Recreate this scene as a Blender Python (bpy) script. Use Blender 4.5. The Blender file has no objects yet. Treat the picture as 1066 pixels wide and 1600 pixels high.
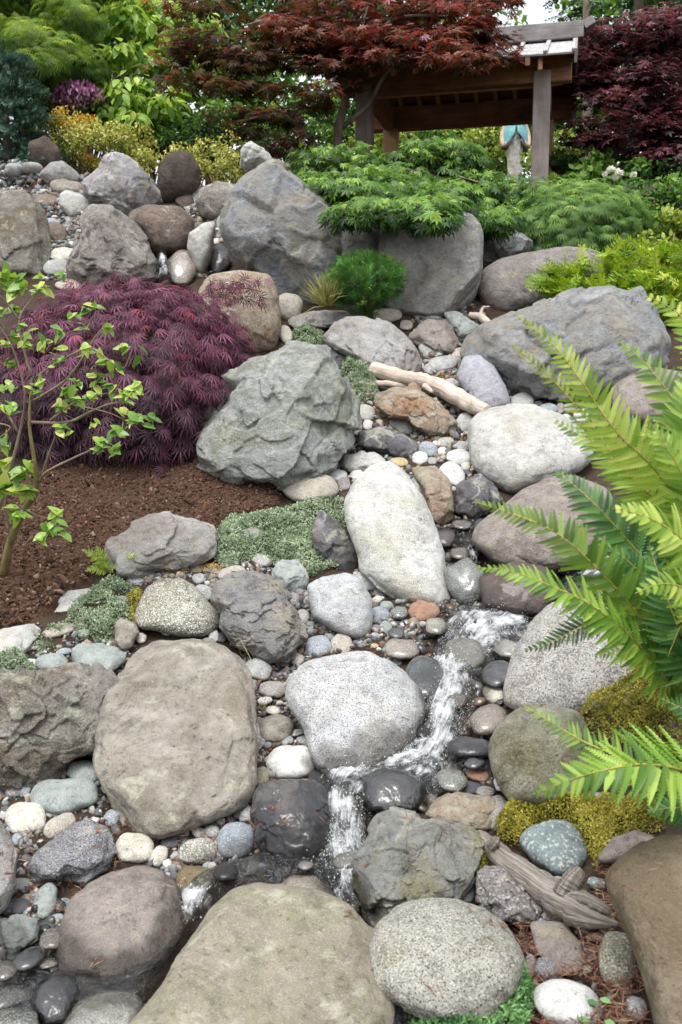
import bpy, bmesh, math, random
import numpy as np
from mathutils import Vector, Matrix
from mathutils.bvhtree import BVHTree

random.seed(7)
RNG = np.random.default_rng(7)
scene = bpy.context.scene
COL = scene.collection

# ---------------------------------------------------------------- camera, sky, sun, exposure
FPX = 1505.0                      # focal length in photograph pixels (1066 x 1600)
CAMZ = 1.6
PITCH = math.atan(210.0 / FPX)    # looking slightly down
cam_data = bpy.data.cameras.new('camera')
cam_data.sensor_fit = 'VERTICAL'
cam_data.sensor_height = 24.0
cam_data.sensor_width = 16.0
cam_data.lens = 24.0 * FPX / 1600.0
cam_data.clip_start = 0.05
cam_data.clip_end = 2000.0
cam_data.dof.use_dof = True
cam_data.dof.focus_distance = 4.9
cam_data.dof.aperture_fstop = cam_data.lens / 5.5
cam = bpy.data.objects.new('camera', cam_data)
cam.location = (0, 0, CAMZ)
cam.rotation_euler = (math.pi / 2 - PITCH, 0, 0)
COL.objects.link(cam)
scene.camera = cam

SUN_EL, SUN_AZ = math.radians(72), math.radians(205)     # azimuth: from +Y clockwise
world = bpy.data.worlds.new('World')
scene.world = world
world.use_nodes = True
wt = world.node_tree
for n in list(wt.nodes):
    wt.nodes.remove(n)
wo = wt.nodes.new('ShaderNodeOutputWorld')
wb = wt.nodes.new('ShaderNodeBackground')
sky = wt.nodes.new('ShaderNodeTexSky')
sky.sky_type = 'NISHITA'
sky.sun_disc = False
sky.sun_elevation = SUN_EL
sky.sun_rotation = SUN_AZ
sky.air_density = 1.0
sky.dust_density = 4.0
sky.ozone_density = 1.0
hs = wt.nodes.new('ShaderNodeHueSaturation')
hs.inputs['Saturation'].default_value = 0.26
hs.inputs['Value'].default_value = 2.0
wt.links.new(sky.outputs['Color'], hs.inputs['Color'])
wt.links.new(hs.outputs['Color'], wb.inputs['Color'])
wb.inputs['Strength'].default_value = 0.15
wt.links.new(wb.outputs['Background'], wo.inputs['Surface'])

sun_data = bpy.data.lights.new('sun', 'SUN')
sun_data.energy = 1.3
sun_data.angle = math.radians(24)
sun_data.color = (1.0, 0.985, 0.96)
sun = bpy.data.objects.new('sun', sun_data)
sd = Vector((math.sin(SUN_AZ) * math.cos(SUN_EL), math.cos(SUN_AZ) * math.cos(SUN_EL), math.sin(SUN_EL)))
sun.rotation_euler = sd.to_track_quat('Z', 'Y').to_euler()
sun.location = (0, 0, 30)
COL.objects.link(sun)

scene.view_settings.view_transform = 'Standard'
scene.view_settings.look = 'None'
scene.view_settings.exposure = 0.30
scene.view_settings.gamma = 1.0
scene.view_settings.use_curve_mapping = False
scene.cycles.max_bounces = 5
scene.cycles.diffuse_bounces = 3
scene.cycles.glossy_bounces = 2
scene.cycles.transparent_max_bounces = 8
scene.cycles.caustics_reflective = False
scene.cycles.caustics_refractive = False
scene.cycles.use_denoising = True

# ---------------------------------------------------------------- geometry helpers
CT, ST = math.cos(PITCH), math.sin(PITCH)
AX_R = np.array([1.0, 0, 0])
AX_U = np.array([0, ST, CT])
AX_F = np.array([0, CT, -ST])


def P(px, py, d):
    """world point that stands at photograph pixel px,py at distance d along the view axis"""
    a = (np.asarray(px, float) - 533.0) / FPX
    b = (800.0 - np.asarray(py, float)) / FPX
    d = np.asarray(d, float)
    return np.stack([a * d, d * (CT + b * ST), CAMZ + d * (-ST + b * CT)], -1)


# distance of the bare ground, read off the photograph (rows) for five columns
_PX = np.array([-900, 0, 300, 533, 800, 1066, 1966.0])
_PY = np.array([2300, 1900, 1600, 1400, 1200, 1000, 800, 700, 600, 500, 440, 400, 330, 290.0])
_DT = np.array([
    [1.20, 1.25, 1.25, 1.25, 1.25, 1.15, 1.10],
    [1.60, 1.65, 1.65, 1.65, 1.60, 1.50, 1.40],
    [2.20, 2.25, 2.27, 2.27, 2.22, 2.10, 1.90],
    [2.70, 2.78, 2.82, 2.82, 2.72, 2.48, 2.20],
    [3.25, 3.35, 3.42, 3.45, 3.32, 2.95, 2.50],
    [3.95, 4.10, 4.20, 4.30, 4.20, 3.65, 3.10],
    [5.10, 5.30, 5.30, 5.40, 5.35, 4.95, 4.30],
    [5.80, 6.00, 6.00, 6.10, 6.05, 5.80, 5.30],
    [6.60, 6.80, 6.80, 6.85, 6.85, 6.70, 6.30],
    [7.60, 7.70, 7.70, 7.75, 7.75, 7.70, 7.50],
    [8.30, 8.30, 8.30, 8.30, 8.40, 8.40, 8.30],
    [8.80, 8.80, 8.70, 8.60, 8.80, 8.90, 8.80],
    [9.70, 9.60, 9.30, 9.10, 9.30, 9.60, 9.60],
    [10.4, 10.3, 9.90, 9.60, 9.80, 10.2, 10.3]])


def D(px, py):
    px = np.atleast_1d(np.asarray(px, float)); py = np.atleast_1d(np.asarray(py, float))
    inv = 1.0 / _DT
    cols = np.stack([np.interp(-py, -_PY, inv[:, j]) for j in range(len(_PX))], 0)
    j = np.clip(np.searchsorted(_PX, px) - 1, 0, len(_PX) - 2)
    t = np.clip((px - _PX[j]) / (_PX[j + 1] - _PX[j]), 0, 1)
    t = t * t * (3 - 2 * t)
    k = np.arange(len(px))
    v = 1.0 / (cols[j, k] * (1 - t) + cols[j + 1, k] * t)
    return v if len(v) > 1 else float(v[0])


def _h(ix, iy, iz, seed):
    with np.errstate(over='ignore'):
        h = (ix.astype(np.uint32) * np.uint32(374761393) + iy.astype(np.uint32) * np.uint32(668265263)
             + iz.astype(np.uint32) * np.uint32(2246822519) + np.uint32((seed * 3266489917) & 0xffffffff))
        h = (h ^ (h >> np.uint32(13))) * np.uint32(1274126177)
        h = h ^ (h >> np.uint32(16))
        h = h * np.uint32(2654435761)
        h = h ^ (h >> np.uint32(15))
    return h.astype(np.float64) / 4294967295.0 * 2 - 1


def vnoise(p, seed=0):
    i = np.floor(p).astype(np.int64)
    f = p - i
    u = f * f * f * (f * (f * 6 - 15) + 10)
    r = 0
    for dx in (0, 1):
        wx = u[:, 0] if dx else 1 - u[:, 0]
        for dy in (0, 1):
            wy = u[:, 1] if dy else 1 - u[:, 1]
            for dz in (0, 1):
                wz = u[:, 2] if dz else 1 - u[:, 2]
                r = r + wx * wy * wz * _h(i[:, 0] + dx, i[:, 1] + dy, i[:, 2] + dz, seed)
    return r


def fbm(p, seed=0, octv=4, ridged=False):
    s, a, t = 0, 1.0, 0
    for o in range(octv):
        n = vnoise(p * (2.03 ** o) + 17.3 * o, seed + o)
        if ridged:
            n = 1 - 2 * np.abs(n)
        s = s + a * n; t += a; a *= 0.5
    return s / t


def mesh_np(name, V, T, mat=None, attr=None, smooth=False, k=None):
    """mesh data from numpy arrays (faces all with the same corner count)"""
    V = np.asarray(V, np.float32); T = np.asarray(T, np.int32)
    k = T.shape[1]
    me = bpy.data.meshes.new(name)
    me.vertices.add(len(V)); me.vertices.foreach_set('co', V.ravel())
    me.loops.add(T.size); me.loops.foreach_set('vertex_index', T.ravel())
    me.polygons.add(len(T))
    me.polygons.foreach_set('loop_start', np.arange(0, T.size, k, dtype=np.int32))
    me.polygons.foreach_set('loop_total', np.full(len(T), k, np.int32))
    if smooth:
        me.polygons.foreach_set('use_smooth', np.ones(len(T), bool))
    if attr:
        for an, av in attr.items():
            av = np.asarray(av, np.float32)
            if av.ndim == 1:
                a = me.attributes.new(an, 'FLOAT', 'POINT'); a.data.foreach_set('value', av)
            else:
                a = me.attributes.new(an, 'FLOAT_VECTOR', 'POINT'); a.data.foreach_set('vector', av.ravel())
    me.update(calc_edges=True)
    me.validate()
    if mat:
        me.materials.append(mat)
    return me


def obj(name, me, parent=None, loc=None, label=None, cat=None, group=None, kind=None):
    o = bpy.data.objects.new(name, me)
    COL.objects.link(o)
    if parent is not None:
        o.parent = parent
    if loc is not None:
        o.location = [float(c) for c in loc]
    if label:
        o['label'] = label
    if cat:
        o['category'] = cat
    if group:
        o['group'] = group
    if kind:
        o['kind'] = kind
    return o


def empty(name, loc, label, cat, group=None):
    return obj(name, None, None, loc, label, cat, group)


_ico = {}


def ico(n):
    if n not in _ico:
        bm = bmesh.new()
        bmesh.ops.create_icosphere(bm, subdivisions=n, radius=1.0)
        bm.verts.ensure_lookup_table()
        v = np.array([x.co[:] for x in bm.verts]); v /= np.linalg.norm(v, axis=1)[:, None]
        f = np.array([[x.index for x in q.verts] for q in bm.faces])
        bm.free()
        _ico[n] = (v, f)
    return _ico[n]


def norm(v):
    return v / np.maximum(np.linalg.norm(v, axis=-1, keepdims=True), 1e-9)


def inst(template, pos, ax, nrm, scale, rnd=None):
    """copies of a small leaf template (V,T) at pos, x axis along ax, z axis along nrm -> V,T,rnd"""
    tv, tt = template
    pos = np.asarray(pos, float); ax = norm(np.asarray(ax, float))
    nrm = np.asarray(nrm, float)
    nrm = norm(nrm - ax * (nrm * ax).sum(-1, keepdims=True) + 1e-6)
    side = np.cross(nrm, ax)
    scale = np.asarray(scale, float)
    if scale.ndim == 1:
        scale = np.repeat(scale[:, None], 3, 1)
    loc = tv[None] * scale[:, None, :]
    V = pos[:, None] + loc[..., 0:1] * ax[:, None] + loc[..., 1:2] * side[:, None] + loc[..., 2:3] * nrm[:, None]
    n, m = len(pos), len(tv)
    T = tt[None] + (np.arange(n) * m)[:, None, None]
    if rnd is None:
        rnd = RNG.random(n)
    return V.reshape(-1, 3), T.reshape(-1, 3), np.repeat(rnd, m)


def cat3(parts):
    V, T, R, o = [], [], [], 0
    for v, t, r in parts:
        V.append(v); T.append(t + o); R.append(r); o += len(v)
    return np.concatenate(V), np.concatenate(T), np.concatenate(R)


def tube(path, rad, sides=7, seed=None, rough=0.0, caps=True):
    """tapered tube along a polyline -> V,T(tris)"""
    path = np.asarray(path, float); n = len(path)
    rad = np.broadcast_to(np.asarray(rad, float), (n,)) if np.ndim(rad) <= 1 else rad
    tan = norm(np.gradient(path, axis=0))
    ref = np.array([0.13, 0.21, 0.97]) if abs(tan[0, 2]) < 0.9 else np.array([1.0, 0.1, 0])
    V = []
    a = norm(np.cross(tan[0], ref))
    for i in range(n):
        a = norm(a - tan[i] * (a @ tan[i])); b = np.cross(tan[i], a)
        th = np.arange(sides) / sides * 2 * np.pi
        r = rad[i]
        if rough:
            r = r * (1 + rough * vnoise(np.stack([np.cos(th) * 1.7, np.sin(th) * 1.7, np.full(sides, i * 0.8)], 1), seed or 0))
        V.append(path[i] + (np.cos(th) * r)[:, None] * a + (np.sin(th) * r)[:, None] * b)
    V = np.concatenate(V)
    T = []
    for i in range(n - 1):
        for j in range(sides):
            p0 = i * sides + j; p1 = i * sides + (j + 1) % sides
            T += [(p0, p1, p1 + sides), (p0, p1 + sides, p0 + sides)]
    if caps:
        c0, c1 = len(V), len(V) + 1
        V = np.concatenate([V, path[:1], path[-1:]])
        for j in range(sides):
            T.append((c0, (j + 1) % sides, j))
            T.append((c1, (n - 1) * sides + j, (n - 1) * sides + (j + 1) % sides))
    return V, np.array(T)


def spline(pts, n=24):
    pts = np.asarray(pts, float)
    q = np.concatenate([[2 * pts[0] - pts[1]], pts, [2 * pts[-1] - pts[-2]]])
    out = []
    m = len(pts) - 1
    for t in np.linspace(0, m, n):
        i = min(int(t), m - 1); f = t - i
        p0, p1, p2, p3 = q[i], q[i + 1], q[i + 2], q[i + 3]
        out.append(0.5 * (2 * p1 + (p2 - p0) * f + (2 * p0 - 5 * p1 + 4 * p2 - p3) * f * f + (3 * p1 - p0 - 3 * p2 + p3) * f ** 3))
    return np.array(out)


def in_poly(px, py, poly):
    poly = np.asarray(poly, float); r = np.zeros(len(px), bool)
    j = len(poly) - 1
    for i in range(len(poly)):
        xi, yi = poly[i]; xj, yj = poly[j]
        c = ((yi > py) != (yj > py)) & (px < (xj - xi) * (py - yi) / (yj - yi + 1e-12) + xi)
        r ^= c; j = i
    return r


def sample_poly(poly, n):
    poly = np.asarray(poly, float)
    lo, hi = poly.min(0), poly.max(0)
    X, Y = [], []
    while sum(map(len, X)) < n:
        x = RNG.uniform(lo[0], hi[0], n * 2); y = RNG.uniform(lo[1], hi[1], n * 2)
        m = in_poly(x, y, poly); X.append(x[m]); Y.append(y[m])
    return np.concatenate(X)[:n], np.concatenate(Y)[:n]


# ---------------------------------------------------------------- materials
def S(r, g, b):
    return tuple(((c / 255.0) / 12.92 if c / 255.0 <= 0.04045 else ((c / 255.0 + 0.055) / 1.055) ** 2.4) for c in (r, g, b)) + (1.0,)


class G:
    """tiny node-tree writer"""
    def __init__(self, name):
        self.m = bpy.data.materials.new(name)
        self.m.use_nodes = True
        self.t = self.m.node_tree
        for n in list(self.t.nodes):
            self.t.nodes.remove(n)
        self.out = self.t.nodes.new('ShaderNodeOutputMaterial')

    def n(self, typ, props=None, **ins):
        nd = self.t.nodes.new('ShaderNode' + typ)
        for k, v in (props or {}).items():
            setattr(nd, k, v)
        for k, v in ins.items():
            k2 = k.replace('_', ' ')
            sock = nd.inputs[int(k[1:])] if k[0] == 'i' and k[1:].isdigit() else nd.inputs[k2]
            if hasattr(v, 'is_output'):
                self.t.links.new(v, sock)
            else:
                sock.default_value = v
        return nd

    def mix(self, fac, a, b, mode='MIX'):
        nd = self.n('Mix', dict(data_type='RGBA', blend_type=mode))
        for s, v in ((nd.inputs[0], fac), (nd.inputs[6], a), (nd.inputs[7], b)):
            if hasattr(v, 'is_output'):
                self.t.links.new(v, s)
            else:
                s.default_value = v
        return nd.outputs[2]

    def ramp(self, fac, stops, interp='LINEAR'):
        nd = self.n('ValToRGB', i0=fac)
        cr = nd.color_ramp; cr.interpolation = interp
        while len(cr.elements) < len(stops):
            cr.elements.new(0.5)
        for e, (p, c) in zip(cr.elements, stops):
            e.position = p
            e.color = c if isinstance(c, tuple) else (c, c, c, 1)
        return nd.outputs['Color']

    def math(self, op, a, b=0.0, clamp=False):
        return self.n('Math', dict(operation=op, use_clamp=clamp), i0=a, i1=b).outputs[0]

    def noise(self, vec, scale, detail=4, rough=0.55, dist=0.0):
        return self.n('TexNoise', Vector=vec, Scale=scale, Detail=detail, Roughness=rough, Distortion=dist).outputs['Fac']

    def done(self, shader):
        self.t.links.new(shader, self.out.inputs['Surface'])
        return self.m


def rock_mat(name, a, b, speck=0.0, sp_dark=S(45, 45, 48), sp_light=S(235, 235, 232), sp_scale=330,
             stain=None, stain_amt=0.0, stain_sc=2.2, vein=None, bump=0.5, rough=0.88, pit=0.0, spec=0.3, mott=0.42, stretch=None, lich=0.0, lcol=S(178, 178, 160), coat=0.0):
    g = G(name)
    tc = g.n('TexCoord').outputs['Object']
    rnd = g.n('ObjectInfo').outputs['Random']
    off = g.n('VectorMath', dict(operation='SCALE'), i0=(31.0, 17.0, 53.0)); g.t.links.new(rnd, off.inputs['Scale'])
    co = g.n('VectorMath', dict(operation='ADD'), i0=tc, i1=off.outputs[0]).outputs[0]
    cs = co
    if stretch:
        cs = g.n('VectorMath', dict(operation='MULTIPLY'), i0=co, i1=stretch).outputs[0]
    n1 = g.noise(cs, 3.2, 6, 0.66, 0.6)
    col = g.mix(g.ramp(n1, [(0.36, 0.0), (0.64, 1.0)]), a, b)
    n2 = g.noise(cs, 19.0, 6, 0.7)
    lo = 1 - mott; hi = 1 + mott * 0.75
    col = g.mix(1.0, col, g.ramp(n2, [(0.28, lo), (0.5, 1.0), (0.72, hi)]), 'MULTIPLY')
    if stain:
        n4 = g.noise(co, stain_sc, 5, 0.7, 0.8)
        col = g.mix(g.math('MULTIPLY', g.ramp(n4, [(0.48, 0.0), (0.62, 1.0)]), stain_amt), col, stain)
    if vein:
        vd = g.n('VectorMath', dict(operation='ADD'), i0=cs, i1=g.n('VectorMath', dict(operation='SCALE'), i0=g.n('TexNoise', Vector=cs, Scale=4.0).outputs['Color'], Scale=0.35).outputs[0]).outputs[0]
        vv = g.n('TexVoronoi', dict(feature='DISTANCE_TO_EDGE'), Vector=vd, Scale=2.6).outputs['Distance']
        vm = g.math('MULTIPLY', g.ramp(vv, [(0.0, 1.0), (0.035, 0.0)]), g.ramp(g.noise(co, 3.5, 3), [(0.42, 0.0), (0.6, 0.85)]))
        col = g.mix(vm, col, vein)
    # dark weathering specks and scuffs that every boulder has
    sc = g.noise(co, 55.0, 4, 0.75)
    col = g.mix(g.ramp(sc, [(0.57, 0.0), (0.68, 0.7)]), col, g.mix(1.0, col, S(120, 112, 100), 'MULTIPLY'))
    if lich > 0:
        ln = g.noise(co, 8.0, 6, 0.72, 0.4)
        col = g.mix(g.math('MULTIPLY', g.ramp(ln, [(0.56, 0.0), (0.64, 1.0)]), lich), col, lcol)
        dn = g.noise(co, 4.6, 6, 0.74, 1.2)
        col = g.mix(g.math('MULTIPLY', g.ramp(dn, [(0.53, 0.0), (0.68, 1.0)]), lich), col, g.mix(1.0, col, S(150, 142, 128), 'MULTIPLY'))
    if speck > 0:
        s1 = g.noise(co, sp_scale, 2, 0.5)
        s2 = g.noise(co, sp_scale * 0.72, 2, 0.5)
        col = g.mix(g.math('MULTIPLY', g.ramp(s2, [(0.54, 0.0), (0.62, 1.0)]), min(1.0, speck * 0.8)), col, sp_light)
        col = g.mix(g.math('MULTIPLY', g.ramp(s1, [(0.56, 0.0), (0.62, 1.0)]), min(1.0, speck)), col, sp_dark)
    # relief
    h1 = g.noise(cs, 26.0, 7, 0.72)
    h2 = g.noise(co, 130.0, 4, 0.6)
    h = g.math('ADD', g.math('MULTIPLY', h1, 0.7), g.math('MULTIPLY', h2, 0.22))
    if pit > 0:
        pv = g.n('TexVoronoi', Vector=co, Scale=38.0).outputs['Distance']
        h = g.math('ADD', h, g.math('MULTIPLY', g.ramp(pv, [(0.08, 0.0), (0.3, 1.0)]), pit))
    bp = g.n('Bump', Strength=min(1.0, bump * 1.35), Distance=0.045, Height=h).outputs[0]
    rr = g.ramp(n2, [(0.3, max(0.02, rough - 0.1)), (0.7, min(1.0, rough + 0.1))])
    wt_ = g.n('Attribute', dict(attribute_name='wet')).outputs['Fac']        # splashed by the stream
    col = g.mix(wt_, col, g.mix(1.0, col, (0.34, 0.33, 0.31, 1), 'MULTIPLY'))
    rr = g.mix(wt_, rr, (0.16, 0.16, 0.16, 1))
    p = g.n('BsdfPrincipled', Base_Color=col, Roughness=rr, Normal=bp)
    p.inputs['Specular IOR Level'].default_value = spec
    if coat:
        p.inputs['Coat Weight'].default_value = coat
        p.inputs['Coat Roughness'].default_value = 0.07
        cb = g.n('Bump', Strength=0.16, Distance=0.03, Height=g.noise(co, 14.0, 4, 0.6)).outputs[0]
        g.t.links.new(cb, p.inputs['Coat Normal'])
    return g.done(p.outputs[0])


def leaf_mat(name, stops, trans=0.3, rough=0.5, tcol=1.25, spec=0.35):
    g = G(name)
    a = g.n('Attribute', dict(attribute_name='rnd')).outputs['Fac']
    col = g.ramp(a, stops)
    p = g.n('BsdfPrincipled', Base_Color=col, Roughness=rough)
    p.inputs['Specular IOR Level'].default_value = spec
    tc = g.mix(1.0, col, (tcol, tcol * 1.02, tcol * 0.75, 1), 'MULTIPLY')
    tr = g.n('BsdfTranslucent', Color=tc)
    ms = g.n('MixShader', i0=trans, i1=p.outputs[0], i2=tr.outputs[0])
    return g.done(ms.outputs[0])


def wood_mat(name, a, b, scale=(2, 30, 30), rough=0.8, bump=0.35, grain=False):
    g = G(name)
    tc = g.n('Attribute', dict(attribute_name='grain')).outputs['Vector'] if grain else g.n('TexCoord').outputs['Object']
    rnd = g.n('ObjectInfo').outputs['Random']
    off = g.n('VectorMath', dict(operation='SCALE'), i0=(31.0, 17.0, 53.0)); g.t.links.new(rnd, off.inputs['Scale'])
    co = g.n('VectorMath', dict(operation='ADD'), i0=tc, i1=off.outputs[0]).outputs[0]
    cs = g.n('VectorMath', dict(operation='MULTIPLY'), i0=co, i1=scale).outputs[0]
    n = g.noise(cs, 1.0, 8, 0.65, 0.3)
    n2 = g.noise(co, 5.0, 5, 0.6)
    col = g.mix(g.ramp(n, [(0.32, 0.0), (0.68, 1.0)]), a, b)
    col = g.mix(1.0, col, g.ramp(n2, [(0.3, 0.72), (0.7, 1.2)]), 'MULTIPLY')
    bp = g.n('Bump', Strength=bump, Distance=0.01, Height=n).outputs[0]
    p = g.n('BsdfPrincipled', Base_Color=col, Roughness=rough, Normal=bp)
    p.inputs['Specular IOR Level'].default_value = 0.25
    return g.done(p.outputs[0])
# ---------------------------------------------------------------- ground
def ground_mat():
    g = G('earth_and_litter')
    co = g.n('TexCoord').outputs['Object']
    n1 = g.noise(co, 5.0, 8, 0.65)
    n2 = g.noise(co, 70.0, 6, 0.7)
    n3 = g.noise(co, 28.0, 6, 0.7, 1.0)
    col = g.mix(g.ramp(n1, [(0.4, 0.0), (0.62, 1.0)]), S(54, 46, 39), S(78, 68, 58))
    col = g.mix(g.ramp(n3, [(0.52, 0.0), (0.66, 0.8)]), col, S(88, 58, 42))
    col = g.mix(1.0, col, g.ramp(n2, [(0.3, 0.5), (0.7, 1.3)]), 'MULTIPLY')
    bp = g.n('Bump', Strength=0.8, Distance=0.02, Height=g.math('ADD', n2, n3)).outputs[0]
    p = g.n('BsdfPrincipled', Base_Color=col, Roughness=0.95, Normal=bp)
    p.inputs['Specular IOR Level'].default_value = 0.15
    return g.done(p.outputs[0])


M_GROUND = ground_mat()


def ground_offset(V):
    return 0.035 * fbm(V * np.array([2.2, 2.2, 0.5]), 3, 4)


cols = np.arange(-900, 1967, 11.0)
rows = np.concatenate([np.arange(2300, 1700, -40.0), np.arange(1700, 289, -6.0)])
gx, gy = np.meshgrid(cols, rows)
GV = P(gx.ravel(), gy.ravel(), D(gx.ravel(), gy.ravel()))
GV[:, 2] += ground_offset(GV)
# rows under and behind the photographer, and the terrace behind the rock bank
near = []
for yy, zz, k in ((-60, -2.0, 60), (-6, -0.5, 8), (-0.5, -0.12, 1.6)):
    near.append(np.stack([(cols - 533) / 1433 * k, np.full(len(cols), yy), np.full(len(cols), zz)], 1))
far = []
last = GV[-len(cols):]
for dy, dz, sc in ((0.5, 0.02, 1.03), (1.6, 0.12, 1.1), (3.5, 0.35, 1.3), (7, 1.1, 1.8), (14, 2.4, 3), (40, 6, 8), (300, 40, 60)):
    q = last.copy(); q[:, 0] *= sc; q[:, 1] = q[:, 1] + dy; q[:, 2] = (q[:, 2] * max(0, 1 - dy / 3) + 3.45 * min(1, dy / 3)) + dz
    far.append(q)
GV = np.concatenate(near + [GV] + far)
nc = len(cols); nr = len(GV) // nc
ii = (np.arange(nr - 1)[:, None] * nc + np.arange(nc - 1)[None]).ravel()
GT = np.concatenate([np.stack([ii, ii + 1, ii + nc + 1], 1), np.stack([ii, ii + nc + 1, ii + nc], 1)])
gme = mesh_np('ground', GV, GT, M_GROUND, smooth=True)
obj('ground', gme, kind='structure')
GBVH = BVHTree.FromPolygons([tuple(map(float, v)) for v in GV], [tuple(map(int, t)) for t in GT])


def gz(x, y):
    hit = GBVH.ray_cast(Vector((float(x), float(y), 60)), Vector((0, 0, -1)))
    return hit[0].z if hit[0] else 0.0


# ---------------------------------------------------------------- stones
RK = {}
RK['tan'] = rock_mat('tan_stone', S(134, 128, 116), S(154, 148, 138), 0.25, sp_dark=S(99, 94, 86), sp_light=S(185, 181, 174), stain=S(113, 103, 90), stain_amt=0.65, bump=0.55, lich=0.7)
RK['tanslab'] = rock_mat('tan_olive_slab_stone', S(120, 118, 94), S(140, 134, 116), 0.15, sp_dark=S(103, 96, 81), stain=S(131, 119, 115), stain_amt=0.78, stain_sc=1.6, bump=0.4, lich=0.55)
RK['leftbank'] = rock_mat('lichen_brown_stone', S(121, 117, 105), S(144, 139, 131), 0.2, stain=S(103, 89, 69), stain_amt=0.91, stain_sc=3.0, bump=0.9, mott=0.5, lich=0.7)
RK['grey'] = rock_mat('grey_stone', S(134, 132, 129), S(159, 157, 154), 0.2, stain=S(115, 107, 96), stain_amt=0.65, bump=0.55, lich=0.55, lcol=S(158, 150, 122))
RK['greyvein'] = rock_mat('veined_grey_stone', S(128, 126, 128), S(152, 149, 148), 0.1, vein=S(195, 193, 192), stain=S(128, 118, 107), stain_amt=0.65, bump=0.5, lich=0.55, lcol=S(158, 150, 122))
RK['mottle'] = rock_mat('mottled_grey_brown_stone', S(132, 126, 117), S(150, 145, 139), 0.25, stain=S(95, 88, 82), stain_amt=0.85, stain_sc=4.5, bump=0.75, lich=0.7)
RK['blue'] = rock_mat('blue_grey_stone', S(126, 129, 132), S(151, 151, 149), 0.12, stain=S(134, 128, 115), stain_amt=0.72, stain_sc=2.6, bump=0.75, mott=0.45, lich=0.55, lcol=S(158, 150, 122))
RK['dkblue'] = rock_mat('dark_blue_grey_stone', S(113, 117, 123), S(141, 142, 142), 0.1, vein=S(172, 172, 170), stain=S(138, 132, 120), stain_amt=0.72, stain_sc=1.8, bump=0.75, mott=0.45, lich=0.55, lcol=S(158, 150, 122))
RK['green'] = rock_mat('green_grey_rugged_stone', S(138, 142, 138), S(168, 170, 166), 0.15, stain=S(113, 116, 97), stain_amt=0.78, stain_sc=3.2, bump=1.0, mott=0.45, lich=0.7)
RK['brown'] = rock_mat('brown_stone', S(104, 89, 78), S(128, 112, 100), 0.15, stain=S(83, 72, 64), stain_amt=0.78, bump=0.6, lich=0.55)
RK['dkbrown'] = rock_mat('dark_brown_stone', S(74, 64, 57), S(96, 85, 77), 0.0, stain=S(55, 49, 45), stain_amt=0.65, bump=0.6)
RK['mauve'] = rock_mat('mauve_brown_stone', S(120, 110, 103), S(141, 133, 126), 0.15, stain=S(98, 85, 76), stain_amt=0.65, bump=0.5, lich=0.55, lcol=S(158, 150, 122))
RK['wide'] = rock_mat('warm_grey_stone', S(116, 109, 105), S(135, 130, 126), 0.2, stain=S(97, 89, 81), stain_amt=0.65, bump=0.5, lich=0.55, lcol=S(158, 150, 122))
RK['pale'] = rock_mat('pale_grey_stone', S(157, 157, 151), S(180, 179, 174), 0.25, sp_dark=S(115, 113, 108), stain=S(152, 147, 131), stain_amt=0.65, bump=0.45, lich=0.3)
RK['white'] = rock_mat('white_granite', S(166, 166, 159), S(191, 191, 187), 0.5, sp_dark=S(107, 107, 104), stain=S(166, 162, 138), stain_amt=0.72, stain_sc=1.8, bump=0.45, lich=0.3)
RK['granite'] = rock_mat('speckled_white_granite', S(164, 166, 166), S(183, 183, 183),  0.9, sp_light=S(192, 193, 193), sp_dark=S(88, 90, 93), sp_scale=210, stain=S(167, 162, 147), stain_amt=0.45, bump=0.5, lich=0.3)
RK['coarse'] = rock_mat('coarse_granite', S(167, 164, 157), S(188, 185, 180), 1.0, sp_dark=S(104, 97, 90), sp_light=S(212, 210, 205), sp_scale=168, bump=1.0, lich=0.55)
RK['spot'] = rock_mat('spotted_granite', S(158, 157, 141), S(175, 172, 157), 1.0, sp_dark=S(66, 65, 59), sp_scale=204, stain=S(133, 129, 102), stain_amt=0.65, bump=0.6, pit=0.15, lich=0.55)
RK['dome'] = rock_mat('lichen_granite', S(150, 149, 138), S(169, 167, 156), 1.0, sp_dark=S(83, 82, 76), sp_light=S(196, 195, 185), sp_scale=228, stain=S(130, 125, 90), stain_amt=0.78, stain_sc=2.0, bump=0.6, lich=0.55)
RK['moss'] = rock_mat('mossy_granite', S(138, 136, 117), S(159, 157, 144), 0.5, sp_light=S(164, 160, 142), sp_dark=S(81, 78, 66), sp_scale=180, stain=S(109, 106, 72), stain_amt=0.78, bump=0.9, lich=0.7)
RK['ggran'] = rock_mat('fine_grey_granite', S(146, 148, 152), S(168, 170, 171), 0.6, sp_dark=S(105, 107, 112), sp_scale=408, stain=S(159, 153, 138), stain_amt=0.39, bump=0.4, lich=0.3)
RK['violet'] = rock_mat('violet_grey_stone', S(136, 136, 145), S(153, 153, 160), 0.3, sp_dark=S(107, 107, 115), stain=S(143, 141, 140), stain_amt=0.52, bump=0.4)
RK['layer'] = rock_mat('layered_grey_stone', S(113, 113, 116), S(143, 141, 138), 0.1, stain=S(155, 149, 136), stain_amt=0.95, stain_sc=2.4, bump=0.7, mott=0.4, stretch=(1, 1, 2.4), lich=0.7, lcol=S(158, 150, 122))
RK['slate'] = rock_mat('dark_slate', S(80, 80, 83), S(107, 105, 107), 0.0, vein=S(181, 181, 181), stain=S(114, 107, 101), stain_amt=0.52, bump=0.6, lich=0.55)
RK['orange'] = rock_mat('rust_stained_stone', S(148, 135, 114), S(172, 162, 146), 0.15, stain=S(143, 107, 74), stain_amt=0.95, stain_sc=3.2, bump=0.7, lich=0.55)
RK['ochre'] = rock_mat('ochre_stone', S(171, 146, 98), S(184, 164, 126), 0.4, sp_dark=S(137, 112, 70), bump=0.4)
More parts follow.
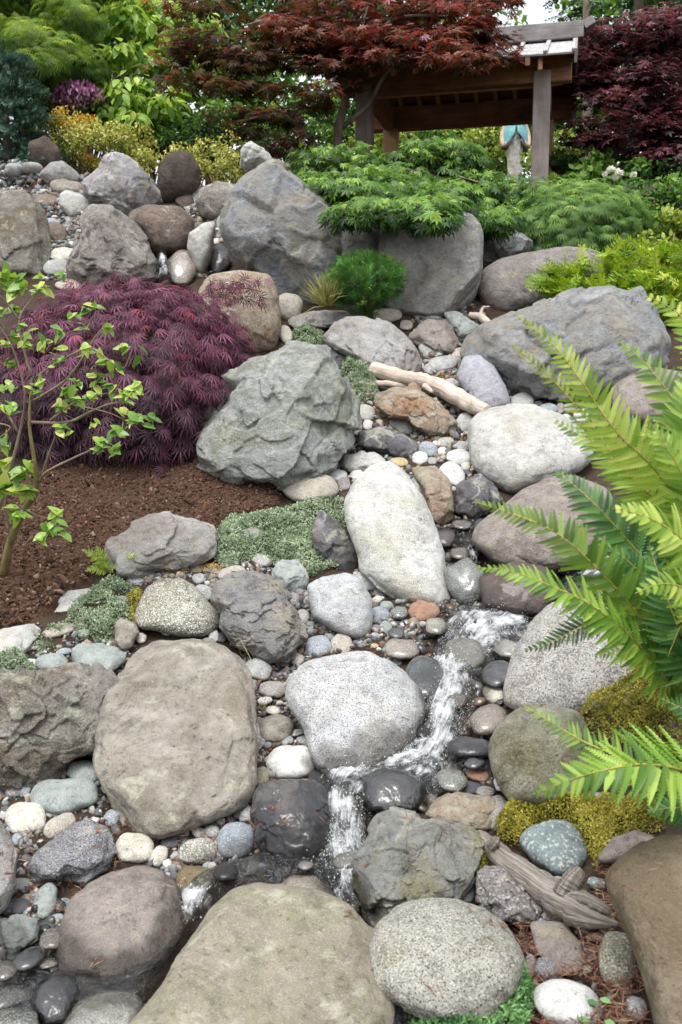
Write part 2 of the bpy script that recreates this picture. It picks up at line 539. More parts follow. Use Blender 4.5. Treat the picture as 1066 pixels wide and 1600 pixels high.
RK['red'] = rock_mat('red_brown_stone', S(132, 97, 80), S(149, 117, 97), 0.1, stain=S(165, 136, 114), stain_amt=0.52, bump=0.4)
RK['salt'] = rock_mat('salt_and_pepper_stone', S(126, 126, 129), S(143, 143, 146), 1.0, sp_dark=S(63, 63, 68), sp_light=S(180, 180, 182), sp_scale=264, bump=0.6, lich=0.55)
RK['pitted'] = rock_mat('pitted_stone', S(131, 126, 123), S(148, 143, 140), 0.5, sp_dark=S(79, 74, 74), sp_scale=144, bump=0.7, pit=0.5, lich=0.55)
RK['knob'] = rock_mat('grey_olive_stone', S(122, 124, 121), S(144, 143, 136), 0.1, stain=S(134, 129, 96), stain_amt=0.95, stain_sc=2.2, bump=0.7, mott=0.4, lich=0.7)
RK['cobgrey'] = rock_mat('grey_cobble', S(130, 132, 130), S(153, 153, 150), 0.45, sp_dark=S(99, 99, 97), bump=0.3, rough=0.8)
RK['cobblue'] = rock_mat('blue_cobble', S(118, 127, 134), S(138, 144, 149), 0.45, sp_dark=S(90, 97, 103), bump=0.3, rough=0.8)
RK['cobgreen'] = rock_mat('green_cobble', S(126, 134, 130), S(145, 150, 145), 0.5, sp_dark=S(96, 104, 103), sp_light=S(179, 184, 181), bump=0.3, rough=0.8)
RK['cobteal'] = rock_mat('teal_spotted_cobble', S(107, 120, 121), S(124, 136, 136), 0.7, sp_dark=S(91, 104, 105), sp_light=S(197, 197, 189), sp_scale=115, bump=0.3, rough=0.8)
RK['cobtan'] = rock_mat('tan_cobble', S(147, 139, 126), S(164, 159, 145), 0.45, sp_dark=S(115, 107, 96), bump=0.35, rough=0.82)
RK['cobcream'] = rock_mat('cream_cobble', S(175, 170, 155), S(194, 191, 179), 0.5, sp_dark=S(132, 126, 111), bump=0.35, rough=0.82)
RK['cobwhite'] = rock_mat('white_cobble', S(172, 172, 168), S(190, 190, 186), 0.4, sp_dark=S(143, 143, 140), bump=0.3, rough=0.8)
RK['cobmauve'] = rock_mat('mauve_cobble', S(118, 112, 110), S(139, 133, 129), 0.3, bump=0.3, rough=0.8)
RK['cobdark'] = rock_mat('dark_cobble', S(63, 65, 68), S(84, 84, 87), 0.0, bump=0.3, rough=0.7)
RK['wetdark'] = rock_mat('wet_black_stone', S(22, 23, 25), S(38, 39, 42), 0.0, stain=S(88, 88, 88), stain_amt=0.52, bump=0.3, rough=0.11, spec=0.4, coat=1.0)
RK['damp'] = rock_mat('damp_dark_stone', S(34, 35, 38), S(60, 60, 64), 0.0, stain=S(106, 101, 97), stain_amt=0.78, stain_sc=3.0, bump=0.6, rough=0.34, spec=0.35, coat=0.5)
RK['wetgreen'] = rock_mat('wet_green_stone', S(81, 87, 79), S(117, 119, 111), 0.4, stain=S(68, 65, 47), stain_amt=0.65, bump=0.5, rough=0.25, spec=0.6, coat=1.0)
RK['wettan'] = rock_mat('wet_tan_stone', S(104, 94, 79), S(131, 120, 106), 0.3, stain=S(88, 74, 57), stain_amt=0.65, bump=0.4, rough=0.25, spec=0.6, coat=1.0)
RK['wetbrown'] = rock_mat('wet_brown_stone', S(60, 47, 42), S(84, 68, 60), 0.0, bump=0.5, rough=0.22, spec=0.6, coat=0.25)
RK['wetspeck'] = rock_mat('wet_speckled_stone', S(40, 44, 46), S(60, 66, 68), 0.8, sp_dark=S(30, 32, 33), sp_light=S(125, 131, 131), sp_scale=216, bump=0.5, rough=0.3, spec=0.6, coat=1.0)
RK['wetpale'] = rock_mat('wet_pale_stone', S(134, 134, 123), S(158, 157, 146), 0.4, stain=S(114, 110, 87), stain_amt=0.78, bump=0.4, rough=0.3, spec=0.5, coat=1.0)

RK['corner'] = rock_mat('brown_corner_stone', S(108, 98, 80), S(128, 116, 98), 0.3, sp_dark=S(76, 68, 56), sp_light=S(134, 124, 106), sp_scale=240, stain=S(94, 82, 62), stain_amt=0.78, bump=0.5, lich=0.4)

_ang = np.linspace(-np.pi, np.pi, 241)


def outline(poly, sig=2.0):
    """radius of a closed outline as a function of angle round its centre (x right, y up)"""
    q = np.asarray(poly, float).copy()
    # area centroid
    x, y = q[:, 0], q[:, 1]
    x2, y2 = np.roll(x, -1), np.roll(y, -1)
    cr = x * y2 - x2 * y
    A = cr.sum() / 2
    cx = ((x + x2) * cr).sum() / (6 * A); cy = ((y + y2) * cr).sum() / (6 * A)
    rx, ry = x - cx, -(y - cy)
    R = np.zeros(len(_ang))
    for i in range(len(q)):
        j = (i + 1) % len(q)
        ax, ay, bx, by = rx[i], ry[i], rx[j], ry[j]
        ex, ey = bx - ax, by - ay
        dx, dy = np.cos(_ang), np.sin(_ang)
        den = dx * ey - dy * ex
        den = np.where(np.abs(den) < 1e-9, 1e-9, den)
        t = (ax * ey - ay * ex) / den
        u = (ax * dy - ay * dx) / den
        ok = (t > 0) & (u >= -1e-6) & (u <= 1 + 1e-6)
        R = np.where(ok, np.maximum(R, t), R)
    R = np.where(R <= 0, np.median(R), R)
    k = np.exp(-0.5 * (np.arange(-20, 21) / sig) ** 2); k /= k.sum()
    Rp = np.concatenate([R[-21:-1], R, R[1:21]])
    R = np.convolve(Rp, k, 'same')[20:-20]
    return cx, cy, R, abs(A)


def ell(cx, cy, rx, ry, rot=0.0, n=18, wob=0.05, seed=0, sq=2.2):
    r = np.random.default_rng(seed)
    t = np.arange(n) / n * 2 * np.pi
    w = 1 + wob * r.normal(size=n)
    c, s = np.cos(t), np.sin(t)
    k = (np.abs(c) ** sq + np.abs(s) ** sq) ** (-1 / sq)
    x = rx * c * k * w; y = ry * s * k * w
    a = math.radians(rot)
    return [(cx + x[i] * math.cos(a) - y[i] * math.sin(a), cy + x[i] * math.sin(a) + y[i] * math.cos(a)) for i in range(n)]


STONES = []


def stone(name, label, cat, poly, mat, thick=0.85, lean=0.6, style='round', sub=None, seed=None, group=None, near=0.0, ex=2.4, amp=1.0):
    """one stone: its outline is given in photograph pixels; it stands on the slope at its own distance,
    as deep as it is wide, half sunk in the ground"""
    seed = seed if seed is not None else len(STONES) * 13 + 5
    rg = np.random.default_rng(seed)
    cx, cy, R, area = outline(poly, {'round': 3.0, 'cobble': 5.0, 'slab': 3.5}.get(style, 2.0))
    q = np.asarray(poly, float)
    y0, y1 = q[:, 1].min(), q[:, 1].max()
    h, w = y1 - y0, q[:, 0].max() - q[:, 0].min()
    dc = D(cx, min(cy, 2000)); db = D(cx, y1 - 0.12 * h); dt = D(cx, max(y0 + 0.1 * h, 292))
    slope = (dt - db) / max(0.76 * h / FPX * dc, 1e-6)      # metres further per metre up
    slope = min(slope, 2.6) * lean
    s = dc / FPX
    c = thick * 0.5 * math.sqrt(w * h) * s
    # centre: the lower rim rests on the ground
    low = (y1 - cy) * s * 0.80
    dep = db + slope * low - near - c * 0.10
    s = dep / FPX
    ctr = P(cx, cy, dep)
    fw = ctr - np.array([0, 0, CAMZ]); dist = np.linalg.norm(fw); fw = fw / dist
    rt = norm(np.cross(fw, [0, 0, 1.0])); uw = np.cross(rt, fw)
    cphi = dep / math.hypot(dep, (800 - cy) / FPX * dep)
    sub = sub or (7 if style == 'rugged' and area > 9000 else 6 if area > 4500 else 5 if area > 700 else 4)
    n, F = ico(sub)
    th = np.arctan2(n[:, 1], n[:, 0]); rho = np.hypot(n[:, 0], n[:, 1]); nz = n[:, 2]
    den = (rho ** ex + np.abs(nz) ** ex) ** (1 / ex)
    rho, nz = rho / den, nz / den
    Rt = np.interp(th, _ang, R) * s * 1.03
    # inner shells are rounder than the outline
    Rm = math.sqrt(area / np.pi) * s
    Rr = Rt * rho ** 0.35 + Rm * (1 - rho ** 0.35)
    X = Rr * rho * np.cos(th); Y = Rr * rho * np.sin(th) * cphi; Z = nz * c
    p = np.stack([X, Y, Z], 1)
    size = math.sqrt(area) * s
    nd = norm(p * np.array([1, 1, 1 / max(thick, 0.3)]))
    o3 = rg.uniform(-50, 50, 3)
    if style in ('angular', 'rugged', 'slab'):
        k = {'angular': 16, 'rugged': 14, 'slab': 9}[style]
        dirs = norm(rg.normal(size=(k, 3)) * np.array([1, 1, 1.2]))
        if style == 'slab':
            dirs[0] = norm(np.array([0.08, 0.12, -1.0]))
        for i, dv in enumerate(dirs):
            ext = (p @ dv).max()
            cut = ext * (rg.uniform(0.80, 0.93) if not (style == 'slab' and i == 0) else 0.72)
            # facets facing the rim barely trim the traced outline
            if abs(dv[2]) < 0.45:
                cut = ext * rg.uniform(0.93, 0.99)
            over = np.maximum(p @ dv - cut, 0)
            p = p - over[:, None] * dv * 0.93
    f = 1.0 / size
    a = {'round': 0.028, 'angular': 0.05, 'rugged': 0.08, 'slab': 0.035, 'cobble': 0.035}[style] * amp
    disp = a * size * fbm(p * f * 1.9 + o3, seed, 3)
    if style in ('angular', 'rugged', 'slab', 'round'):
        # chipped faces: each cell of broken surface has its own level and tilt
        K = {'angular': 34, 'rugged': 60, 'slab': 14, 'round': 12}[style]
        ka = {'angular': 0.020, 'rugged': 0.034, 'slab': 0.007, 'round': 0.005}[style] * amp
        for K_, k_ in ((K, ka), (K * 4, ka * 0.45)):
            cells = p[rg.integers(0, len(p), K_)] + rg.normal(size=(K_, 3)) * 0.03 * size
            wp = p + 0.05 * size * np.stack([fbm(p * f * 5 + o3 + 7 * j, seed + 20 + j, 3) for j in range(3)], 1)
            best = np.full(len(p), 1e9); idx = np.zeros(len(p), int)
            for ci in range(K_):
                dd = ((wp - cells[ci]) ** 2).sum(1)
                m_ = dd < best
                best[m_] = dd[m_]; idx[m_] = ci
            off = rg.normal(size=K_) * k_ * size
            grd = rg.normal(size=(K_, 3)) * k_ * 3.2
            disp = disp + np.clip(off[idx] + ((p - cells[idx]) * grd[idx]).sum(1), -3 * k_ * size, 3 * k_ * size)
        rd = fbm(p * f * 4.6 + o3 + 9, seed + 7, 5, True)
        k2 = {'angular': 0.012, 'rugged': 0.012, 'slab': 0.012, 'round': 0.008}[style] * amp
        disp = disp + k2 * size * rd
        # fracture lines along a few planes, broken off here and there
        wb = fbm(p * f * 2.4 + o3 + 77, seed + 41, 4)
        for ck in range({'rugged': 4, 'angular': 3, 'slab': 3, 'round': 2}[style]):
            dn_ = norm(rg.normal(size=3)); of_ = rg.uniform(-0.3, 0.3)
            ln_ = (p @ dn_) * f - of_ + 0.16 * wb
            cm = np.clip(fbm(p * f * 1.3 + o3 + 99 + ck * 5, seed + 43 + ck, 2) * 5 - 0.6, 0, 1)
            disp = disp - 0.016 * size * np.exp(-(ln_ / 0.011) ** 2) * cm + 0.012 * size * cm * np.tanh(ln_ / 0.02) * (style != 'round')
        disp = disp + 0.005 * size * fbm(p * f * 20 + o3, seed + 3, 4)
    p = p + nd * disp[:, None]
    # turn into world axes: lean back with the slope
    sh = slope * p[:, 1:2]
    gr = np.clip(1 + sh / dist, 0.6, 1.6)
    V = p[:, :1] * gr * rt + p[:, 1:2] * gr * uw + (p[:, 2:3] + sh) * fw
    me = mesh_np(name, V, F[:, ::-1] if True else F, RK[mat], smooth=True)
    o = obj(name, me, None, ctr, label, cat, group)
    STONES.append((o, cx, cy, R, dep))
    return o


def B(label, poly, mat, **k):
    return stone('boulder', label, 'boulder', poly, mat, **k)


def C(label, cx, cy, rx, ry, mat, rot=0, **k):
    k.setdefault('style', 'cobble'); k.setdefault('lean', 0.55); k.setdefault('thick', 0.8)
    sq = k.pop('sq', 2.3)
    return stone(k.pop('name', 'cobble'), label, 'stone', ell(cx, cy, rx, ry, rot, seed=int(cx * 7 + cy), sq=sq), mat, ex=2.15, **k)


# ---- the upper bank
B('broad weathered tan boulder cut by the left edge of the upper bank', [(-45, 318), (0, 304), (40, 301), (64, 318), (73, 349), (75, 403), (66, 432), (20, 440), (-45, 440)], 'leftbank', style='slab', lean=0.25, amp=1.2)
B('tall pointed grey boulder with white veins in front of the yellow shrub', [(176, 235), (189, 239), (216, 261), (233, 281), (250, 316), (240, 332), (203, 347), (169, 330), (135, 308), (133, 288), (155, 268), (165, 244)], 'greyvein', style='angular', lean=0.15)
B('mottled grey brown boulder directly below the tall pointed veined one', [(162, 327), (189, 327), (209, 349), (233, 389), (246, 409), (245, 440), (169, 446), (108, 440), (115, 406), (128, 376), (128, 349), (145, 328)], 'mottle', style='angular', lean=0.25, near=0.1)
B('smooth reddish brown boulder wedged beside the mottled grey boulder', [(233, 322), (280, 323), (302, 342), (301, 372), (287, 393), (263, 398), (250, 411), (236, 391), (220, 364), (203, 345), (209, 332)], 'brown', lean=0.15)
B('slim white slanting rock next to the brown boulder', [(317, 349), (338, 346), (334, 369), (328, 409), (316, 430), (306, 423), (294, 389), (297, 365)], 'pale', lean=0.15, near=0.12)
B('dark brown upright boulder half hidden by the right yellow shrub', [(280, 235), (297, 239), (312, 261), (311, 288), (297, 305), (280, 322), (250, 322), (245, 295), (250, 268), (263, 244)], 'dkbrown', lean=0.1)
B('rounded grey boulder below the yellow shrub, touching the big blue grey boulder', [(341, 284), (362, 287), (380, 297), (376, 320), (350, 342), (330, 347), (312, 339), (306, 315), (316, 296)], 'mottle', lean=0.15)
B('huge blue grey boulder standing left of the small pine', [(418, 266), (441, 265), (470, 287), (510, 318), (534, 345), (545, 400), (530, 470), (505, 489), (470, 489), (432, 465), (415, 438), (390, 420), (372, 399), (352, 362), (355, 330), (370, 300), (395, 280)], 'dkblue', style='angular', lean=0.12, thick=0.8, amp=0.7)
B('dark shaded boulder behind the small round pine', [(505, 325), (590, 330), (600, 400), (590, 480), (520, 486), (500, 400)], 'blue', lean=0.1, near=-0.15)
B('large upright pale grey boulder right of the small pine', [(600, 350), (660, 338), (700, 335), (735, 337), (748, 360), (749, 420), (737, 470), (720, 494), (660, 500), (620, 494), (600, 455), (592, 400)], 'grey', style='slab', lean=0.12)
B('long low warm grey boulder under the light green dome shrub', [(748, 426), (782, 405), (830, 395), (885, 389), (927, 395), (954, 412), (968, 440), (935, 475), (872, 480), (830, 484), (782, 491), (758, 473), (745, 447)], 'wide', lean=0.2, thick=0.7)
B('shaded grey boulder peeping from beneath the light green dome shrub', [(751, 362), (790, 352), (835, 380), (800, 408), (754, 415)], 'blue', style='angular', lean=0.1)
B('dark grey boulder in shadow by the blue spruce', [(48, 225), (72, 212), (92, 232), (98, 262), (60, 270), (40, 258)], 'dkbrown', lean=0.1, near=-0.4)
B('white streaked boulder behind the right yellow shrub', [(378, 232), (395, 220), (420, 240), (432, 262), (395, 272), (372, 258)], 'pale', style='angular', lean=0.1, near=-0.5)
B('flat tan rock on top of the huge blue grey boulder', [(400, 262), (425, 248), (462, 258), (458, 272), (430, 276), (405, 274)], 'tan', lean=0.1, near=-0.35)
B('rounded boulder with orange stain behind the purple maple', [(310, 458), (330, 433), (380, 425), (420, 430), (432, 460), (436, 512), (425, 548), (390, 553), (350, 535), (320, 502)], 'orange', lean=0.2)
C('small tan stone between the orange stained boulder and the huge blue grey one', 452, 481, 21, 24, 'cobtan', name='boulder', lean=0.2)
B('long flat grey stone lying above the pale pitted boulder', [(448, 508), (455, 495), (490, 487), (545, 486), (556, 495), (535, 506), (490, 514), (462, 517)], 'grey', style='angular', lean=0.5)
C('squat tan grey stone at the foot of the small pine', 605, 493, 22, 11, 'cobtan', sq=3)

# ---- the middle of the slope
B('broad pale grey boulder above the driftwood log', [(501, 530), (535, 500), (572, 498), (609, 512), (636, 531), (656, 558), (662, 585), (625, 596), (582, 584), (555, 562), (528, 548)], 'grey', style='angular', lean=0.45, thick=0.75)
B('brownish mauve rock beside the broad pale boulder', [(636, 524), (668, 500), (700, 502), (715, 531), (712, 550), (683, 553), (653, 541)], 'mauve', style='angular', lean=0.4)
B('slanting green grey slab rock below the upright pale boulder', [(693, 489), (714, 488), (754, 511), (746, 523), (720, 533), (707, 513)], 'cobgreen', style='angular', lean=0.4)
B('massive blue grey boulder under the golden yew', [(724, 540), (748, 515), (775, 505), (820, 488), (865, 470), (906, 458), (940, 455), (975, 460), (999, 488), (1029, 512), (1038, 542), (1015, 585), (968, 600), (920, 626), (872, 634), (834, 631), (800, 620), (779, 592), (738, 560)], 'blue', style='angular', lean=0.25, thick=0.7, amp=1.1)
B('smooth violet grey stone right of the driftwood log', [(724, 558), (751, 556), (771, 571), (790, 605), (799, 634), (775, 645), (755, 648), (734, 622), (714, 590)], 'violet', lean=0.35)
B('big smooth tan and white boulder left of the fern tips', [(731, 656), (762, 642), (800, 634), (837, 637), (872, 650), (906, 675), (923, 711), (900, 735), (844, 754), (800, 773), (769, 755), (741, 728), (732, 690)], 'pale', lean=0.4, thick=0.8)
B('flat mauve grey rock behind the upper right fern fronds', [(960, 600), (1010, 575), (1075, 585), (1100, 640), (1030, 670), (965, 650)], 'mauve', lean=0.4)
B('large brownish mauve boulder behind the fern beside the stream', [(782, 801), (813, 771), (851, 750), (892, 747), (940, 764), (975, 819), (985, 866), (954, 888), (896, 900), (844, 893), (786, 884), (741, 850), (749, 826)], 'mauve', lean=0.35, thick=0.8)
B('wet dark brown rock where the water pours over', [(752, 905), (800, 878), (850, 886), (880, 925), (848, 962), (790, 962), (756, 950)], 'wetbrown', lean=0.3, near=0.04)
B('tall leaning white granite boulder in the centre of the slope', [(598, 722), (618, 727), (639, 748), (659, 778), (679, 829), (693, 872), (700, 916), (716, 945), (689, 953), (639, 943), (591, 920), (564, 893), (562, 869), (544, 822), (537, 788), (551, 761), (575, 734)], 'white', lean=0.35, thick=0.6)
B('rust streaked cream stone right of the tall white boulder', [(645, 731), (679, 726), (699, 748), (708, 778), (710, 808), (696, 827), (676, 817), (667, 785), (660, 764), (647, 746)], 'orange', lean=0.3, style='angular', amp=0.7)
B('dark slate rock with white veins above the trickle', [(711, 764), (747, 741), (767, 754), (783, 780), (770, 800), (737, 812), (712, 800)], 'slate', style='angular', lean=0.3)
B('angular rust and tan rock under the driftwood log', [(589, 619), (609, 608), (650, 605), (670, 615), (714, 659), (712, 676), (670, 680), (650, 671), (636, 654), (606, 651), (592, 637)], 'orange', style='rugged', lean=0.35, amp=0.8, near=0.03)
B('dark grey angular rock below the rust and tan rock', [(560, 675), (599, 668), (629, 676), (655, 693), (651, 708), (629, 717), (589, 704), (560, 696)], 'slate', style='angular', lean=0.4)
B('pale pinkish rock above the tip of the tall white boulder', [(536, 714), (565, 706), (585, 706), (603, 720), (589, 732), (562, 740), (537, 732)], 'pale', style='angular', lean=0.5)
B('big rugged green grey boulder right of the purple maple', [(352, 585), (395, 557), (450, 545), (500, 549), (527, 575), (537, 620), (536, 692), (520, 732), (480, 748), (440, 768), (400, 768), (350, 750), (300, 714), (297, 680), (318, 625)], 'green', style='angular', lean=0.25, thick=0.85, amp=1.35, sub=7)
C('rounded tan stone at the foot of the rugged green grey boulder', 485, 762, 43, 23, 'cobtan', name='boulder', lean=0.45)
B('grey rock shelf above the right shoulder of the rugged green boulder', [(492, 556), (515, 542), (550, 548), (562, 566), (540, 578), (505, 570)], 'slate', style='angular', lean=0.5)

# ---- the left bed and lower left
B('low domed grey rock lying on the bark mulch', [(166, 866), (182, 837), (216, 817), (257, 809), (297, 810), (324, 824), (336, 848), (333, 874), (304, 888), (257, 895), (216, 899), (187, 895), (167, 884)], 'grey', style='angular', lean=0.4, amp=1.2)
B('round spotted granite boulder above the large tan slab', [(214, 962), (220, 942), (233, 918), (257, 906), (287, 907), (307, 922), (324, 942), (343, 966), (338, 985), (317, 996), (277, 993), (243, 983), (218, 979)], 'spot', lean=0.45)
B('dark layered angular boulder with a pale right flank', [(338, 917), (354, 898), (378, 889), (408, 895), (438, 915), (459, 949), (474, 1000), (459, 1023), (428, 1038), (401, 1025), (379, 1006), (359, 998), (346, 973), (352, 952), (336, 936)], 'layer', style='rugged', lean=0.35, amp=0.75)
B('smooth light grey granite boulder beside the green thyme mat', [(481, 914), (499, 904), (540, 896), (560, 903), (577, 935), (580, 962), (577, 989), (560, 1000), (526, 986), (488, 965)], 'ggran', lean=0.35)
B('small angular green rock between thyme and the layered boulder', [(427, 897), (435, 880), (465, 874), (484, 898), (477, 920), (452, 927), (433, 914)], 'cobgreen', style='angular', lean=0.3)
B('sharp dark wedge of rock sticking out of the thyme', [(486, 830), (502, 800), (526, 815), (548, 842), (564, 871), (557, 887), (540, 893), (515, 880), (496, 855)], 'slate', style='angular', lean=0.2, thick=0.6)
C('small dark stone poking out of the thyme mat', 392, 838, 18, 13, 'cobmauve', lean=0.4)
B('large flat tan slab boulder in the lower left', [(190, 1045), (210, 1010), (250, 994), (320, 998), (370, 1018), (386, 1060), (398, 1110), (403, 1170), (396, 1232), (370, 1262), (310, 1287), (250, 1304), (203, 1287), (178, 1235), (154, 1185), (157, 1140), (172, 1095)], 'tan', style='slab', lean=0.5, thick=0.55, amp=1.3)
B('rugged brownish boulder cut by the left edge', [(-60, 1045), (0, 1046), (50, 1052), (100, 1056), (150, 1060), (164, 1090), (157, 1150), (150, 1182), (110, 1194), (85, 1206), (72, 1224), (-60, 1226)], 'leftbank', style='rugged', lean=0.35, thick=0.7)
B('round white granite boulder left of the stream', [(449, 1056), (485, 1031), (539, 1019), (576, 1014), (603, 1029), (634, 1054), (654, 1081), (658, 1111), (646, 1147), (619, 1183), (576, 1210), (516, 1213), (490, 1184), (480, 1137), (450, 1097)], 'granite', lean=0.5, thick=0.65)
B('coarse grained granite boulder beneath the fern, right of the stream', [(793, 1105), (800, 1060), (812, 1020), (835, 975), (860, 948), (920, 940), (1000, 960), (1010, 1040), (980, 1085), (930, 1108), (870, 1120), (818, 1118)], 'coarse', lean=0.4, thick=0.7)
B('mossy granite boulder above the patch of golden moss', [(768, 1164), (783, 1132), (812, 1109), (852, 1102), (898, 1110), (918, 1138), (924, 1178), (912, 1233), (881, 1252), (832, 1254), (803, 1258), (783, 1228), (768, 1186)], 'moss', lean=0.35, near=0.05)
B('damp black boulder at the left edge of the stream', [(399, 1245), (410, 1225), (440, 1217), (480, 1221), (505, 1234), (514, 1260), (511, 1312), (490, 1338), (455, 1350), (424, 1343), (404, 1312), (396, 1270)], 'damp', style='angular', lean=0.35)
B('shiny wet black rock with water foaming over it', [(568, 1216), (600, 1200), (640, 1204), (663, 1225), (665, 1250), (650, 1267), (610, 1275), (578, 1268), (566, 1245)], 'wetdark', lean=0.4)
C('white rounded stone above the damp black boulder', 455, 1191, 35, 26, 'cobwhite', name='boulder', sq=2.8)
B('black and white speckled angular rock in the lower left', [(48, 1350), (60, 1325), (95, 1300), (135, 1285), (165, 1297), (184, 1345), (160, 1364), (128, 1384), (108, 1373), (60, 1370)], 'salt', style='angular', lean=0.4)
B('grey slab standing on edge at the left border', [(-40, 1265), (3, 1282), (25, 1340), (16, 1390), (3, 1428), (-40, 1435)], 'grey', style='slab', lean=0.3, near=0.05)
B('brown grey boulder split by a long thin crack', [(94, 1457), (111, 1404), (135, 1381), (176, 1363), (216, 1358), (257, 1370), (276, 1391), (283, 1431), (280, 1471), (257, 1505), (216, 1530), (162, 1528), (121, 1522), (97, 1498)], 'mauve', lean=0.5, thick=0.7, amp=1.3)
B('huge olive tan slab in the bottom foreground', [(150, 1690), (200, 1600), (250, 1540), (310, 1450), (350, 1400), (400, 1382), (460, 1384), (520, 1399), (560, 1424), (592, 1452), (606, 1520), (600, 1620), (560, 1720), (400, 1760), (200, 1750)], 'tanslab', style='slab', lean=0.62, thick=0.5, amp=0.8)
B('round lichen speckled granite boulder in the bottom foreground', [(581, 1480), (591, 1453), (624, 1420), (666, 1402), (708, 1402), (750, 1413), (786, 1437), (808, 1465), (816, 1492), (808, 1524), (788, 1556), (764, 1586), (726, 1594), (675, 1590), (615, 1572), (584, 1556), (578, 1516)], 'dome', lean=0.45, thick=0.85, near=0.03)
B('knobbly grey olive boulder right of the lower stream', [(553, 1363), (570, 1319), (590, 1285), (617, 1270), (651, 1276), (702, 1283), (752, 1297), (760, 1312), (748, 1340), (738, 1370), (715, 1403), (680, 1414), (634, 1434), (600, 1456), (573, 1446), (558, 1412)], 'knob', style='rugged', lean=0.45, thick=0.75, amp=0.55)
B('pale rust flecked rock above the knobbly grey olive boulder', [(659, 1277), (688, 1250), (712, 1240), (766, 1243), (778, 1265), (766, 1294), (749, 1300), (702, 1291)], 'orange', style='angular', lean=0.5, amp=0.7)
C('dark brown oval stone at the edge of the golden moss', 778, 1271, 20, 29, 'cobmauve', name='boulder')
B('round teal stone with white flecks lying in the golden moss', [(811, 1322), (822, 1302), (845, 1287), (869, 1280), (889, 1283), (909, 1303), (919, 1332), (904, 1356), (875, 1369), (840, 1354)], 'cobteal', lean=0.45, style='cobble')
B('pitted grey rock under the lower driftwood log', [(743, 1372), (758, 1356), (785, 1357), (815, 1380), (849, 1410), (838, 1434), (815, 1443), (775, 1433), (745, 1413)], 'pitted', style='angular', lean=0.45)
B('big brown boulder cut by the bottom right corner', [(948, 1397), (975, 1355), (1010, 1320), (1066, 1306), (1150, 1300), (1180, 1480), (1150, 1680), (1050, 1660), (1022, 1560), (1000, 1500), (962, 1425)], 'corner', lean=0.4, thick=0.6, near=0.05)
C('speckled oval stone standing against the bottom right boulder', 965, 1498, 26, 45, 'dome', name='boulder')
C('white oval stone at the bottom right', 888, 1568, 54, 34, 'cobwhite', name='boulder', rot=5)
B('dark oval rock at the right edge of the golden moss', [(936, 1347), (958, 1312), (990, 1295), (1022, 1302), (1012, 1327), (978, 1347), (945, 1354)], 'mauve', lean=0.4)
B('flat pinkish rock strewn with fallen needles', [(828, 1447), (880, 1440), (907, 1470), (914, 1505), (880, 1522), (843, 1494)], 'mauve', lean=0.75, thick=0.4)
B('greenish wet rock below the trickle beside the tall white boulder', [(695, 889), (730, 871), (757, 893), (762, 925), (745, 947), (718, 948), (699, 918)], 'wetgreen', lean=0.3)
B('tan and green wet rock behind the huge bottom slab', [(428, 1388), (456, 1368), (493, 1368), (517, 1391), (529, 1416), (480, 1430), (440, 1420)], 'wettan', lean=0.5)
B('rounded grey rock on the gravel shelf of the upper left', [(64, 272), (80, 255), (98, 252), (118, 266), (132, 284), (110, 292), (74, 288)], 'grey', lean=0.15)
B('pale grey wedge shaped rock in the upper left gravel', [(95, 305), (105, 298), (130, 304), (152, 324), (140, 334), (110, 340), (94, 322)], 'pale', lean=0.25)
B('large pale rock set in the green ground cover at the left edge', [(-30, 1000), (10, 985), (50, 979), (62, 990), (45, 1010), (25, 1034), (-30, 1040)], 'pale', style='angular', lean=0.6)
B('flat pale rock half buried at the edge of the mulch', [(73, 955), (85, 930), (120, 922), (147, 922), (135, 940), (120, 955), (90, 962)], 'pale', style='angular', lean=0.7, thick=0.5)
B('blue grey keeled stone left of the large tan slab', [(113, 1012), (125, 1004), (160, 1006), (196, 1022), (192, 1040), (165, 1056), (140, 1054), (118, 1035)], 'cobgreen', lean=0.45, style='angular', amp=0.6)
B('upright tan grey stone beside the spotted granite boulder', [(181, 975), (190, 966), (212, 975), (217, 990), (205, 1012), (190, 1018), (181, 1000)], 'tan', lean=0.35)
B('dark mossy rock in the pool at the bottom left', [(-30, 1545), (10, 1535), (45, 1550), (48, 1570), (10, 1582), (-30, 1580)], 'wetgreen', lean=0.6)
B('glossy black rock in the pool at the bottom left', [(50, 1560), (62, 1530), (90, 1515), (120, 1522), (124, 1555), (100, 1600), (68, 1602)], 'wetdark', lean=0.5)
B('pale wet rock under the water at the bottom left', [(95, 1600), (120, 1560), (160, 1545), (210, 1555), (225, 1585), (190, 1640), (110, 1650)], 'wetpale', lean=0.65, near=-0.03)
B('greenish wet slab at the bottom left corner', [(-30, 1580), (25, 1576), (55, 1590), (60, 1640), (-30, 1660)], 'wetgreen', lean=0.6)
B('green grey cut stone under the left border slab', [(2, 1432), (30, 1428), (58, 1440), (56, 1475), (20, 1492), (2, 1470)], 'cobgreen', style='angular', lean=0.4)
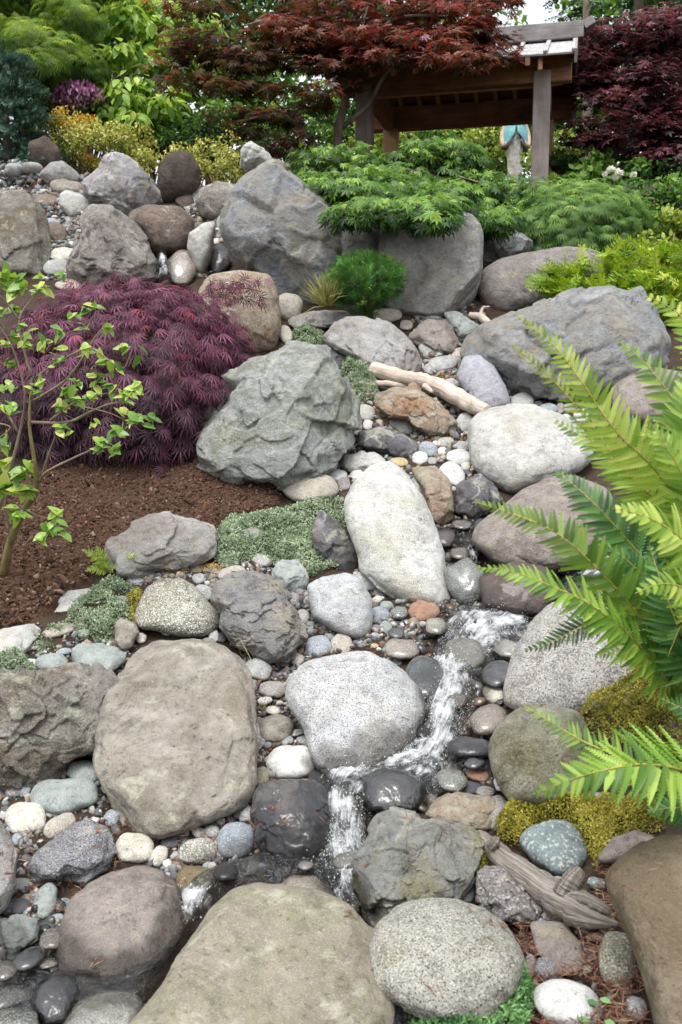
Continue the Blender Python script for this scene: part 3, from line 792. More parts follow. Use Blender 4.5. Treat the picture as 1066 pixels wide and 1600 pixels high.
# ---- cobbles one can pick out singly:  label, x, y, rx, ry, material, turn
for row in [
    ('large smooth grey green oval cobble in the lower left', 103, 1243, 53, 27, 'cobgreen', 2),
    ('pale oval cobble resting against the rugged left boulder', 132, 1206, 26, 17, 'cobgreen', 14),
    ('round cream cobble below the rugged left boulder', 40, 1279, 31, 25, 'cobcream', 10),
    ('tan flattened cobble under the large oval cobble', 93, 1290, 25, 15, 'cobtan', -28),
    ('mauve round cobble left of the large oval cobble', 22, 1234, 13, 12, 'cobmauve', 0),
    ('small blue grey cobble touching the large oval cobble', 41, 1231, 9, 13, 'cobblue', 15),
    ('blue white cobble below the lower corner of the tan slab', 175, 1278, 12, 14, 'cobblue', 30),
    ('cream round cobble under the tan slab', 210, 1325, 29, 25, 'cobcream', 10),
    ('small cream oval cobble right of the round cream one', 248, 1337, 13, 17, 'cobcream', 35),
    ('mottled olive cobble left of the blue grey block', 310, 1331, 30, 21, 'spot', 5),
    ('blue grey block shaped cobble by the damp black boulder', 368, 1315, 28, 29, 'cobblue', 8),
    ('bright ochre yellow round cobble at the water edge', 305, 1376, 31, 23, 'ochre', 8),
    ('slate blue flat cobble above the mottled olive one', 266, 1317, 15, 9, 'cobdark', 0),
    ('pinkish pebble under the lower edge of the tan slab', 311, 1301, 11, 9, 'cobmauve', 25),
    ('pale grey pebble under the right corner of the tan slab', 331, 1299, 12, 10, 'cobgrey', 15),
    ('small grey upright cobble left of the damp black boulder', 383, 1270, 11, 14, 'cobgrey', 0),
    ('wet grey cobble between the ochre cobble and the stream', 353, 1364, 19, 13, 'damp', -8),
    ('small tan cobble at the foot of the blue grey block', 395, 1350, 13, 12, 'cobtan', 0),
    ('green grey cobble at the left under the speckled angular rock', 33, 1382, 16, 11, 'cobgreen', 5),
    ('dark flat oval cobble left of the upright pale oval', 28, 1416, 19, 13, 'cobdark', 0),
    ('upright pale blue green oval cobble in red litter', 71, 1407, 17, 27, 'cobgreen', 14),
    ('small teal cobble right of the upright pale oval', 101, 1415, 9, 12, 'cobteal', 0),
    ('flat blue cobble left of the cracked boulder', 86, 1436, 14, 7, 'cobblue', -5),
    ('small blue grey cobble below the cream round cobble', 27, 1312, 8, 12, 'cobblue', 12),
    ('small white cobble in the pool at the bottom left', 55, 1523, 12, 14, 'cobwhite', 30),
    ('wet dark rounded stone at the pool edge', 45, 1500, 26, 17, 'wetdark', -20),
    ('wet brown stone left of the cracked boulder', 82, 1468, 20, 17, 'wettan', 0),
    ('tan flat stone lying in the shallow pool', 76, 1507, 14, 7, 'wettan', 0),
    ('wet tan stone by the left frame edge in the pool', 8, 1518, 18, 16, 'wettan', 0),
    # strip between slab and white granite
    ('grey oval cobble below the layered boulder', 404, 1046, 21, 16, 'cobgrey', 25),
    ('mauve brown cobble between tan slab and white granite boulder', 426, 1077, 21, 13, 'cobmauve', 5),
    ('flat white pebble in the strip beside the white granite boulder', 414, 1095, 12, 6, 'cobwhite', -5),
    ('cream pebble above the tan angular stone', 427, 1110, 11, 7, 'cobcream', 5),
    ('tan angular stone in the strip beside the white granite boulder', 429, 1138, 28, 22, 'tan', 0),
    ('small upright grey cobble below the tan angular stone', 407, 1157, 8, 11, 'cobgrey', -10),
    ('small grey green cobble right under the tan angular stone', 447, 1157, 12, 8, 'cobgreen', -10),
    ('flat white cobble right of the tan angular stone', 464, 1145, 11, 5, 'cobwhite', -15),
    ('flat grey cobble touching the white granite boulder', 478, 1158, 15, 8, 'cobgrey', 15),
    ('olive cobble left of the white rounded stone', 409, 1215, 13, 17, 'moss', 10),
    ('dark round cobble right of the white rounded stone', 494, 1214, 14, 13, 'cobdark', 10),
    # gravel between layered boulder, grey granite and tall white boulder
    ('blue white oval cobble above the white granite boulder', 496, 1010, 21, 16, 'cobblue', -8),
    ('tan cobble beside the blue white oval one', 534, 1007, 17, 16, 'cobtan', 20),
    ('small tan cobble at the foot of the layered boulder', 464, 1030, 11, 9, 'cobtan', 0),
    ('orange topped oval cobble above the white granite boulder', 627, 1014, 27, 16, 'wettan', 3),
    ('grey round cobble right of the layered boulder', 473, 964, 10, 12, 'cobgrey', 0),
    ('brown cobble in the gap between green rock and grey granite', 456, 937, 13, 11, 'cobmauve', 0),
    ('white cobble with an orange edge at the foot of the tall white boulder', 577, 906, 22, 17, 'cobwhite', -5),
    ('grey round cobble under the white cobble', 593, 927, 9, 9, 'cobgrey', 0),
    ('blue white oval cobble right of the grey granite boulder', 594, 960, 16, 11, 'cobblue', 5),
    ('pale green cobble above the blue white oval one', 605, 946, 11, 7, 'cobgreen', 10),
    ('dark green wet cobble left of the red brown stone', 624, 957, 13, 10, 'wetgreen', 0),
    ('red brown stone at the water under the tall white boulder', 663, 955, 25, 17, 'red', 5),
    ('grey green round cobble below the blue white oval', 603, 979, 10, 9, 'cobgreen', 0),
    ('black wet oval cobble near the stream edge', 619, 990, 13, 9, 'wetdark', 5),
    ('pinkish small cobble beside the grey granite boulder', 587, 982, 8, 6, 'cobmauve', 0),
    ('white small cobble in the gravel above the blue white oval', 511, 983, 10, 7, 'cobwhite', 0),
    ('pale pebble at the water below the red brown stone', 637, 975, 12, 7, 'cobwhite', 10),
    ('pale cream stone washed by the stream', 681, 979, 16, 14, 'wetpale', 0),
    ('little grey cobble touching the top right of the white granite boulder', 622, 1036, 9, 7, 'cobgrey', 15),
    ('small ochre pebble left of the orange topped cobble', 587, 1011, 8, 5, 'ochre', 20),
    # trickle beside the tall white boulder
    ('dark grey wet cobble right of the tall white boulder', 695, 841, 16, 14, 'damp', 0),
    ('brown wet cobble in the trickle', 719, 865, 16, 10, 'wettan', 0),
    ('black wet stone under the veined slate rock', 752, 822, 13, 12, 'wetdark', 0),
    ('tan wet cobble under the dark slate overhang', 722, 820, 15, 8, 'wettan', 0),
    # stones in the stream
    ('pale green boulder with water sheeting over it', 726, 1023, 31, 27, 'wetpale', 0),
    ('flat dark stone at the head of the rapids', 738, 975, 18, 8, 'wetdark', -5),
    ('pale wet stone right of the water sheeted boulder', 795, 1015, 22, 14, 'wetpale', 5),
    ('black wet block against the coarse granite boulder', 779, 1055, 27, 21, 'wetdark', 0),
    ('cream dry stone right of the rapids', 773, 1081, 18, 18, 'cobcream', -20),
    ('smooth tan wet oval stone below the cream one', 763, 1125, 29, 22, 'wettan', -25),
    ('grey wet rock streaming with water above the moss boulder', 735, 1168, 36, 16, 'damp', 0),
    ('pinkish stone under white water in the rapids', 712, 1095, 18, 14, 'wettan', 0),
    ('dark speckled wet boulder left of the rapids', 664, 1060, 33, 34, 'wetspeck', 30),
    ('green wet stone right of the foaming black rock', 706, 1219, 23, 18, 'wetgreen', 5),
    ('orange brown wet stone beside the mossy granite boulder', 746, 1211, 19, 10, 'red', 12),
    ('dark flat stone below the orange brown wet stone', 731, 1232, 23, 11, 'cobdark', -3),
    ('mauve flat stone left of the dark brown oval', 758, 1237, 15, 9, 'cobmauve', 0),
    ('small grey wet stone at the foot of the white granite boulder', 660, 1143, 14, 11, 'damp', 0),
    ('mossy dark stone in foam below the white granite boulder', 618, 1187, 13, 11, 'moss', 0),
    ('dark wet stone above the orange brown one', 742, 1193, 16, 9, 'wetdark', 0),
    ('orange pebble glinting in the rapids', 708, 1061, 6, 8, 'red', 0),
    ('white pebble beside the mossy granite boulder', 781, 1222, 9, 14, 'cobwhite', 0),
    ('pale stone in the foam right of the damp black boulder', 527, 1243, 13, 15, 'wetpale', 0),
    ('cream stone under the falling water below the black boulder', 545, 1345, 26, 14, 'wetpale', -10),
    ('small cream wet pebble at the foot of the damp black boulder', 478, 1352, 12, 8, 'wetpale', 0),
    # middle slope
    ('small tan oval cobble left of the thyme near the orange stained boulder', 446, 522, 11, 14, 'cobtan', -20),
    ('dark grey oval cobble right of the broad pale boulder', 692, 568, 23, 12, 'cobgrey', -8),
    ('upright small grey cobble at the edge of the broad pale boulder', 669, 577, 7, 9, 'cobgrey', -10),
    ('tan cobble touching the massive blue grey boulder', 716, 552, 12, 8, 'cobtan', -5),
    ('bluish slabby cobble on the mauve rock', 668, 545, 14, 11, 'cobgrey', 20),
    ('pale flat cobble above the driftwood log', 706, 598, 11, 7, 'cobgrey', 10),
    ('dark grey oval cobble in front of the rust and tan rock', 629, 663, 20, 14, 'cobgrey', 30),
    ('grey green cobble under the end of the driftwood log', 726, 659, 12, 16, 'cobgrey', 25),
    ('pale grey cobble right of the rugged green boulder', 545, 688, 11, 8, 'cobgrey', 5),
    ('whitish rough cobble beneath the thyme by the log', 570, 645, 17, 13, 'pale', 5),
    ('small blue cobble touching the rugged green boulder', 541, 660, 9, 8, 'cobblue', 15),
    ('tan small cobble next to the blue one', 555, 669, 11, 11, 'cobtan', -30),
    ('white small cobble left of the dark grey oval', 575, 664, 8, 8, 'cobwhite', 0),
    ('cream small cobble behind the dark grey oval', 615, 667, 10, 6, 'cobcream', 0),
    ('white round cobble above the rust streaked cream stone', 656, 716, 13, 10, 'cobwhite', 5),
    ('dark blue grey cobble above the white round one', 668, 702, 16, 12, 'cobblue', 5),
    ('small tan white cobble between dark blue and white ovals', 691, 706, 7, 8, 'cobcream', 0),
    ('whitish speckled oval cobble with a knob left of the tan and white boulder', 718, 715, 20, 13, 'cobwhite', 5),
    ('little cream cobble below the whitish speckled oval', 728, 728, 7, 7, 'cobcream', 0),
    ('white egg shaped cobble right of the rust streaked stone', 707, 741, 22, 16, 'cobwhite', 35),
    ('small grey cobble above the rust streaked cream stone', 676, 720, 8, 6, 'cobgrey', 0),
    ('grey cobble touching the tan and white boulder', 722, 698, 11, 9, 'cobgrey', 0),
    ('grey flat cobble below the rust and tan rock', 697, 691, 13, 8, 'cobgrey', 0),
    ('pale flat cobble above the rounded tan stone', 524, 743, 20, 10, 'cobwhite', 0),
    ('white and pink cobble left of the tall white boulder tip', 558, 742, 11, 8, 'cobwhite', 0),
    ('mauve grey round cobble left of the tall white boulder', 538, 756, 10, 11, 'cobmauve', 0),
    ('grey wedge cobble leaning on the rust streaked stone', 660, 763, 11, 18, 'cobgrey', -30),
    ('ochre tinted small stone above the rust streaked cream stone', 624, 722, 14, 7, 'ochre', 5),
    # gravel under the massive boulder
    ('round grey cobble under the massive blue grey boulder', 817, 628, 17, 14, 'cobgrey', 0),
    ('blue cobble with pale tip under the massive boulder', 857, 639, 14, 9, 'cobblue', 0),
    ('whitish cobble half hidden by the fern tip', 911, 650, 15, 11, 'cobwhite', 0),
    ('small mauve cobble in the row under the massive boulder', 876, 638, 6, 9, 'cobmauve', 0),
    ('tan cobble in the row under the massive boulder', 890, 637, 10, 7, 'cobtan', 0),
    ('small white cobble behind the tan and white boulder', 883, 652, 8, 5, 'cobwhite', 0),
    ('small dark cobble beside the round grey cobble', 841, 632, 7, 6, 'cobdark', 0),
    ('grey flat cobble right end of the row under the massive boulder', 905, 630, 11, 6, 'cobgrey', 0),
    # upper left shelf
    ('round grey cobble on the shelf at the far upper left', 24, 266, 16, 11, 'cobgrey', 0),
    ('grey cobble behind the spruce foot', 50, 263, 17, 10, 'grey', 0),
    ('pale flat cobble on the upper left shelf', 82, 276, 19, 6, 'cobgrey', 0),
    ('small whitish cobble on the upper left shelf', 88, 281, 9, 6, 'cobwhite', 0),
    ('warm grey flat cobble below the rounded shelf rock', 104, 292, 25, 11, 'tan', 5),
    ('rusty brown oval cobble on top of the left edge boulder', 74, 313, 19, 9, 'brown', 5),
    ('brown block in the gravel between the two big left boulders', 88, 363, 18, 15, 'brown', 20),
    ('cream stone in the gravel between the two big left boulders', 100, 398, 22, 11, 'cobcream', -5),
    ('grey stone below the cream one between the left boulders', 88, 418, 20, 12, 'cobgrey', -10),
    ('pale flat stone just above the purple maple crown', 112, 445, 26, 9, 'cobtan', -5),
    ('blue flat pebble in the upper left gravel', 84, 346, 11, 5, 'cobblue', 10),
    ('tan wet block right of the white trickle in the bank', 284, 419, 22, 27, 'wettan', 5),
    ('grey wet rock right of the slim white rock', 343, 404, 16, 24, 'damp', 10),
    ('dark brown round stone behind the brown boulder', 289, 314, 14, 13, 'dkbrown', 0),
    ('grey upright cobble left of the rounded grey boulder', 306, 307, 9, 14, 'cobgrey', 20),
    ('pale upright stone touching the huge blue grey boulder', 350, 341, 10, 19, 'cobgreen', 20),
    ('little cream pebble above the grey wet rock', 339, 377, 6, 5, 'cobcream', 0),
    ('small rock at the foot of the upright pale boulder', 676, 493, 13, 7, 'cobgrey', 0),
    ('small round cobble left of the mauve rock', 635, 508, 10, 8, 'cobtan', 0),
    ('small grey cobble at the lower left of the massive boulder', 683, 552, 10, 5, 'cobgrey', 0),
    # left bed
    ('long pale stone sunk in green ground cover', 93, 985, 26, 9, 'cobtan', -12),
    ('small tan stone in the ground cover', 57, 1008, 12, 8, 'cobtan', 0),
    ('pale flat pebble in the ground cover', 131, 989, 11, 6, 'cobwhite', 0),
    ('green grey oval cobble left of the blue grey keeled stone', 81, 1035, 24, 14, 'cobgreen', 3),
    ('small olive cobble between oval and keeled stone', 112, 1044, 8, 10, 'cobgreen', 0),
    ('flat slate cobble above the green grey oval', 101, 1018, 11, 5, 'cobblue', 0),
    ('white small cobble left of the green grey oval', 49, 1037, 9, 8, 'cobwhite', 0),
    ('round cream pebble left of the spotted granite boulder', 221, 997, 8, 8, 'cobcream', 0),
    ('pale pebble under the spotted granite boulder', 262, 986, 10, 7, 'cobwhite', 0),
    ('dark pebble under the spotted granite boulder', 279, 988, 8, 6, 'cobdark', 0),
    ('white upright pebble right of the spotted granite boulder', 334, 994, 8, 10, 'cobwhite', 0),
    ('dark pebble between spotted and layered boulders', 347, 996, 8, 8, 'cobdark', 0),
    ('grey cobble under the low domed rock', 212, 907, 14, 11, 'cobgrey', 0),
    ('blue pebble below the low domed rock', 231, 897, 8, 6, 'cobblue', 0),
    ('flat grey pebble below the low domed rock', 262, 899, 11, 6, 'cobgrey', 0),
    ('tan flat cobble right below the low domed rock', 306, 890, 11, 5, 'cobtan', 0),
    ('grey cobble right above the spotted granite boulder', 311, 904, 11, 8, 'cobgrey', 0),
    ('smooth grey cobble on the right shoulder of the spotted boulder', 319, 926, 17, 12, 'cobgrey', 25),
    ('pale cobble in the ground cover left of the spotted boulder', 190, 938, 11, 7, 'cobgrey', 0),
    ('small cobble in the gap above the tan slab', 172, 1067, 11, 13, 'cobtan', 10),
    ('blue grey pebble wedged beside the tan slab', 168, 1092, 8, 9, 'cobblue', 0),
    ('pale rounded top stone behind the layered boulder', 362, 895, 22, 10, 'cobtan', -10),
    ('pinkish cobble left of the thyme mat', 352, 872, 9, 8, 'cobmauve', 0),
    ('whitish broken stone in the thyme mat', 409, 875, 16, 9, 'pale', 15),
    # bottom right
    ('small blue cobble on the needle strewn rock', 844, 1443, 11, 9, 'cobblue', 0),
    ('flat grey cobble under the driftwood root', 863, 1432, 17, 8, 'cobgrey', 5),
    ('blue green cobble behind the driftwood root', 932, 1380, 14, 9, 'cobteal', 10),
    ('pale green upright cobble behind the lichen granite boulder', 727, 1393, 15, 19, 'cobgreen', 5),
    ('whitish round cobble between moss and the lower driftwood', 760, 1354, 12, 11, 'cobgrey', 0),
    ('round grey speckled cobble right of the lichen granite boulder', 855, 1513, 20, 18, 'salt', 0),
    ('dark round grey cobble at the bottom edge', 605, 1581, 28, 20, 'salt', 0),
    ('green cobble at the bottom edge', 554, 1581, 16, 13, 'cobgreen', 0),
    ('blue pebble at the bottom beside the huge slab', 576, 1563, 11, 9, 'cobblue', 0),
    ('mauve pebble under the lichen granite boulder', 640, 1570, 14, 10, 'cobmauve', 0),
    ('orange brown fallen cobble right of the driftwood root', 930, 1464, 15, 7, 'orange', -15),
    ('grey cobble at the bottom beside the brown corner boulder', 994, 1575, 16, 19, 'cobgrey', 0),
    ('blue grey cobble hidden under the lower fern frond', 937, 1250, 20, 12, 'cobblue', 0),
    ('small grey stone buried in the golden moss', 911, 1267, 8, 7, 'cobgrey', 0),
    ('little pale cobble half in the golden moss', 836, 1271, 9, 6, 'cobgrey', 0),
    ('narrow striped upright stone right of the lichen boulder', 828, 1510, 9, 20, 'mauve', 5),
    ('pale flat stone in the moss under the large fern', 986, 1095, 13, 5, 'cobtan', -10),
    ('dark grey rock at the right edge beneath the fern', 1062, 1145, 26, 22, 'slate', 0),
]:
    C(row[0], row[1], row[2], row[3], row[4], row[5], rot=row[6], near=0.07 if row[5][:3] in ('wet', 'dam') else 0.0)
# ---------------------------------------------------------------- soil bed, gravel, litter
def free_of_stones(px, py, margin=1.0):
    ok = np.ones(len(px), bool)
    for o, cx, cy, R, dep in STONES:
        dx, dy = px - cx, -(py - cy)
        r = np.hypot(dx, dy)
        near_ = r < R.max() * margin
        if near_.any():
            ok &= ~(near_ & (r < np.interp(np.arctan2(dy, dx), _ang, R) * margin))
    return ok


def soil_mat():
    g = G('bark_mulch')
    co = g.n('TexCoord').outputs['Object']
    n1 = g.noise(co, 60.0, 6, 0.7)
    n2 = g.noise(co, 12.0, 5, 0.6)
    col = g.ramp(n1, [(0.3, S(38, 30, 25)), (0.5, S(74, 54, 43)), (0.72, S(122, 96, 78))])
    col = g.mix(g.ramp(n2, [(0.35, 0.0), (0.7, 0.5)]), col, S(66, 46, 38))
    bp = g.n('Bump', Strength=0.9, Distance=0.02, Height=n1).outputs[0]
    p = g.n('BsdfPrincipled', Base_Color=col, Roughness=0.95, Normal=bp)
    p.inputs['Specular IOR Level'].default_value = 0.15
    return g.done(p.outputs[0])


M_SOIL = soil_mat()
SOIL = [(-120, 760), (60, 735), (150, 720), (300, 725), (400, 755), (445, 772), (432, 800), (345, 812), (335, 840), (200, 850), (165, 880), (140, 912), (110, 932), (85, 962), (30, 985), (-120, 1000)]
sx = np.arange(-120, 455, 2.6); sy = np.arange(715, 1005, 2.6)
gx, gy = np.meshgrid(sx, sy)
mask = in_poly(gx.ravel(), gy.ravel(), SOIL).reshape(gx.shape).astype(float)
bl = mask.copy()
for _ in range(5):
    q = np.pad(bl, 1, mode='edge')
    bl = (q[:-2, 1:-1] + q[2:, 1:-1] + q[1:-1, :-2] + q[1:-1, 2:] + bl) / 5
SV = P(gx.ravel(), gy.ravel(), D(gx.ravel(), gy.ravel()))
e = np.clip(bl.ravel(), 0, 1)
SV[:, 2] += ground_offset(SV)
SV[:, 2] += -0.02 + 0.05 * e + e * (0.022 * np.abs(fbm(SV * 22, 5, 4)) + 0.05 * fbm(SV * 4, 9, 3))
w_ = len(sx)
ii = (np.arange(len(sy) - 1)[:, None] * w_ + np.arange(w_ - 1)[None]).ravel()
keep = bl.ravel()[ii] > 0.02
ii = ii[keep]
ST_ = np.concatenate([np.stack([ii, ii + w_ + 1, ii + 1], 1), np.stack([ii, ii + w_, ii + w_ + 1], 1)])
obj('soil_bed', mesh_np('soil_bed', SV, ST_, M_SOIL, smooth=True), kind='structure')
SBVH = BVHTree.FromPolygons([tuple(map(float, v)) for v in SV], [tuple(map(int, t)) for t in ST_])


def rand_rot_axes(n):
    return norm(RNG.normal(size=(n, 3))), norm(RNG.normal(size=(n, 3)))


def lumps(n_templates, sub, jag, seed):
    out = []
    for k in range(n_templates):
        v, f = ico(sub)
        v = v * (1 + jag * fbm(v * 1.6 + k * 9, seed + k, 2))[:, None]
        out.append((v, f))
    return out


# mulch crumbs
x, y = sample_poly(SOIL, 8000)
pos = P(x, y, D(x, y)); pos[:, 2] += ground_offset(pos) + 0.035 + 0.05 * fbm(pos * 4, 9, 3)
tmpl = lumps(3, 1, 0.7, 50)
parts = []
for k, t in enumerate(tmpl):
    s_ = slice(k, None, 3)
    a, b = rand_rot_axes(len(pos[s_]))
    sc = RNG.uniform(0.003, 0.009, (len(pos[s_]), 1)) * RNG.uniform(0.3, 1.2, (len(pos[s_]), 3)) * np.array([2.0, 1, 1])
    big = RNG.random(len(sc)) < 0.03
    sc[big] *= 2.0
    parts.append(inst(t, pos[s_], a, b, sc))
V, T, R_ = cat3(parts)
g = G('mulch_crumb')
a_ = g.n('Attribute', dict(attribute_name='rnd')).outputs['Fac']
p_ = g.n('BsdfPrincipled', Base_Color=g.ramp(a_, [(0.0, S(38, 30, 25)), (0.5, S(76, 56, 44)), (0.92, S(102, 78, 63)), (1.0, S(136, 116, 98))]), Roughness=0.95)
p_.inputs['Specular IOR Level'].default_value = 0.1
M_CRUMB = g.done(p_.outputs[0])
obj('bark_mulch', mesh_np('bark_mulch', V, T, M_CRUMB, {'rnd': R_}), kind='stuff', label='loose brown bark mulch crumbs covering the planting bed', cat='mulch')

# gravel in the gaps
ZONES = [
    ([(535, 600), (600, 560), (700, 545), (745, 600), (745, 740), (700, 770), (620, 745), (520, 770), (530, 690)], 1150, 3.2, 7.5),
    ([(440, 930), (580, 885), (660, 945), (660, 1030), (560, 1045), (470, 1055)], 800, 3, 7.5),
    ([(380, 1010), (470, 1040), (500, 1190), (430, 1240), (380, 1260)], 560, 3, 7.5),
    ([(0, 1190), (165, 1170), (215, 1290), (395, 1270), (410, 1370), (290, 1400), (160, 1290), (60, 1440), (-20, 1450)], 900, 4, 9),
    ([(60, 290), (135, 270), (165, 330), (130, 370), (115, 440), (70, 440), (80, 350)], 700, 3, 6.5),
    ([(0, 250), (60, 255), (135, 285), (100, 310), (0, 310)], 260, 3, 7),
    ([(290, 320), (350, 330), (370, 400), (340, 440), (290, 430)], 240, 3, 6.5),
    ([(680, 790), (790, 790), (790, 900), (760, 960), (690, 960)], 420, 3.5, 9),
    ([(760, 600), (940, 610), (960, 660), (880, 665), (780, 650)], 330, 3.5, 7.5),
    ([(180, 880), (345, 885), (350, 930), (300, 905), (220, 920)], 260, 3, 6.5),
    ([(530, 1540), (650, 1555), (660, 1610), (530, 1610)], 120, 5, 10),
    ([(810, 1440), (950, 1400), (1010, 1560), (1000, 1620), (820, 1610)], 110, 4, 9),
    ([(-20, 1430), (110, 1420), (130, 1520), (60, 1610), (-20, 1610)], 330, 5, 13),
    ([(640, 470), (760, 480), (730, 570), (690, 590), (650, 540)], 320, 3, 6.5),
    ([(600, 940), (860, 930), (820, 1100), (800, 1260), (660, 1290), (640, 1190), (690, 1080)], 620, 5, 13),
    ([(500, 1210), (560, 1210), (580, 1430), (500, 1430), (420, 1400), (420, 1340)], 260, 5, 12),
    ([(160, 1000), (200, 1000), (180, 1200), (150, 1220)], 160, 4, 8),
    ([(20, 985), (210, 960), (215, 1030), (150, 1065), (20, 1060)], 200, 3, 7),
    ([(330, 880), (470, 880), (490, 960), (440, 920)], 160, 3, 7),
]
tmpl = lumps(5, 2, 0.22, 80)


def gravel_batch(zones):
    gp = []
    for poly, n, s0, s1 in zones:
        x, y = sample_poly(poly, n)
        m = free_of_stones(x, y, 0.97); x, y = x[m], y[m]
        if len(x):
            d = np.atleast_1d(D(x, y))
            r = (s0 + (s1 - s0) * RNG.random(len(x)) ** 2.2) * d / FPX
            gp.append((P(x, y, d), r))
    gpos = np.concatenate([a for a, b in gp]); grad = np.concatenate([b for a, b in gp])
    gpos[:, 2] += ground_offset(gpos) + grad * 0.2
    parts = []
    for k, t in enumerate(tmpl):
        s_ = slice(k, None, len(tmpl))
        n = len(gpos[s_])
        up = norm(np.array([0, -0.35, 1.0]) + RNG.normal(size=(n, 3)) * 0.45)
        sc = grad[s_, None] * np.stack([RNG.uniform(1.0, 1.5, n), RNG.uniform(0.7, 1.05, n), RNG.uniform(0.45, 0.8, n)], 1)
        parts.append(inst(t, gpos[s_], norm(RNG.normal(size=(n, 3))), up, sc))
    # grit and sand grains between the pebbles
    for poly, n, s0, s1 in zones:
        x, y = sample_poly(poly, n)
        m = free_of_stones(x, y, 0.99); x, y = x[m], y[m]
        if len(x):
            d = np.atleast_1d(D(x, y)); p = P(x, y, d); p[:, 2] += ground_offset(p) + 0.002
            a, b = rand_rot_axes(len(x))
            parts.append(inst(grit, p, a, b, (RNG.uniform(0.9, 2.6, len(x)) * d / FPX)[:, None] * RNG.uniform(0.6, 1.3, (len(x), 3))))
    return cat3(parts)


tmpl = lumps(4, 2, 0.3, 80) + lumps(2, 2, 0.75, 90)
grit = lumps(1, 1, 0.6, 97)[0]
WETZ = [ZONES[7], ZONES[12], ZONES[14], ZONES[15]]
V, T, R_ = gravel_batch([z for z in ZONES if z not in WETZ])
g = G('mixed_gravel')
a_ = g.n('Attribute', dict(attribute_name='rnd')).outputs['Fac']
co = g.n('TexCoord').outputs['Object']
c_ = g.ramp(a_, [(0.0, S(80, 80, 82)), (0.14, S(122, 124, 124)), (0.3, S(96, 92, 86)), (0.42, S(152, 152, 148)), (0.52, S(126, 134, 138)), (0.62, S(140, 126, 106)), (0.72, S(188, 184, 174)), (0.8, S(120, 96, 82)), (0.88, S(84, 88, 92)), (0.95, S(158, 146, 126)), (1.0, S(206, 204, 198))], 'CONSTANT')
nn = g.noise(co, 120.0, 4, 0.6)
c_ = g.mix(1.0, c_, g.ramp(nn, [(0.3, 0.75), (0.7, 1.15)]), 'MULTIPLY')
p_ = g.n('BsdfPrincipled', Base_Color=c_, Roughness=0.75, Normal=g.n('Bump', Strength=0.3, Distance=0.01, Height=nn).outputs[0])
M_GRAVEL = g.done(p_.outputs[0])
obj('gravel', mesh_np('gravel', V, T, M_GRAVEL, {'rnd': R_}, smooth=True), kind='stuff', label='mixed small gravel filling the gaps between the stones', cat='gravel')

V, T, R_ = gravel_batch(WETZ)
g = G('wet_gravel')
a_ = g.n('Attribute', dict(attribute_name='rnd')).outputs['Fac']
c_ = g.ramp(a_, [(0.0, S(44, 44, 46)), (0.2, S(72, 70, 66)), (0.38, S(60, 54, 46)), (0.55, S(92, 86, 76)), (0.7, S(70, 74, 72)), (0.82, S(86, 66, 50)), (0.93, S(120, 114, 102))], 'CONSTANT')
p_ = g.n('BsdfPrincipled', Base_Color=c_, Roughness=0.22)
obj('gravel', mesh_np('gravel', V, T, g.done(p_.outputs[0]), {'rnd': R_}, smooth=True), kind='stuff', label='dark wet gravel in the bed of the stream', cat='gravel')

# fallen needles
LIT = [([(150, 1180), (220, 1290), (400, 1260), (410, 1330), (300, 1350), (200, 1310)], 700), ([(30, 1290), (180, 1280), (200, 1390), (90, 1440), (40, 1420)], 700),
       ([(385, 1040), (480, 1040), (490, 1180), (420, 1230), (390, 1200)], 500), ([(810, 1420), (960, 1400), (1010, 1520), (1010, 1610), (800, 1610)], 2600),
       ([(500, 930), (660, 940), (650, 1030), (480, 1040)], 300), ([(740, 430), (770, 470), (770, 500), (730, 500)], 260), ([(930, 1330), (1030, 1290), (980, 1380), (930, 1400)], 500),
       ([(560, 1500), (600, 1500), (590, 1580), (560, 1580)], 200), ([(200, 900), (340, 895), (330, 930), (220, 940)], 200), ([(600, 640), (740, 600), (740, 740), (620, 740)], 300)]
ndl = (np.array([[-1, 0, 0], [0, 0.06, 0.05], [1, 0, 0], [0, -0.06, 0.05]], float), np.array([[0, 1, 2], [0, 2, 3]]))
pp = []
for poly, n in LIT:
    x, y = sample_poly(poly, n); m = free_of_stones(x, y, 0.93) | (RNG.random(n) < 0.03); x, y = x[m], y[m]
    pp.append(P(x, y, np.atleast_1d(D(x, y)) - 0.012))
lp = np.concatenate(pp); lp[:, 2] += 0.012 + RNG.random(len(lp)) * 0.012
# a few caught on the big stones
for o_, cx, cy, R, dep in STONES:
    if o_.name.startswith('boulder') and R.mean() > 48 and cy > 800 and 'wet' not in o_['label']:
        vs = np.empty(len(o_.data.vertices) * 3, np.float32); o_.data.vertices.foreach_get('co', vs)
        ns_ = np.empty(len(o_.data.vertices) * 3, np.float32); o_.data.vertices.foreach_get('normal', ns_)
        vs, ns_ = vs.reshape(-1, 3), ns_.reshape(-1, 3)
        up_ = np.where((ns_[:, 2] > 0.55) & (ns_[:, 1] < 0.2))[0]
        if len(up_) > 50:
            c0 = vs[RNG.choice(up_, 3)]
            w_ = np.min([np.linalg.norm(vs[up_] - c, axis=1) for c in c0], 0)
            pk = np.concatenate([RNG.choice(up_, 14), up_[np.argsort(w_)[:60]][RNG.integers(0, 60, 16)]])
            lp = np.concatenate([lp, vs[pk] + ns_[pk] * 0.003 + np.array(o_.location)])
n = len(lp)
ax = RNG.normal(size=(n, 3)) * np.array([1, 1, 0.35])
V, T, R_ = inst(ndl, lp, ax, RNG.normal(size=(n, 3)) * 0.4 + np.array([0, -0.3, 1]), RNG.uniform(0.008, 0.026, n))
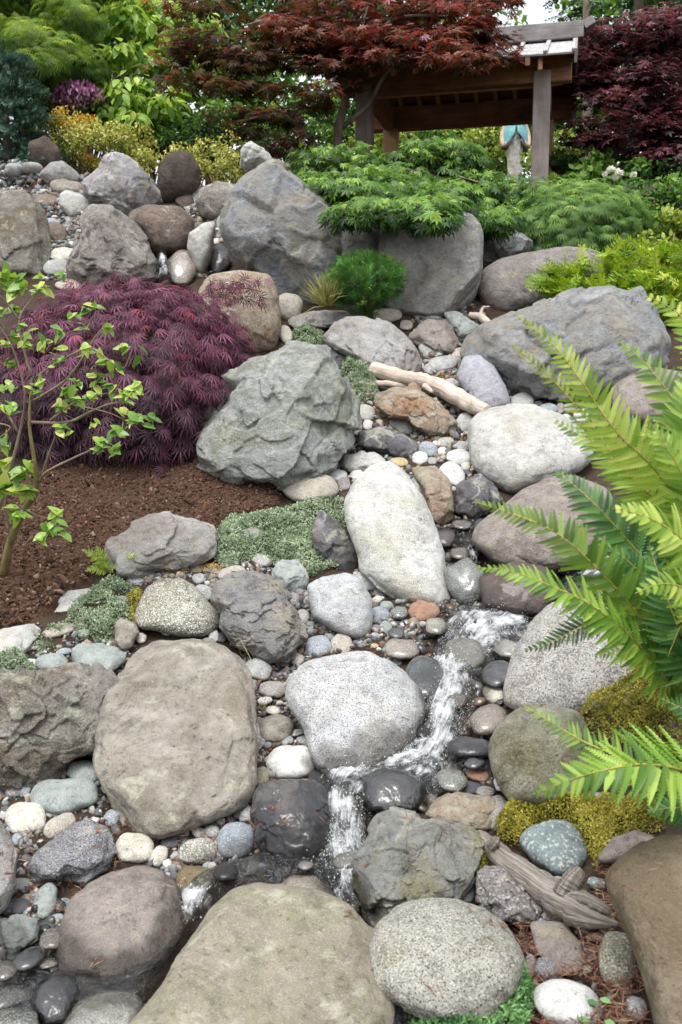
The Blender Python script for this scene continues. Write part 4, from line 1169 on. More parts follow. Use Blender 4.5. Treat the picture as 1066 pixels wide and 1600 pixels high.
M_LIT = leaf_mat('fallen_needles', [(0.0, S(76, 48, 38)), (0.45, S(116, 74, 56)), (0.8, S(140, 106, 84)), (1.0, S(170, 148, 124))], 0.1, 0.8)
obj('needle_litter', mesh_np('needle_litter', V, T, M_LIT, {'rnd': R_}), kind='stuff', label='reddish brown fallen needles between the stones', cat='litter')


# ---------------------------------------------------------------- water
def water_mat():
    g = G('stream_water')
    uv = g.n('Attribute', dict(attribute_name='flow')).outputs['Vector']
    fo = g.n('Attribute', dict(attribute_name='foam')).outputs['Fac']
    co = g.n('TexCoord').outputs['Object']
    st = g.n('VectorMath', dict(operation='MULTIPLY'), i0=uv, i1=(6.0, 42.0, 1.0)).outputs[0]
    n1 = g.noise(st, 1.0, 5, 0.65, 1.6)
    n2 = g.noise(co, 26.0, 5, 0.65, 0.5)
    n3 = g.noise(co, 75.0, 3, 0.6, 0.4)
    f = g.math('ADD', g.math('MULTIPLY', g.math('SUBTRACT', n1, 0.5), 1.1), g.math('MULTIPLY', g.math('SUBTRACT', n2, 0.5), 0.95))
    f = g.math('ADD', f, g.math('MULTIPLY', g.math('SUBTRACT', g.noise(co, 11.0, 2, 0.5), 0.5), 1.3))
    f = g.math('ADD', f, 0.53)
    f = g.math('ADD', f, g.math('MULTIPLY', g.math('SUBTRACT', fo, 0.5), 0.62))
    f = g.ramp(f, [(0.50, 0.0), (0.66, 0.22), (0.82, 0.55), (1.0, 0.88)])
    h = g.math('ADD', g.math('MULTIPLY', n1, 0.5), g.math('ADD', g.math('MULTIPLY', n2, 0.8), g.math('MULTIPLY', n3, 0.3)))
    bp = g.n('Bump', Strength=0.7, Distance=0.03, Height=h).outputs[0]
    fr = g.n('Fresnel', IOR=1.33, Normal=bp).outputs[0]
    tr = g.n('BsdfTransparent', Color=(0.76, 0.80, 0.80, 1)).outputs[0]
    gl = g.n('BsdfGlossy', Color=(1, 1, 1, 1), Roughness=0.06, Normal=bp).outputs[0]
    wat = g.n('MixShader', i0=g.math('MULTIPLY', fr, 1.6, True), i1=tr, i2=gl).outputs[0]
    d = g.n('BsdfDiffuse', Color=(0.88, 0.90, 0.92, 1), Roughness=0.3, Normal=bp).outputs[0]
    t2 = g.n('BsdfTranslucent', Color=(0.85, 0.88, 0.9, 1)).outputs[0]
    foam = g.n('MixShader', i0=0.35, i1=d, i2=t2).outputs[0]
    return g.done(g.n('MixShader', i0=f, i1=wat, i2=foam).outputs[0])


M_WATER = water_mat()
FOAM_SPOTS = [(790, 978, 46), (740, 1000, 50), (705, 1060, 40), (705, 1105, 44), (685, 1150, 44), (672, 1190, 42), (640, 1200, 28), (600, 1196, 40), (545, 1215, 40), (534, 1290, 44), (522, 1340, 46), (548, 1390, 36), (300, 1425, 24), (288, 1455, 18), (690, 1210, 26), (670, 1250, 24), (850, 945, 22), (960, 895, 55), (257, 425, 30), (740, 870, 12)]


def foam_at(px, py):
    f = np.zeros(len(px))
    for x, y, r in FOAM_SPOTS:
        f = np.maximum(f, np.exp(-((px - x) ** 2 + (py - y) ** 2) / (r * r)))
    return f


def stream(name, path, lift, label, ns=90, nt=26):
    path = np.asarray(path, float)
    sp = spline(path, ns)
    tg = norm(np.gradient(sp[:, :2], axis=0)); nr_ = np.stack([-tg[:, 1], tg[:, 0]], 1)
    t = np.linspace(-1, 1, nt)
    px = sp[:, None, 0] + nr_[:, None, 0] * sp[:, None, 2] * t[None]
    py = sp[:, None, 1] + nr_[:, None, 1] * sp[:, None, 2] * t[None]
    px, py = px.ravel(), py.ravel()
    V = P(px, py, np.clip(D(px, py), 0, 60)); V[:, 2] += ground_offset(V)
    tt = np.tile(t, ns)
    V[:, 2] += lift * (1 - np.abs(tt) ** 2)
    fm = foam_at(px, py) * (1 - 0.75 * np.abs(tt) ** 2.5)
    cm = np.concatenate([[0], np.cumsum(np.linalg.norm(np.diff(sp[:, :2], axis=0), axis=1))]) * 4.0 / FPX
    uvw = np.stack([np.repeat(cm, nt), tt * np.repeat(sp[:, 2], nt) * 4.0 / FPX, np.zeros(len(tt))], 1)
    q = np.stack([uvw[:, 0] * 9, uvw[:, 1] * 26, V[:, 2] * 2], 1)
    V[:, 2] += 0.014 * fbm(q, 21, 3) + 0.04 * fm * (0.0 + np.abs(fbm(q * 1.3 + 5, 33, 4)))
    V[:, 1] -= 0.03 * fm * np.abs(fbm(q * 1.1 + 15, 43, 4))
    i0 = (np.arange(ns - 1)[:, None] * nt + np.arange(nt - 1)[None]).ravel()
    T = np.concatenate([np.stack([i0, i0 + 1, i0 + nt + 1], 1), np.stack([i0, i0 + nt + 1, i0 + nt], 1)])
    o = obj(name, mesh_np(name, V, T, M_WATER, {'flow': uvw, 'foam': fm}, smooth=True), kind='structure', label=label, cat='water')
    return V, fm, px, py


w1 = stream('stream_water', [(905, 912, 26), (850, 945, 28), (800, 975, 42), (745, 1000, 58), (718, 1040, 48), (705, 1085, 46), (690, 1130, 52), (668, 1175, 52), (635, 1208, 62), (590, 1218, 76), (545, 1250, 58), (536, 1300, 50), (532, 1345, 54), (548, 1390, 46), (572, 1440, 32)], 0.055, 'foaming stream tumbling down between the boulders', 170, 40)
w2 = stream('stream_water', [(540, 1345, 26), (470, 1362, 26), (400, 1370, 22), (340, 1388, 24), (302, 1420, 30), (288, 1460, 20), (266, 1508, 14), (215, 1556, 26), (150, 1570, 36), (80, 1548, 60), (20, 1535, 66), (-60, 1525, 70)], 0.05, 'shallow side arm of the stream running to the lower left', 110, 26)
w3 = stream('stream_water', [(748, 795, 16), (735, 830, 20), (732, 862, 24), (745, 892, 20), (762, 948, 16)], 0.035, 'thin trickle of water beside the tall white boulder', 50, 12)
w4 = stream('stream_water', [(1080, 872, 40), (1010, 880, 36), (950, 893, 34), (890, 922, 26)], 0.05, 'white water seen behind the fern fronds', 50, 16)
w5 = stream('stream_water', [(252, 398, 8), (255, 420, 10), (258, 448, 12)], 0.10, 'small white waterfall between the boulders of the upper bank', 24, 10)

# stones splashed by the running water
from mathutils.kdtree import KDTree
wp_ = np.concatenate([w[0][::2] for w in (w1, w2, w3, w4, w5)])
kd = KDTree(len(wp_))
for i_, v_ in enumerate(wp_):
    kd.insert(Vector(v_.tolist()), i_)
kd.balance()
for o_, cx, cy, R, dep in STONES:
    vs = np.empty(len(o_.data.vertices) * 3, np.float32); o_.data.vertices.foreach_get('co', vs)
    vs = vs.reshape(-1, 3) + np.array(o_.location)
    rad_ = np.linalg.norm(vs - np.array(o_.location), axis=1).max()
    if kd.find(o_.location)[2] > rad_ + 0.12:
        continue
    dd = np.array([kd.find(Vector(v.tolist()))[2] for v in vs])
    dd = dd + 0.035 * fbm(vs * 16, 77, 3)
    wv = np.clip((0.085 - dd) / 0.05, 0, 1)
    if wv.max() > 0.05:
        at_ = o_.data.attributes.new('wet', 'FLOAT', 'POINT'); at_.data.foreach_set('value', wv.astype(np.float32))

# flying drops and strands where the water breaks
V0 = np.concatenate([w1[0], w2[0]]); F0 = np.concatenate([w1[1], w2[1]])
pr = F0 ** 1.5; pr /= pr.sum()
idx = RNG.choice(len(V0), 2600, p=pr)
dp = V0[idx] + RNG.normal(size=(2600, 3)) * np.array([0.018, 0.014, 0.012]) + np.array([0, -0.005, 0.008])
drop = (np.array([[0, 0, 1], [1, 0, 0], [0, 1, 0], [-1, 0, 0], [0, -1, 0], [0, 0, -1.0]]), np.array([[0, 1, 2], [0, 2, 3], [0, 3, 4], [0, 4, 1], [5, 2, 1], [5, 3, 2], [5, 4, 3], [5, 1, 4]]))
sc = RNG.uniform(0.0007, 0.002, (2600, 1)) * np.ones((1, 3)); ln = RNG.random(2600) < 0.6
sc[ln, 0] *= RNG.uniform(1.5, 4, ln.sum())
ax = np.stack([RNG.normal(size=2600) * 0.5 - 0.15, -0.6 + RNG.normal(size=2600) * 0.4, -0.6 + RNG.normal(size=2600) * 0.4], 1)
V, T, R_ = inst(drop, dp, ax, RNG.normal(size=(2600, 3)), sc)
M_DROP = leaf_mat('water_spray', [(0.0, (0.8, 0.83, 0.86, 1)), (1.0, (0.92, 0.94, 0.95, 1))], 0.4, 0.2, 1.0)
obj('water_spray', mesh_np('water_spray', V, T, M_DROP, {'rnd': R_}, smooth=True), kind='stuff', label='white droplets and strands where the stream breaks', cat='spray')

# ---------------------------------------------------------------- mats of thyme and moss
tiny = (np.array([[0, 0, 0], [0.5, 0.26, 0.08], [1, 0, -0.05], [0.5, -0.26, 0.08]], float), np.array([[0, 1, 2], [0, 2, 3]]))
M_THYME = leaf_mat('thyme_leaf', [(0.0, S(84, 104, 74)), (0.5, S(140, 160, 126)), (1.0, S(182, 196, 166))], 0.2, 0.7)
M_MOSS = leaf_mat('moss_leaf', [(0.0, S(104, 102, 34)), (0.5, S(160, 152, 58)), (1.0, S(202, 192, 100))], 0.25, 0.8)
M_OCHRE = leaf_mat('dry_moss_leaf', [(0.0, S(130, 92, 36)), (0.5, S(186, 146, 70)), (1.0, S(214, 180, 106))], 0.2, 0.8)
M_HERB = leaf_mat('herb_leaf', [(0.0, S(60, 98, 56)), (0.5, S(92, 138, 80)), (1.0, S(134, 172, 112))], 0.25, 0.6)


def mat_patch(name, poly, n, size, mat, label, cat, lift=0.03, hump=0.05, up=0.6, near=0.0, patchy=0.0):
    x, y = sample_poly(poly, n)
    c = np.asarray(poly, float).mean(0)
    # distance to rim, roughly, so the cushion thins out at its edge
    pl = np.asarray(poly, float)
    pl2 = np.concatenate([pl, pl[:1]])
    rim = np.full(len(x), 1e9)
    for i in range(len(pl)):
        a, b = pl2[i], pl2[i + 1]; ab = b - a
        t = np.clip(((x - a[0]) * ab[0] + (y - a[1]) * ab[1]) / (ab @ ab), 0, 1)
        rim = np.minimum(rim, np.hypot(x - a[0] - t * ab[0], y - a[1] - t * ab[1]))
    e = np.clip(rim / 14.0, 0, 1) ** 0.6
    pos = P(x, y, np.atleast_1d(D(x, y)) - near)
    if patchy:
        k = fbm(pos * 9, 71, 3) + 0.35 * (e - 0.5) > patchy - 0.5
        x, y, e, pos = x[k], y[k], e[k], pos[k]
    pos[:, 2] += ground_offset(pos) + e * (lift + hump * (0.5 + fbm(pos * 7, 61, 3)) + 0.018 * fbm(pos * 34, 67, 2)) + RNG.uniform(-0.012, 0.008, len(x))
    m = len(x)
    ax = RNG.normal(size=(m, 3)) + np.array([0, -0.3, up])
    tone = np.clip(0.5 + 0.45 * fbm(pos * 16, 13, 3) * 1.6 + RNG.normal(size=m) * 0.2, 0, 1)
    V, T, R_ = inst(tiny, pos, ax, RNG.normal(size=(m, 3)) + np.array([0, -0.4, 1.0]), size * RNG.uniform(0.6, 1.4, m), tone)
    o = empty(name, P(c[0], c[1], D(c[0], c[1])), label, cat)
    me = mesh_np('foliage', V - np.array(o.location), T, mat, {'rnd': R_})
    obj('foliage', me, o)['kind'] = 'stuff'
    return o


mat_patch('thyme_mat', [(338, 832), (360, 806), (430, 796), (500, 780), (540, 783), (550, 812), (528, 838), (520, 858), (535, 885), (490, 902), (440, 884), (400, 872), (350, 888), (328, 868)], 15000, 0.013, M_THYME, 'grey green thyme mat flowing down beside the dark wedge rock', 'ground cover', 0.018, 0.022, near=0.03, patchy=0.22)
mat_patch('thyme_mat', [(125, 935), (170, 905), (217, 925), (206, 962), (185, 1004), (120, 1008), (60, 1022), (38, 1004), (100, 978)], 6500, 0.011, M_THYME, 'patchy grey green ground cover around the pale stones at left', 'ground cover', 0.025, 0.03, patchy=0.42)
mat_patch('thyme_mat', [(-30, 1038), (30, 1030), (62, 1050), (40, 1062), (-30, 1062)], 2200, 0.011, M_THYME, 'small thyme patch on top of the rugged left boulder', 'ground cover', 0.05, 0.03, near=0.05)
mat_patch('thyme_mat', [(530, 560), (560, 550), (586, 590), (592, 620), (560, 638), (538, 618)], 5000, 0.014, M_THYME, 'thyme cushion between the rugged boulder and the driftwood log', 'ground cover', 0.06, 0.06, near=0.08)
mat_patch('thyme_mat', [(455, 521), (480, 511), (506, 520), (500, 540), (464, 542)], 2600, 0.014, M_THYME, 'small thyme cushion below the long flat grey stone', 'ground cover', 0.05, 0.04, near=0.04)
mat_patch('herb_patch', [(640, 1578), (680, 1562), (760, 1560), (800, 1520), (835, 1535), (825, 1600), (720, 1630), (640, 1620)], 4200, 0.012, M_HERB, 'low green herb growing at the foot of the lichen granite boulder', 'ground cover', 0.03, 0.035, near=0.06, patchy=0.4)
mat_patch('moss_patch', [(772, 1300), (800, 1258), (850, 1243), (930, 1258), (1010, 1252), (1040, 1285), (965, 1312), (932, 1350), (915, 1318), (880, 1290), (840, 1295), (812, 1326), (780, 1318)], 15000, 0.0085, M_MOSS, 'golden moss around the round teal stone', 'moss', 0.035, 0.035, near=0.03)
mat_patch('moss_patch', [(920, 1112), (985, 1075), (1010, 1035), (1066, 1012), (1120, 1100), (1060, 1165), (960, 1168), (900, 1138)], 14000, 0.0095, M_MOSS, 'golden moss bank under the large fern', 'moss', 0.05, 0.05, near=0.06)
mat_patch('moss_patch', [(733, 1338), (752, 1324), (764, 1350), (750, 1388), (734, 1375)], 2200, 0.008, M_MOSS, 'small moss tuft left of the lower driftwood log', 'moss', 0.04, 0.03, near=0.03)
mat_patch('moss_patch', [(588, 640), (622, 648), (628, 668), (586, 672)], 1100, 0.009, M_OCHRE, 'dry ochre moss in front of the rust and tan rock', 'moss', 0.02, 0.02)
mat_patch('moss_patch', [(660, 545), (700, 575), (735, 600), (730, 615), (690, 600), (655, 560)], 1200, 0.009, M_OCHRE, 'dry ochre moss between the cobbles above the driftwood log', 'moss', 0.015, 0.02, patchy=0.35)
mat_patch('moss_patch', [(196, 935), (216, 925), (228, 940), (215, 985), (198, 975)], 1400, 0.008, M_MOSS, 'golden moss strip left of the spotted granite boulder', 'moss', 0.025, 0.02)
mat_patch('moss_patch', [(250, 898), (345, 882), (355, 900), (330, 912), (260, 908)], 1200, 0.008, M_OCHRE, 'thin ochre moss below the low domed rock', 'moss', 0.02, 0.015, patchy=0.4)
mat_patch('moss_patch', [(645, 686), (740, 680), (735, 705), (650, 720)], 700, 0.008, M_OCHRE, 'scattered ochre moss among the cobbles of the middle slope', 'moss', 0.012, 0.01, patchy=0.45)

# ---------------------------------------------------------------- driftwood
M_DRIFT = wood_mat('bleached_driftwood', S(166, 148, 134), S(204, 190, 178), (5, 4, 4), 0.85, 0.6, True)
M_DRIFT2 = wood_mat('weathered_driftwood', S(72, 63, 55), S(168, 160, 150), (5, 4.5, 4.5), 0.85, 1.0, True)


def log(pts, seed, sides=20, n=60, rough=0.12):
    """pts: px, py, metres above/before the bare ground, radius in px"""
    q = np.array(pts, float)
    d = np.array([D(a, b) - c for a, b, c in q[:, :3]])
    W = P(q[:, 0], q[:, 1], d); r = q[:, 3] * d / FPX
    sp = spline(np.concatenate([W, r[:, None]], 1), n)
    sp[:, :3] += 0.012 * np.stack([fbm(sp[:, :3] * 8 + k * 7, seed + k, 2) for k in range(3)], 1)
    V, T = tube(sp[:, :3], sp[:, 3], sides, seed, rough)
    al = np.concatenate([[0], np.cumsum(np.linalg.norm(np.diff(sp[:, :3], axis=0), axis=1))])
    th = np.arange(sides) / sides * 2 * np.pi
    gr = np.stack([np.repeat(al, sides), np.tile(np.cos(th), n), np.tile(np.sin(th), n)], 1)
    gr = np.concatenate([gr, [[al[0], 0, 0], [al[-1], 0, 0]]])
    return V, T, gr


def wood_thing(name, label, pieces, mat):
    o = None
    for nm, pts, seed in pieces:
        V, T, gr = log(pts, seed, rough=0.18 if mat is M_DRIFT2 else 0.14)
        if o is None:
            c = V.mean(0)
            o = empty(name, c, label, 'driftwood')
        obj(nm, mesh_np(nm, V - c, T, mat, {'grain': gr}, smooth=True), o)
    return o


wood_thing('driftwood_log', 'bleached driftwood log lying across the rust and tan rock', [
    ('trunk', [(584, 577, 0.24, 11), (600, 582, 0.25, 12), (640, 592, 0.25, 12), (668, 597, 0.25, 13), (700, 612, 0.25, 14), (735, 632, 0.25, 13), (763, 643, 0.24, 11)], 3),
    ('branch_stub', [(664, 604, 0.27, 5), (672, 610, 0.30, 3.5), (676, 613, 0.31, 2)], 4)], M_DRIFT)
wood_thing('driftwood_piece', 'short split driftwood piece under the bleached log', [('trunk', [(577, 597, 0.16, 4), (600, 600, 0.17, 5), (640, 604, 0.15, 4)], 9)], M_DRIFT)
wood_thing('driftwood_piece', 'small white forked driftwood at the foot of the long low boulder', [
    ('trunk', [(734, 492, 0.12, 5), (748, 494, 0.14, 6), (760, 503, 0.13, 6), (770, 511, 0.12, 4)], 12),
    ('branch_stub', [(752, 492, 0.15, 3), (757, 482, 0.2, 2), (765, 479, 0.2, 1.2)], 14)], M_DRIFT)
wood_thing('driftwood_log', 'weathered grey driftwood log with a gnarled root in the lower right', [
    ('trunk', [(748, 1309, 0.09, 10), (765, 1320, 0.10, 15), (800, 1349, 0.11, 19), (842, 1382, 0.11, 22), (878, 1404, 0.10, 29), (910, 1420, 0.09, 27), (938, 1434, 0.08, 15), (966, 1443, 0.06, 3)], 23),
    ('branch_stub', [(764, 1326, 0.14, 9), (773, 1318, 0.17, 8), (776, 1311, 0.18, 3)], 25),
    ('knot', [(884, 1402, 0.12, 20), (893, 1384, 0.15, 17), (903, 1368, 0.16, 14), (908, 1362, 0.15, 6)], 27),
    ('bark_ridge', [(896, 1398, 0.15, 9), (920, 1402, 0.15, 10), (945, 1416, 0.12, 8), (955, 1424, 0.10, 3)], 28)], M_DRIFT2)
# ---------------------------------------------------------------- pavilion
M_POST = wood_mat('weathered_grey_timber', S(134, 124, 118), S(160, 150, 144), (3, 30, 30))
M_BEAM = wood_mat('brown_timber', S(126, 88, 66), S(160, 116, 88), (3, 30, 30))
M_BEAMEND = wood_mat('cut_timber', S(188, 146, 110), S(212, 170, 134), (3, 30, 30))
M_BOARD = wood_mat('ceiling_board', S(140, 102, 76), S(172, 130, 100), (3, 30, 30))
M_ROOF = wood_mat('grey_roof_board', S(148, 146, 146), S(182, 180, 180), (3, 30, 30))
M_RIDGE = wood_mat('grey_ridge_board', S(116, 112, 110), S(144, 140, 138), (3, 30, 30))


def box_between(p0, p1, w, h, up=(0, 0, 1), bev=0.008):
    """squared timber from p0 to p1, w wide, h high"""
    p0, p1 = np.array(p0, float), np.array(p1, float)
    x = norm(p1 - p0); u = np.array(up, float); y = norm(np.cross(u, x)); z = np.cross(x, y)
    L = np.linalg.norm(p1 - p0)
    bm = bmesh.new()
    bmesh.ops.create_cube(bm, size=1.0)
    bmesh.ops.scale(bm, vec=(L, w, h), verts=bm.verts)
    if bev:
        bmesh.ops.bevel(bm, geom=list(bm.edges), offset=bev, segments=1, affect='EDGES')
    me = bpy.data.meshes.new('timber')
    bm.to_mesh(me); bm.free()
    M = Matrix(((x[0], y[0], z[0]), (x[1], y[1], z[1]), (x[2], y[2], z[2]))).to_4x4()
    c = (p0 + p1) / 2
    return me, Matrix.Translation(Vector(c)) @ M


PAV0 = np.array([0.295, 12.55])                     # front left post
ex = norm(np.array([2.098, -0.5])); ey = np.array([-ex[1], ex[0]])
SPAN, DEEP = 2.157, 1.80
PG = 3.30                                            # terrace level under the pavilion


def pw(u, v, z):
    q = PAV0 + ex * u + ey * v
    return np.array([q[0], q[1], z])


pav = empty('garden_pavilion', pw(SPAN / 2, DEEP / 2, PG), 'open timber garden pavilion with grey board roof on the terrace', 'pavilion')


def timber(name, p0, p1, w, h, mat, parent=None, up=(0, 0, 1), bev=0.008):
    me, M = box_between(p0, p1, w, h, up, bev)
    me.materials.append(mat)
    o = obj(name, me, parent or pav)
    base = Matrix.Translation(pav.location)
    if parent is not None and parent is not pav:
        o.matrix_world = M
        o.parent = parent
        o.matrix_parent_inverse = (base @ parent.matrix_basis).inverted() if parent.parent is pav else parent.matrix_basis.inverted()
        o.matrix_basis = M
    else:
        o.matrix_basis = base.inverted() @ M
    return o


ZB = 5.07            # underside of the lintels
for u, v in ((0, 0), (SPAN, 0), (0, DEEP), (SPAN, DEEP)):
    timber('post', pw(u, v, PG - 0.4), pw(u, v, ZB + (0.12 if v == 0 else 0.0)), 0.20, 0.20, M_POST if v == 0 else M_BEAMEND, up=(ex[0], ex[1], 0))
timber('lintel', pw(-0.34, 0.03, ZB + 0.13), pw(SPAN + 0.34, 0.03, ZB + 0.13), 0.14, 0.26, M_BEAM)
timber('lintel', pw(-0.34, DEEP, ZB + 0.15), pw(SPAN + 0.36, DEEP, ZB + 0.15), 0.2, 0.30, M_BEAM)
timber('tie_beam', pw(0, 0.11, ZB + 0.13), pw(0, DEEP - 0.11, ZB + 0.13), 0.15, 0.28, M_BEAM)
timber('tie_beam', pw(SPAN, 0.11, ZB + 0.13), pw(SPAN, DEEP - 0.11, ZB + 0.13), 0.15, 0.28, M_BEAM)
timber('purlin', pw(0.11, 0.13, ZB + 0.02), pw(SPAN - 0.11, 0.13, ZB + 0.02), 0.05, 0.07, M_BEAMEND)
timber('purlin', pw(-0.3, 1.42, ZB + 0.38), pw(SPAN + 0.3, 1.42, ZB + 0.38), 0.07, 0.06, M_BEAMEND)
# roof: two slopes of boards with battens, a boxed ridge
EV0, EV1, RV = -0.42, DEEP + 0.42, DEEP / 2
ZE, ZR = ZB + 0.19, ZB + 0.73
UL, UR = -0.36, SPAN + 0.36


def slope_pt(u, k, side, up=0.0):
    v = EV0 + (RV - EV0) * k if side == 0 else EV1 + (RV - EV1) * k
    return pw(u, v, ZE + (ZR - ZE) * k + up)


for side in (0, 1):
    nrm = np.cross(slope_pt(1, 0, side) - slope_pt(0, 0, side), slope_pt(0, 1, side) - slope_pt(0, 0, side))
    if nrm[2] < 0:
        nrm = -nrm
    nbd = 9
    for i in range(nbd):
        u0 = UL + (UR - UL) * (i + 0.5) / nbd
        timber('roof_board', slope_pt(u0, 0, side), slope_pt(u0, 1, side), (UR - UL) / nbd - 0.006, 0.025, M_ROOF, up=nrm, bev=0.004)
    for i in range(nbd + 1):
        u0 = UL + (UR - UL) * i / nbd
        timber('roof_batten', slope_pt(u0, -0.01, side, 0.03), slope_pt(u0, 0.97, side, 0.03), 0.05, 0.036, M_ROOF, up=nrm, bev=0.004)
    for i in range(8):
        u0 = 0.16 + (SPAN - 0.32) * i / 7
        timber('rafter', slope_pt(u0, 0.02, side, -0.065), slope_pt(u0, 0.97, side, -0.065), 0.055, 0.085, M_BEAMEND, up=nrm, bev=0.004)
    timber('ceiling_board', slope_pt(UL + 0.02, 0.5, side, -0.018), slope_pt(UR - 0.02, 0.5, side, -0.018), 1.30, 0.012, M_BOARD, up=nrm, bev=0)
    for u0 in (UL - 0.02, UR + 0.02):
        timber('barge_board', slope_pt(u0, -0.03, side, -0.03), slope_pt(u0, 0.98, side, -0.03), 0.03, 0.15, M_POST, up=nrm, bev=0.004)
timber('ridge_cap', pw(UL - 0.06, RV, ZR + 0.11), pw(UR + 0.10, RV, ZR + 0.11), 0.22, 0.2, M_RIDGE)
timber('ridge_end', pw(UR + 0.10, RV, ZR + 0.15), pw(UR + 0.22, RV, ZR + 0.22), 0.2, 0.10, M_RIDGE)
timber('hanging_peg', pw(SPAN - 0.02, -0.30, ZB + 0.06), pw(SPAN - 0.02, -0.30, ZB + 0.22), 0.05, 0.05, M_BEAMEND, up=(1, 0, 0), bev=0.004)

# ---------------------------------------------------------------- statue in the garden behind
def statue():
    d = 15.6
    base = P(803, 300, d)
    z0 = base[2]
    M_ST = rock_mat('white_stone_robe', S(196, 192, 180), S(222, 220, 212), 0.2, stain=S(140, 122, 96), stain_amt=0.7, stain_sc=7.0, bump=0.4)
    M_TL = rock_mat('teal_painted_cloth', S(104, 160, 166), S(134, 186, 190), 0.0, mott=0.3, bump=0.3)
    M_SK = rock_mat('warm_painted_stone', S(190, 164, 142), S(206, 182, 162), 0.0, mott=0.2, bump=0.2)
    o = empty('garden_statue', base, 'standing garden statue in white robe and teal cape seen under the pavilion', 'statue')

    def lathe(name, prof, mat, folds=0.0, seed=1, open_front=0.0):
        nt = 40
        V = []
        for (x, y, z, rx, ry) in prof:
            t = np.arange(nt) / nt * 2 * np.pi
            f = 1 + folds * np.cos(t * 9 + z * 3) + folds * 0.6 * np.cos(t * 5 + 1)
            V.append(np.stack([x + rx * np.cos(t) * f, y + ry * np.sin(t) * f, np.full(nt, z)], 1))
        n = len(prof); V = np.concatenate(V)
        T = []
        for i in range(n - 1):
            for j in range(nt):
                a, b = i * nt + j, i * nt + (j + 1) % nt
                T += [(a, b, b + nt), (a, b + nt, a + nt)]
        V = np.concatenate([V, [[prof[0][0], prof[0][1], prof[0][2]], [prof[-1][0], prof[-1][1], prof[-1][2]]]])
        for j in range(nt):
            T.append((n * nt, (j + 1) % nt, j)); T.append((n * nt + 1, (n - 1) * nt + j, (n - 1) * nt + (j + 1) % nt))
        return obj(name, mesh_np(name, V, np.array(T), mat, smooth=True), o)

    gh = gz(base[0], base[1]) - z0
    lathe('plinth', [(0, 0, gh - 0.1, .22, .22), (0, 0, -0.02, .2, .2), (0, 0, 0.0, .2, .2)], RK['grey'])
    lathe('robe', [(0, 0, 0.0, .115, .10), (0, 0, .2, .105, .09), (0, 0, .45, .115, .10), (-.01, 0, .7, .13, .11), (0, 0, .95, .15, .11), (0, 0, 1.08, .10, .08), (0, 0, 1.12, .05, .05)], M_ST, 0.06)
    for s in (-1, 1):
        V, T = tube(spline([(0.13 * s, 0, 1.06), (0.20 * s, -.01, .88), (0.19 * s, -.08, .70), (0.08 * s, -.13, .80)], 12), np.linspace(.055, .032, 12), 8)
        obj('arm', mesh_np('arm', V, T, M_SK, smooth=True), o)
    # cape: open arch over the robe, hanging lower at both sides
    V, T = [], []
    nt, nz_ = 36, 12
    for i in range(nz_):
        k = i / (nz_ - 1)
        for j in range(nt):
            a = j / (nt - 1) * 2 * np.pi - np.pi / 2
            front = abs(math.sin((a + np.pi / 2) / 2))            # 0 in front
            hem = 0.68 + 0.20 * math.exp(-((a + np.pi / 2) % (2 * np.pi) / 0.55) ** 2) + 0.20 * math.exp(-((2 * np.pi - (a + np.pi / 2)) / 0.55) ** 2)
            z = 1.06 + (hem - 1.06) * k
            r = 0.15 + 0.055 * math.sin(k * 1.5) + 0.008 * math.cos(a * 11)
            V.append((r * math.cos(a), r * 0.85 * math.sin(a), z))
    for i in range(nz_ - 1):
        for j in range(nt - 1):
            a = i * nt + j
            T += [(a, a + 1, a + nt + 1), (a, a + nt + 1, a + nt)]
    c = obj('cape', mesh_np('cape', V, np.array(T), M_TL, smooth=True), o)
    md = c.modifiers.new('thick', 'SOLIDIFY'); md.thickness = 0.014
    hv, hf = ico(4)
    hv = hv * np.array([.075, .085, .105])
    front = np.exp(-((hv[:, 0] / .022) ** 2 + ((hv[:, 2] + .005) / .03) ** 2)) * (hv[:, 1] < 0)
    hv[:, 1] -= 0.022 * front
    for ex_ in (-.028, .028):
        eye = np.exp(-(((hv[:, 0] - ex_) / .015) ** 2 + ((hv[:, 2] - .015) / .012) ** 2)) * (hv[:, 1] < 0)
        hv[:, 1] += 0.010 * eye
    hd = obj('head', mesh_np('head', hv, hf, M_SK, smooth=True), o); hd.location = (0, -.01, 1.25)
    vv = hv * 1.12; sel = (vv[:, 1] > -0.03) | (vv[:, 2] > 0.05)
    ff = hf[sel[hf].all(1)]
    vl = obj('veil', mesh_np('veil', vv, ff, M_ST, smooth=True), o); vl.location = (0, 0, 1.255)


statue()
# ---------------------------------------------------------------- leaf shapes
def palm(n, spread, width, droop, taper=0.45, fold=0.06, toothed=False):
    V, T = [[0, 0, 0]], []
    for k in range(n):
        a = math.radians(-spread + 2 * spread * k / (n - 1))
        L = 1.0 - taper * abs(a) / math.radians(spread) ** 1.0
        c, s = math.cos(a), math.sin(a)
        def q(r, w, z):
            return [c * r * L - s * w * L, s * r * L + c * w * L, z]
        b = len(V)
        V += [q(0.48, width, -droop * 0.25 + fold * 0), q(0.5, 0, -droop * 0.25 + fold), q(0.48, -width, -droop * 0.25), q(1, 0, -droop)]
        T += [(0, b + 1, b), (0, b + 2, b + 1), (b, b + 1, b + 3), (b + 1, b + 2, b + 3)]
    return np.array(V, float), np.array(T)


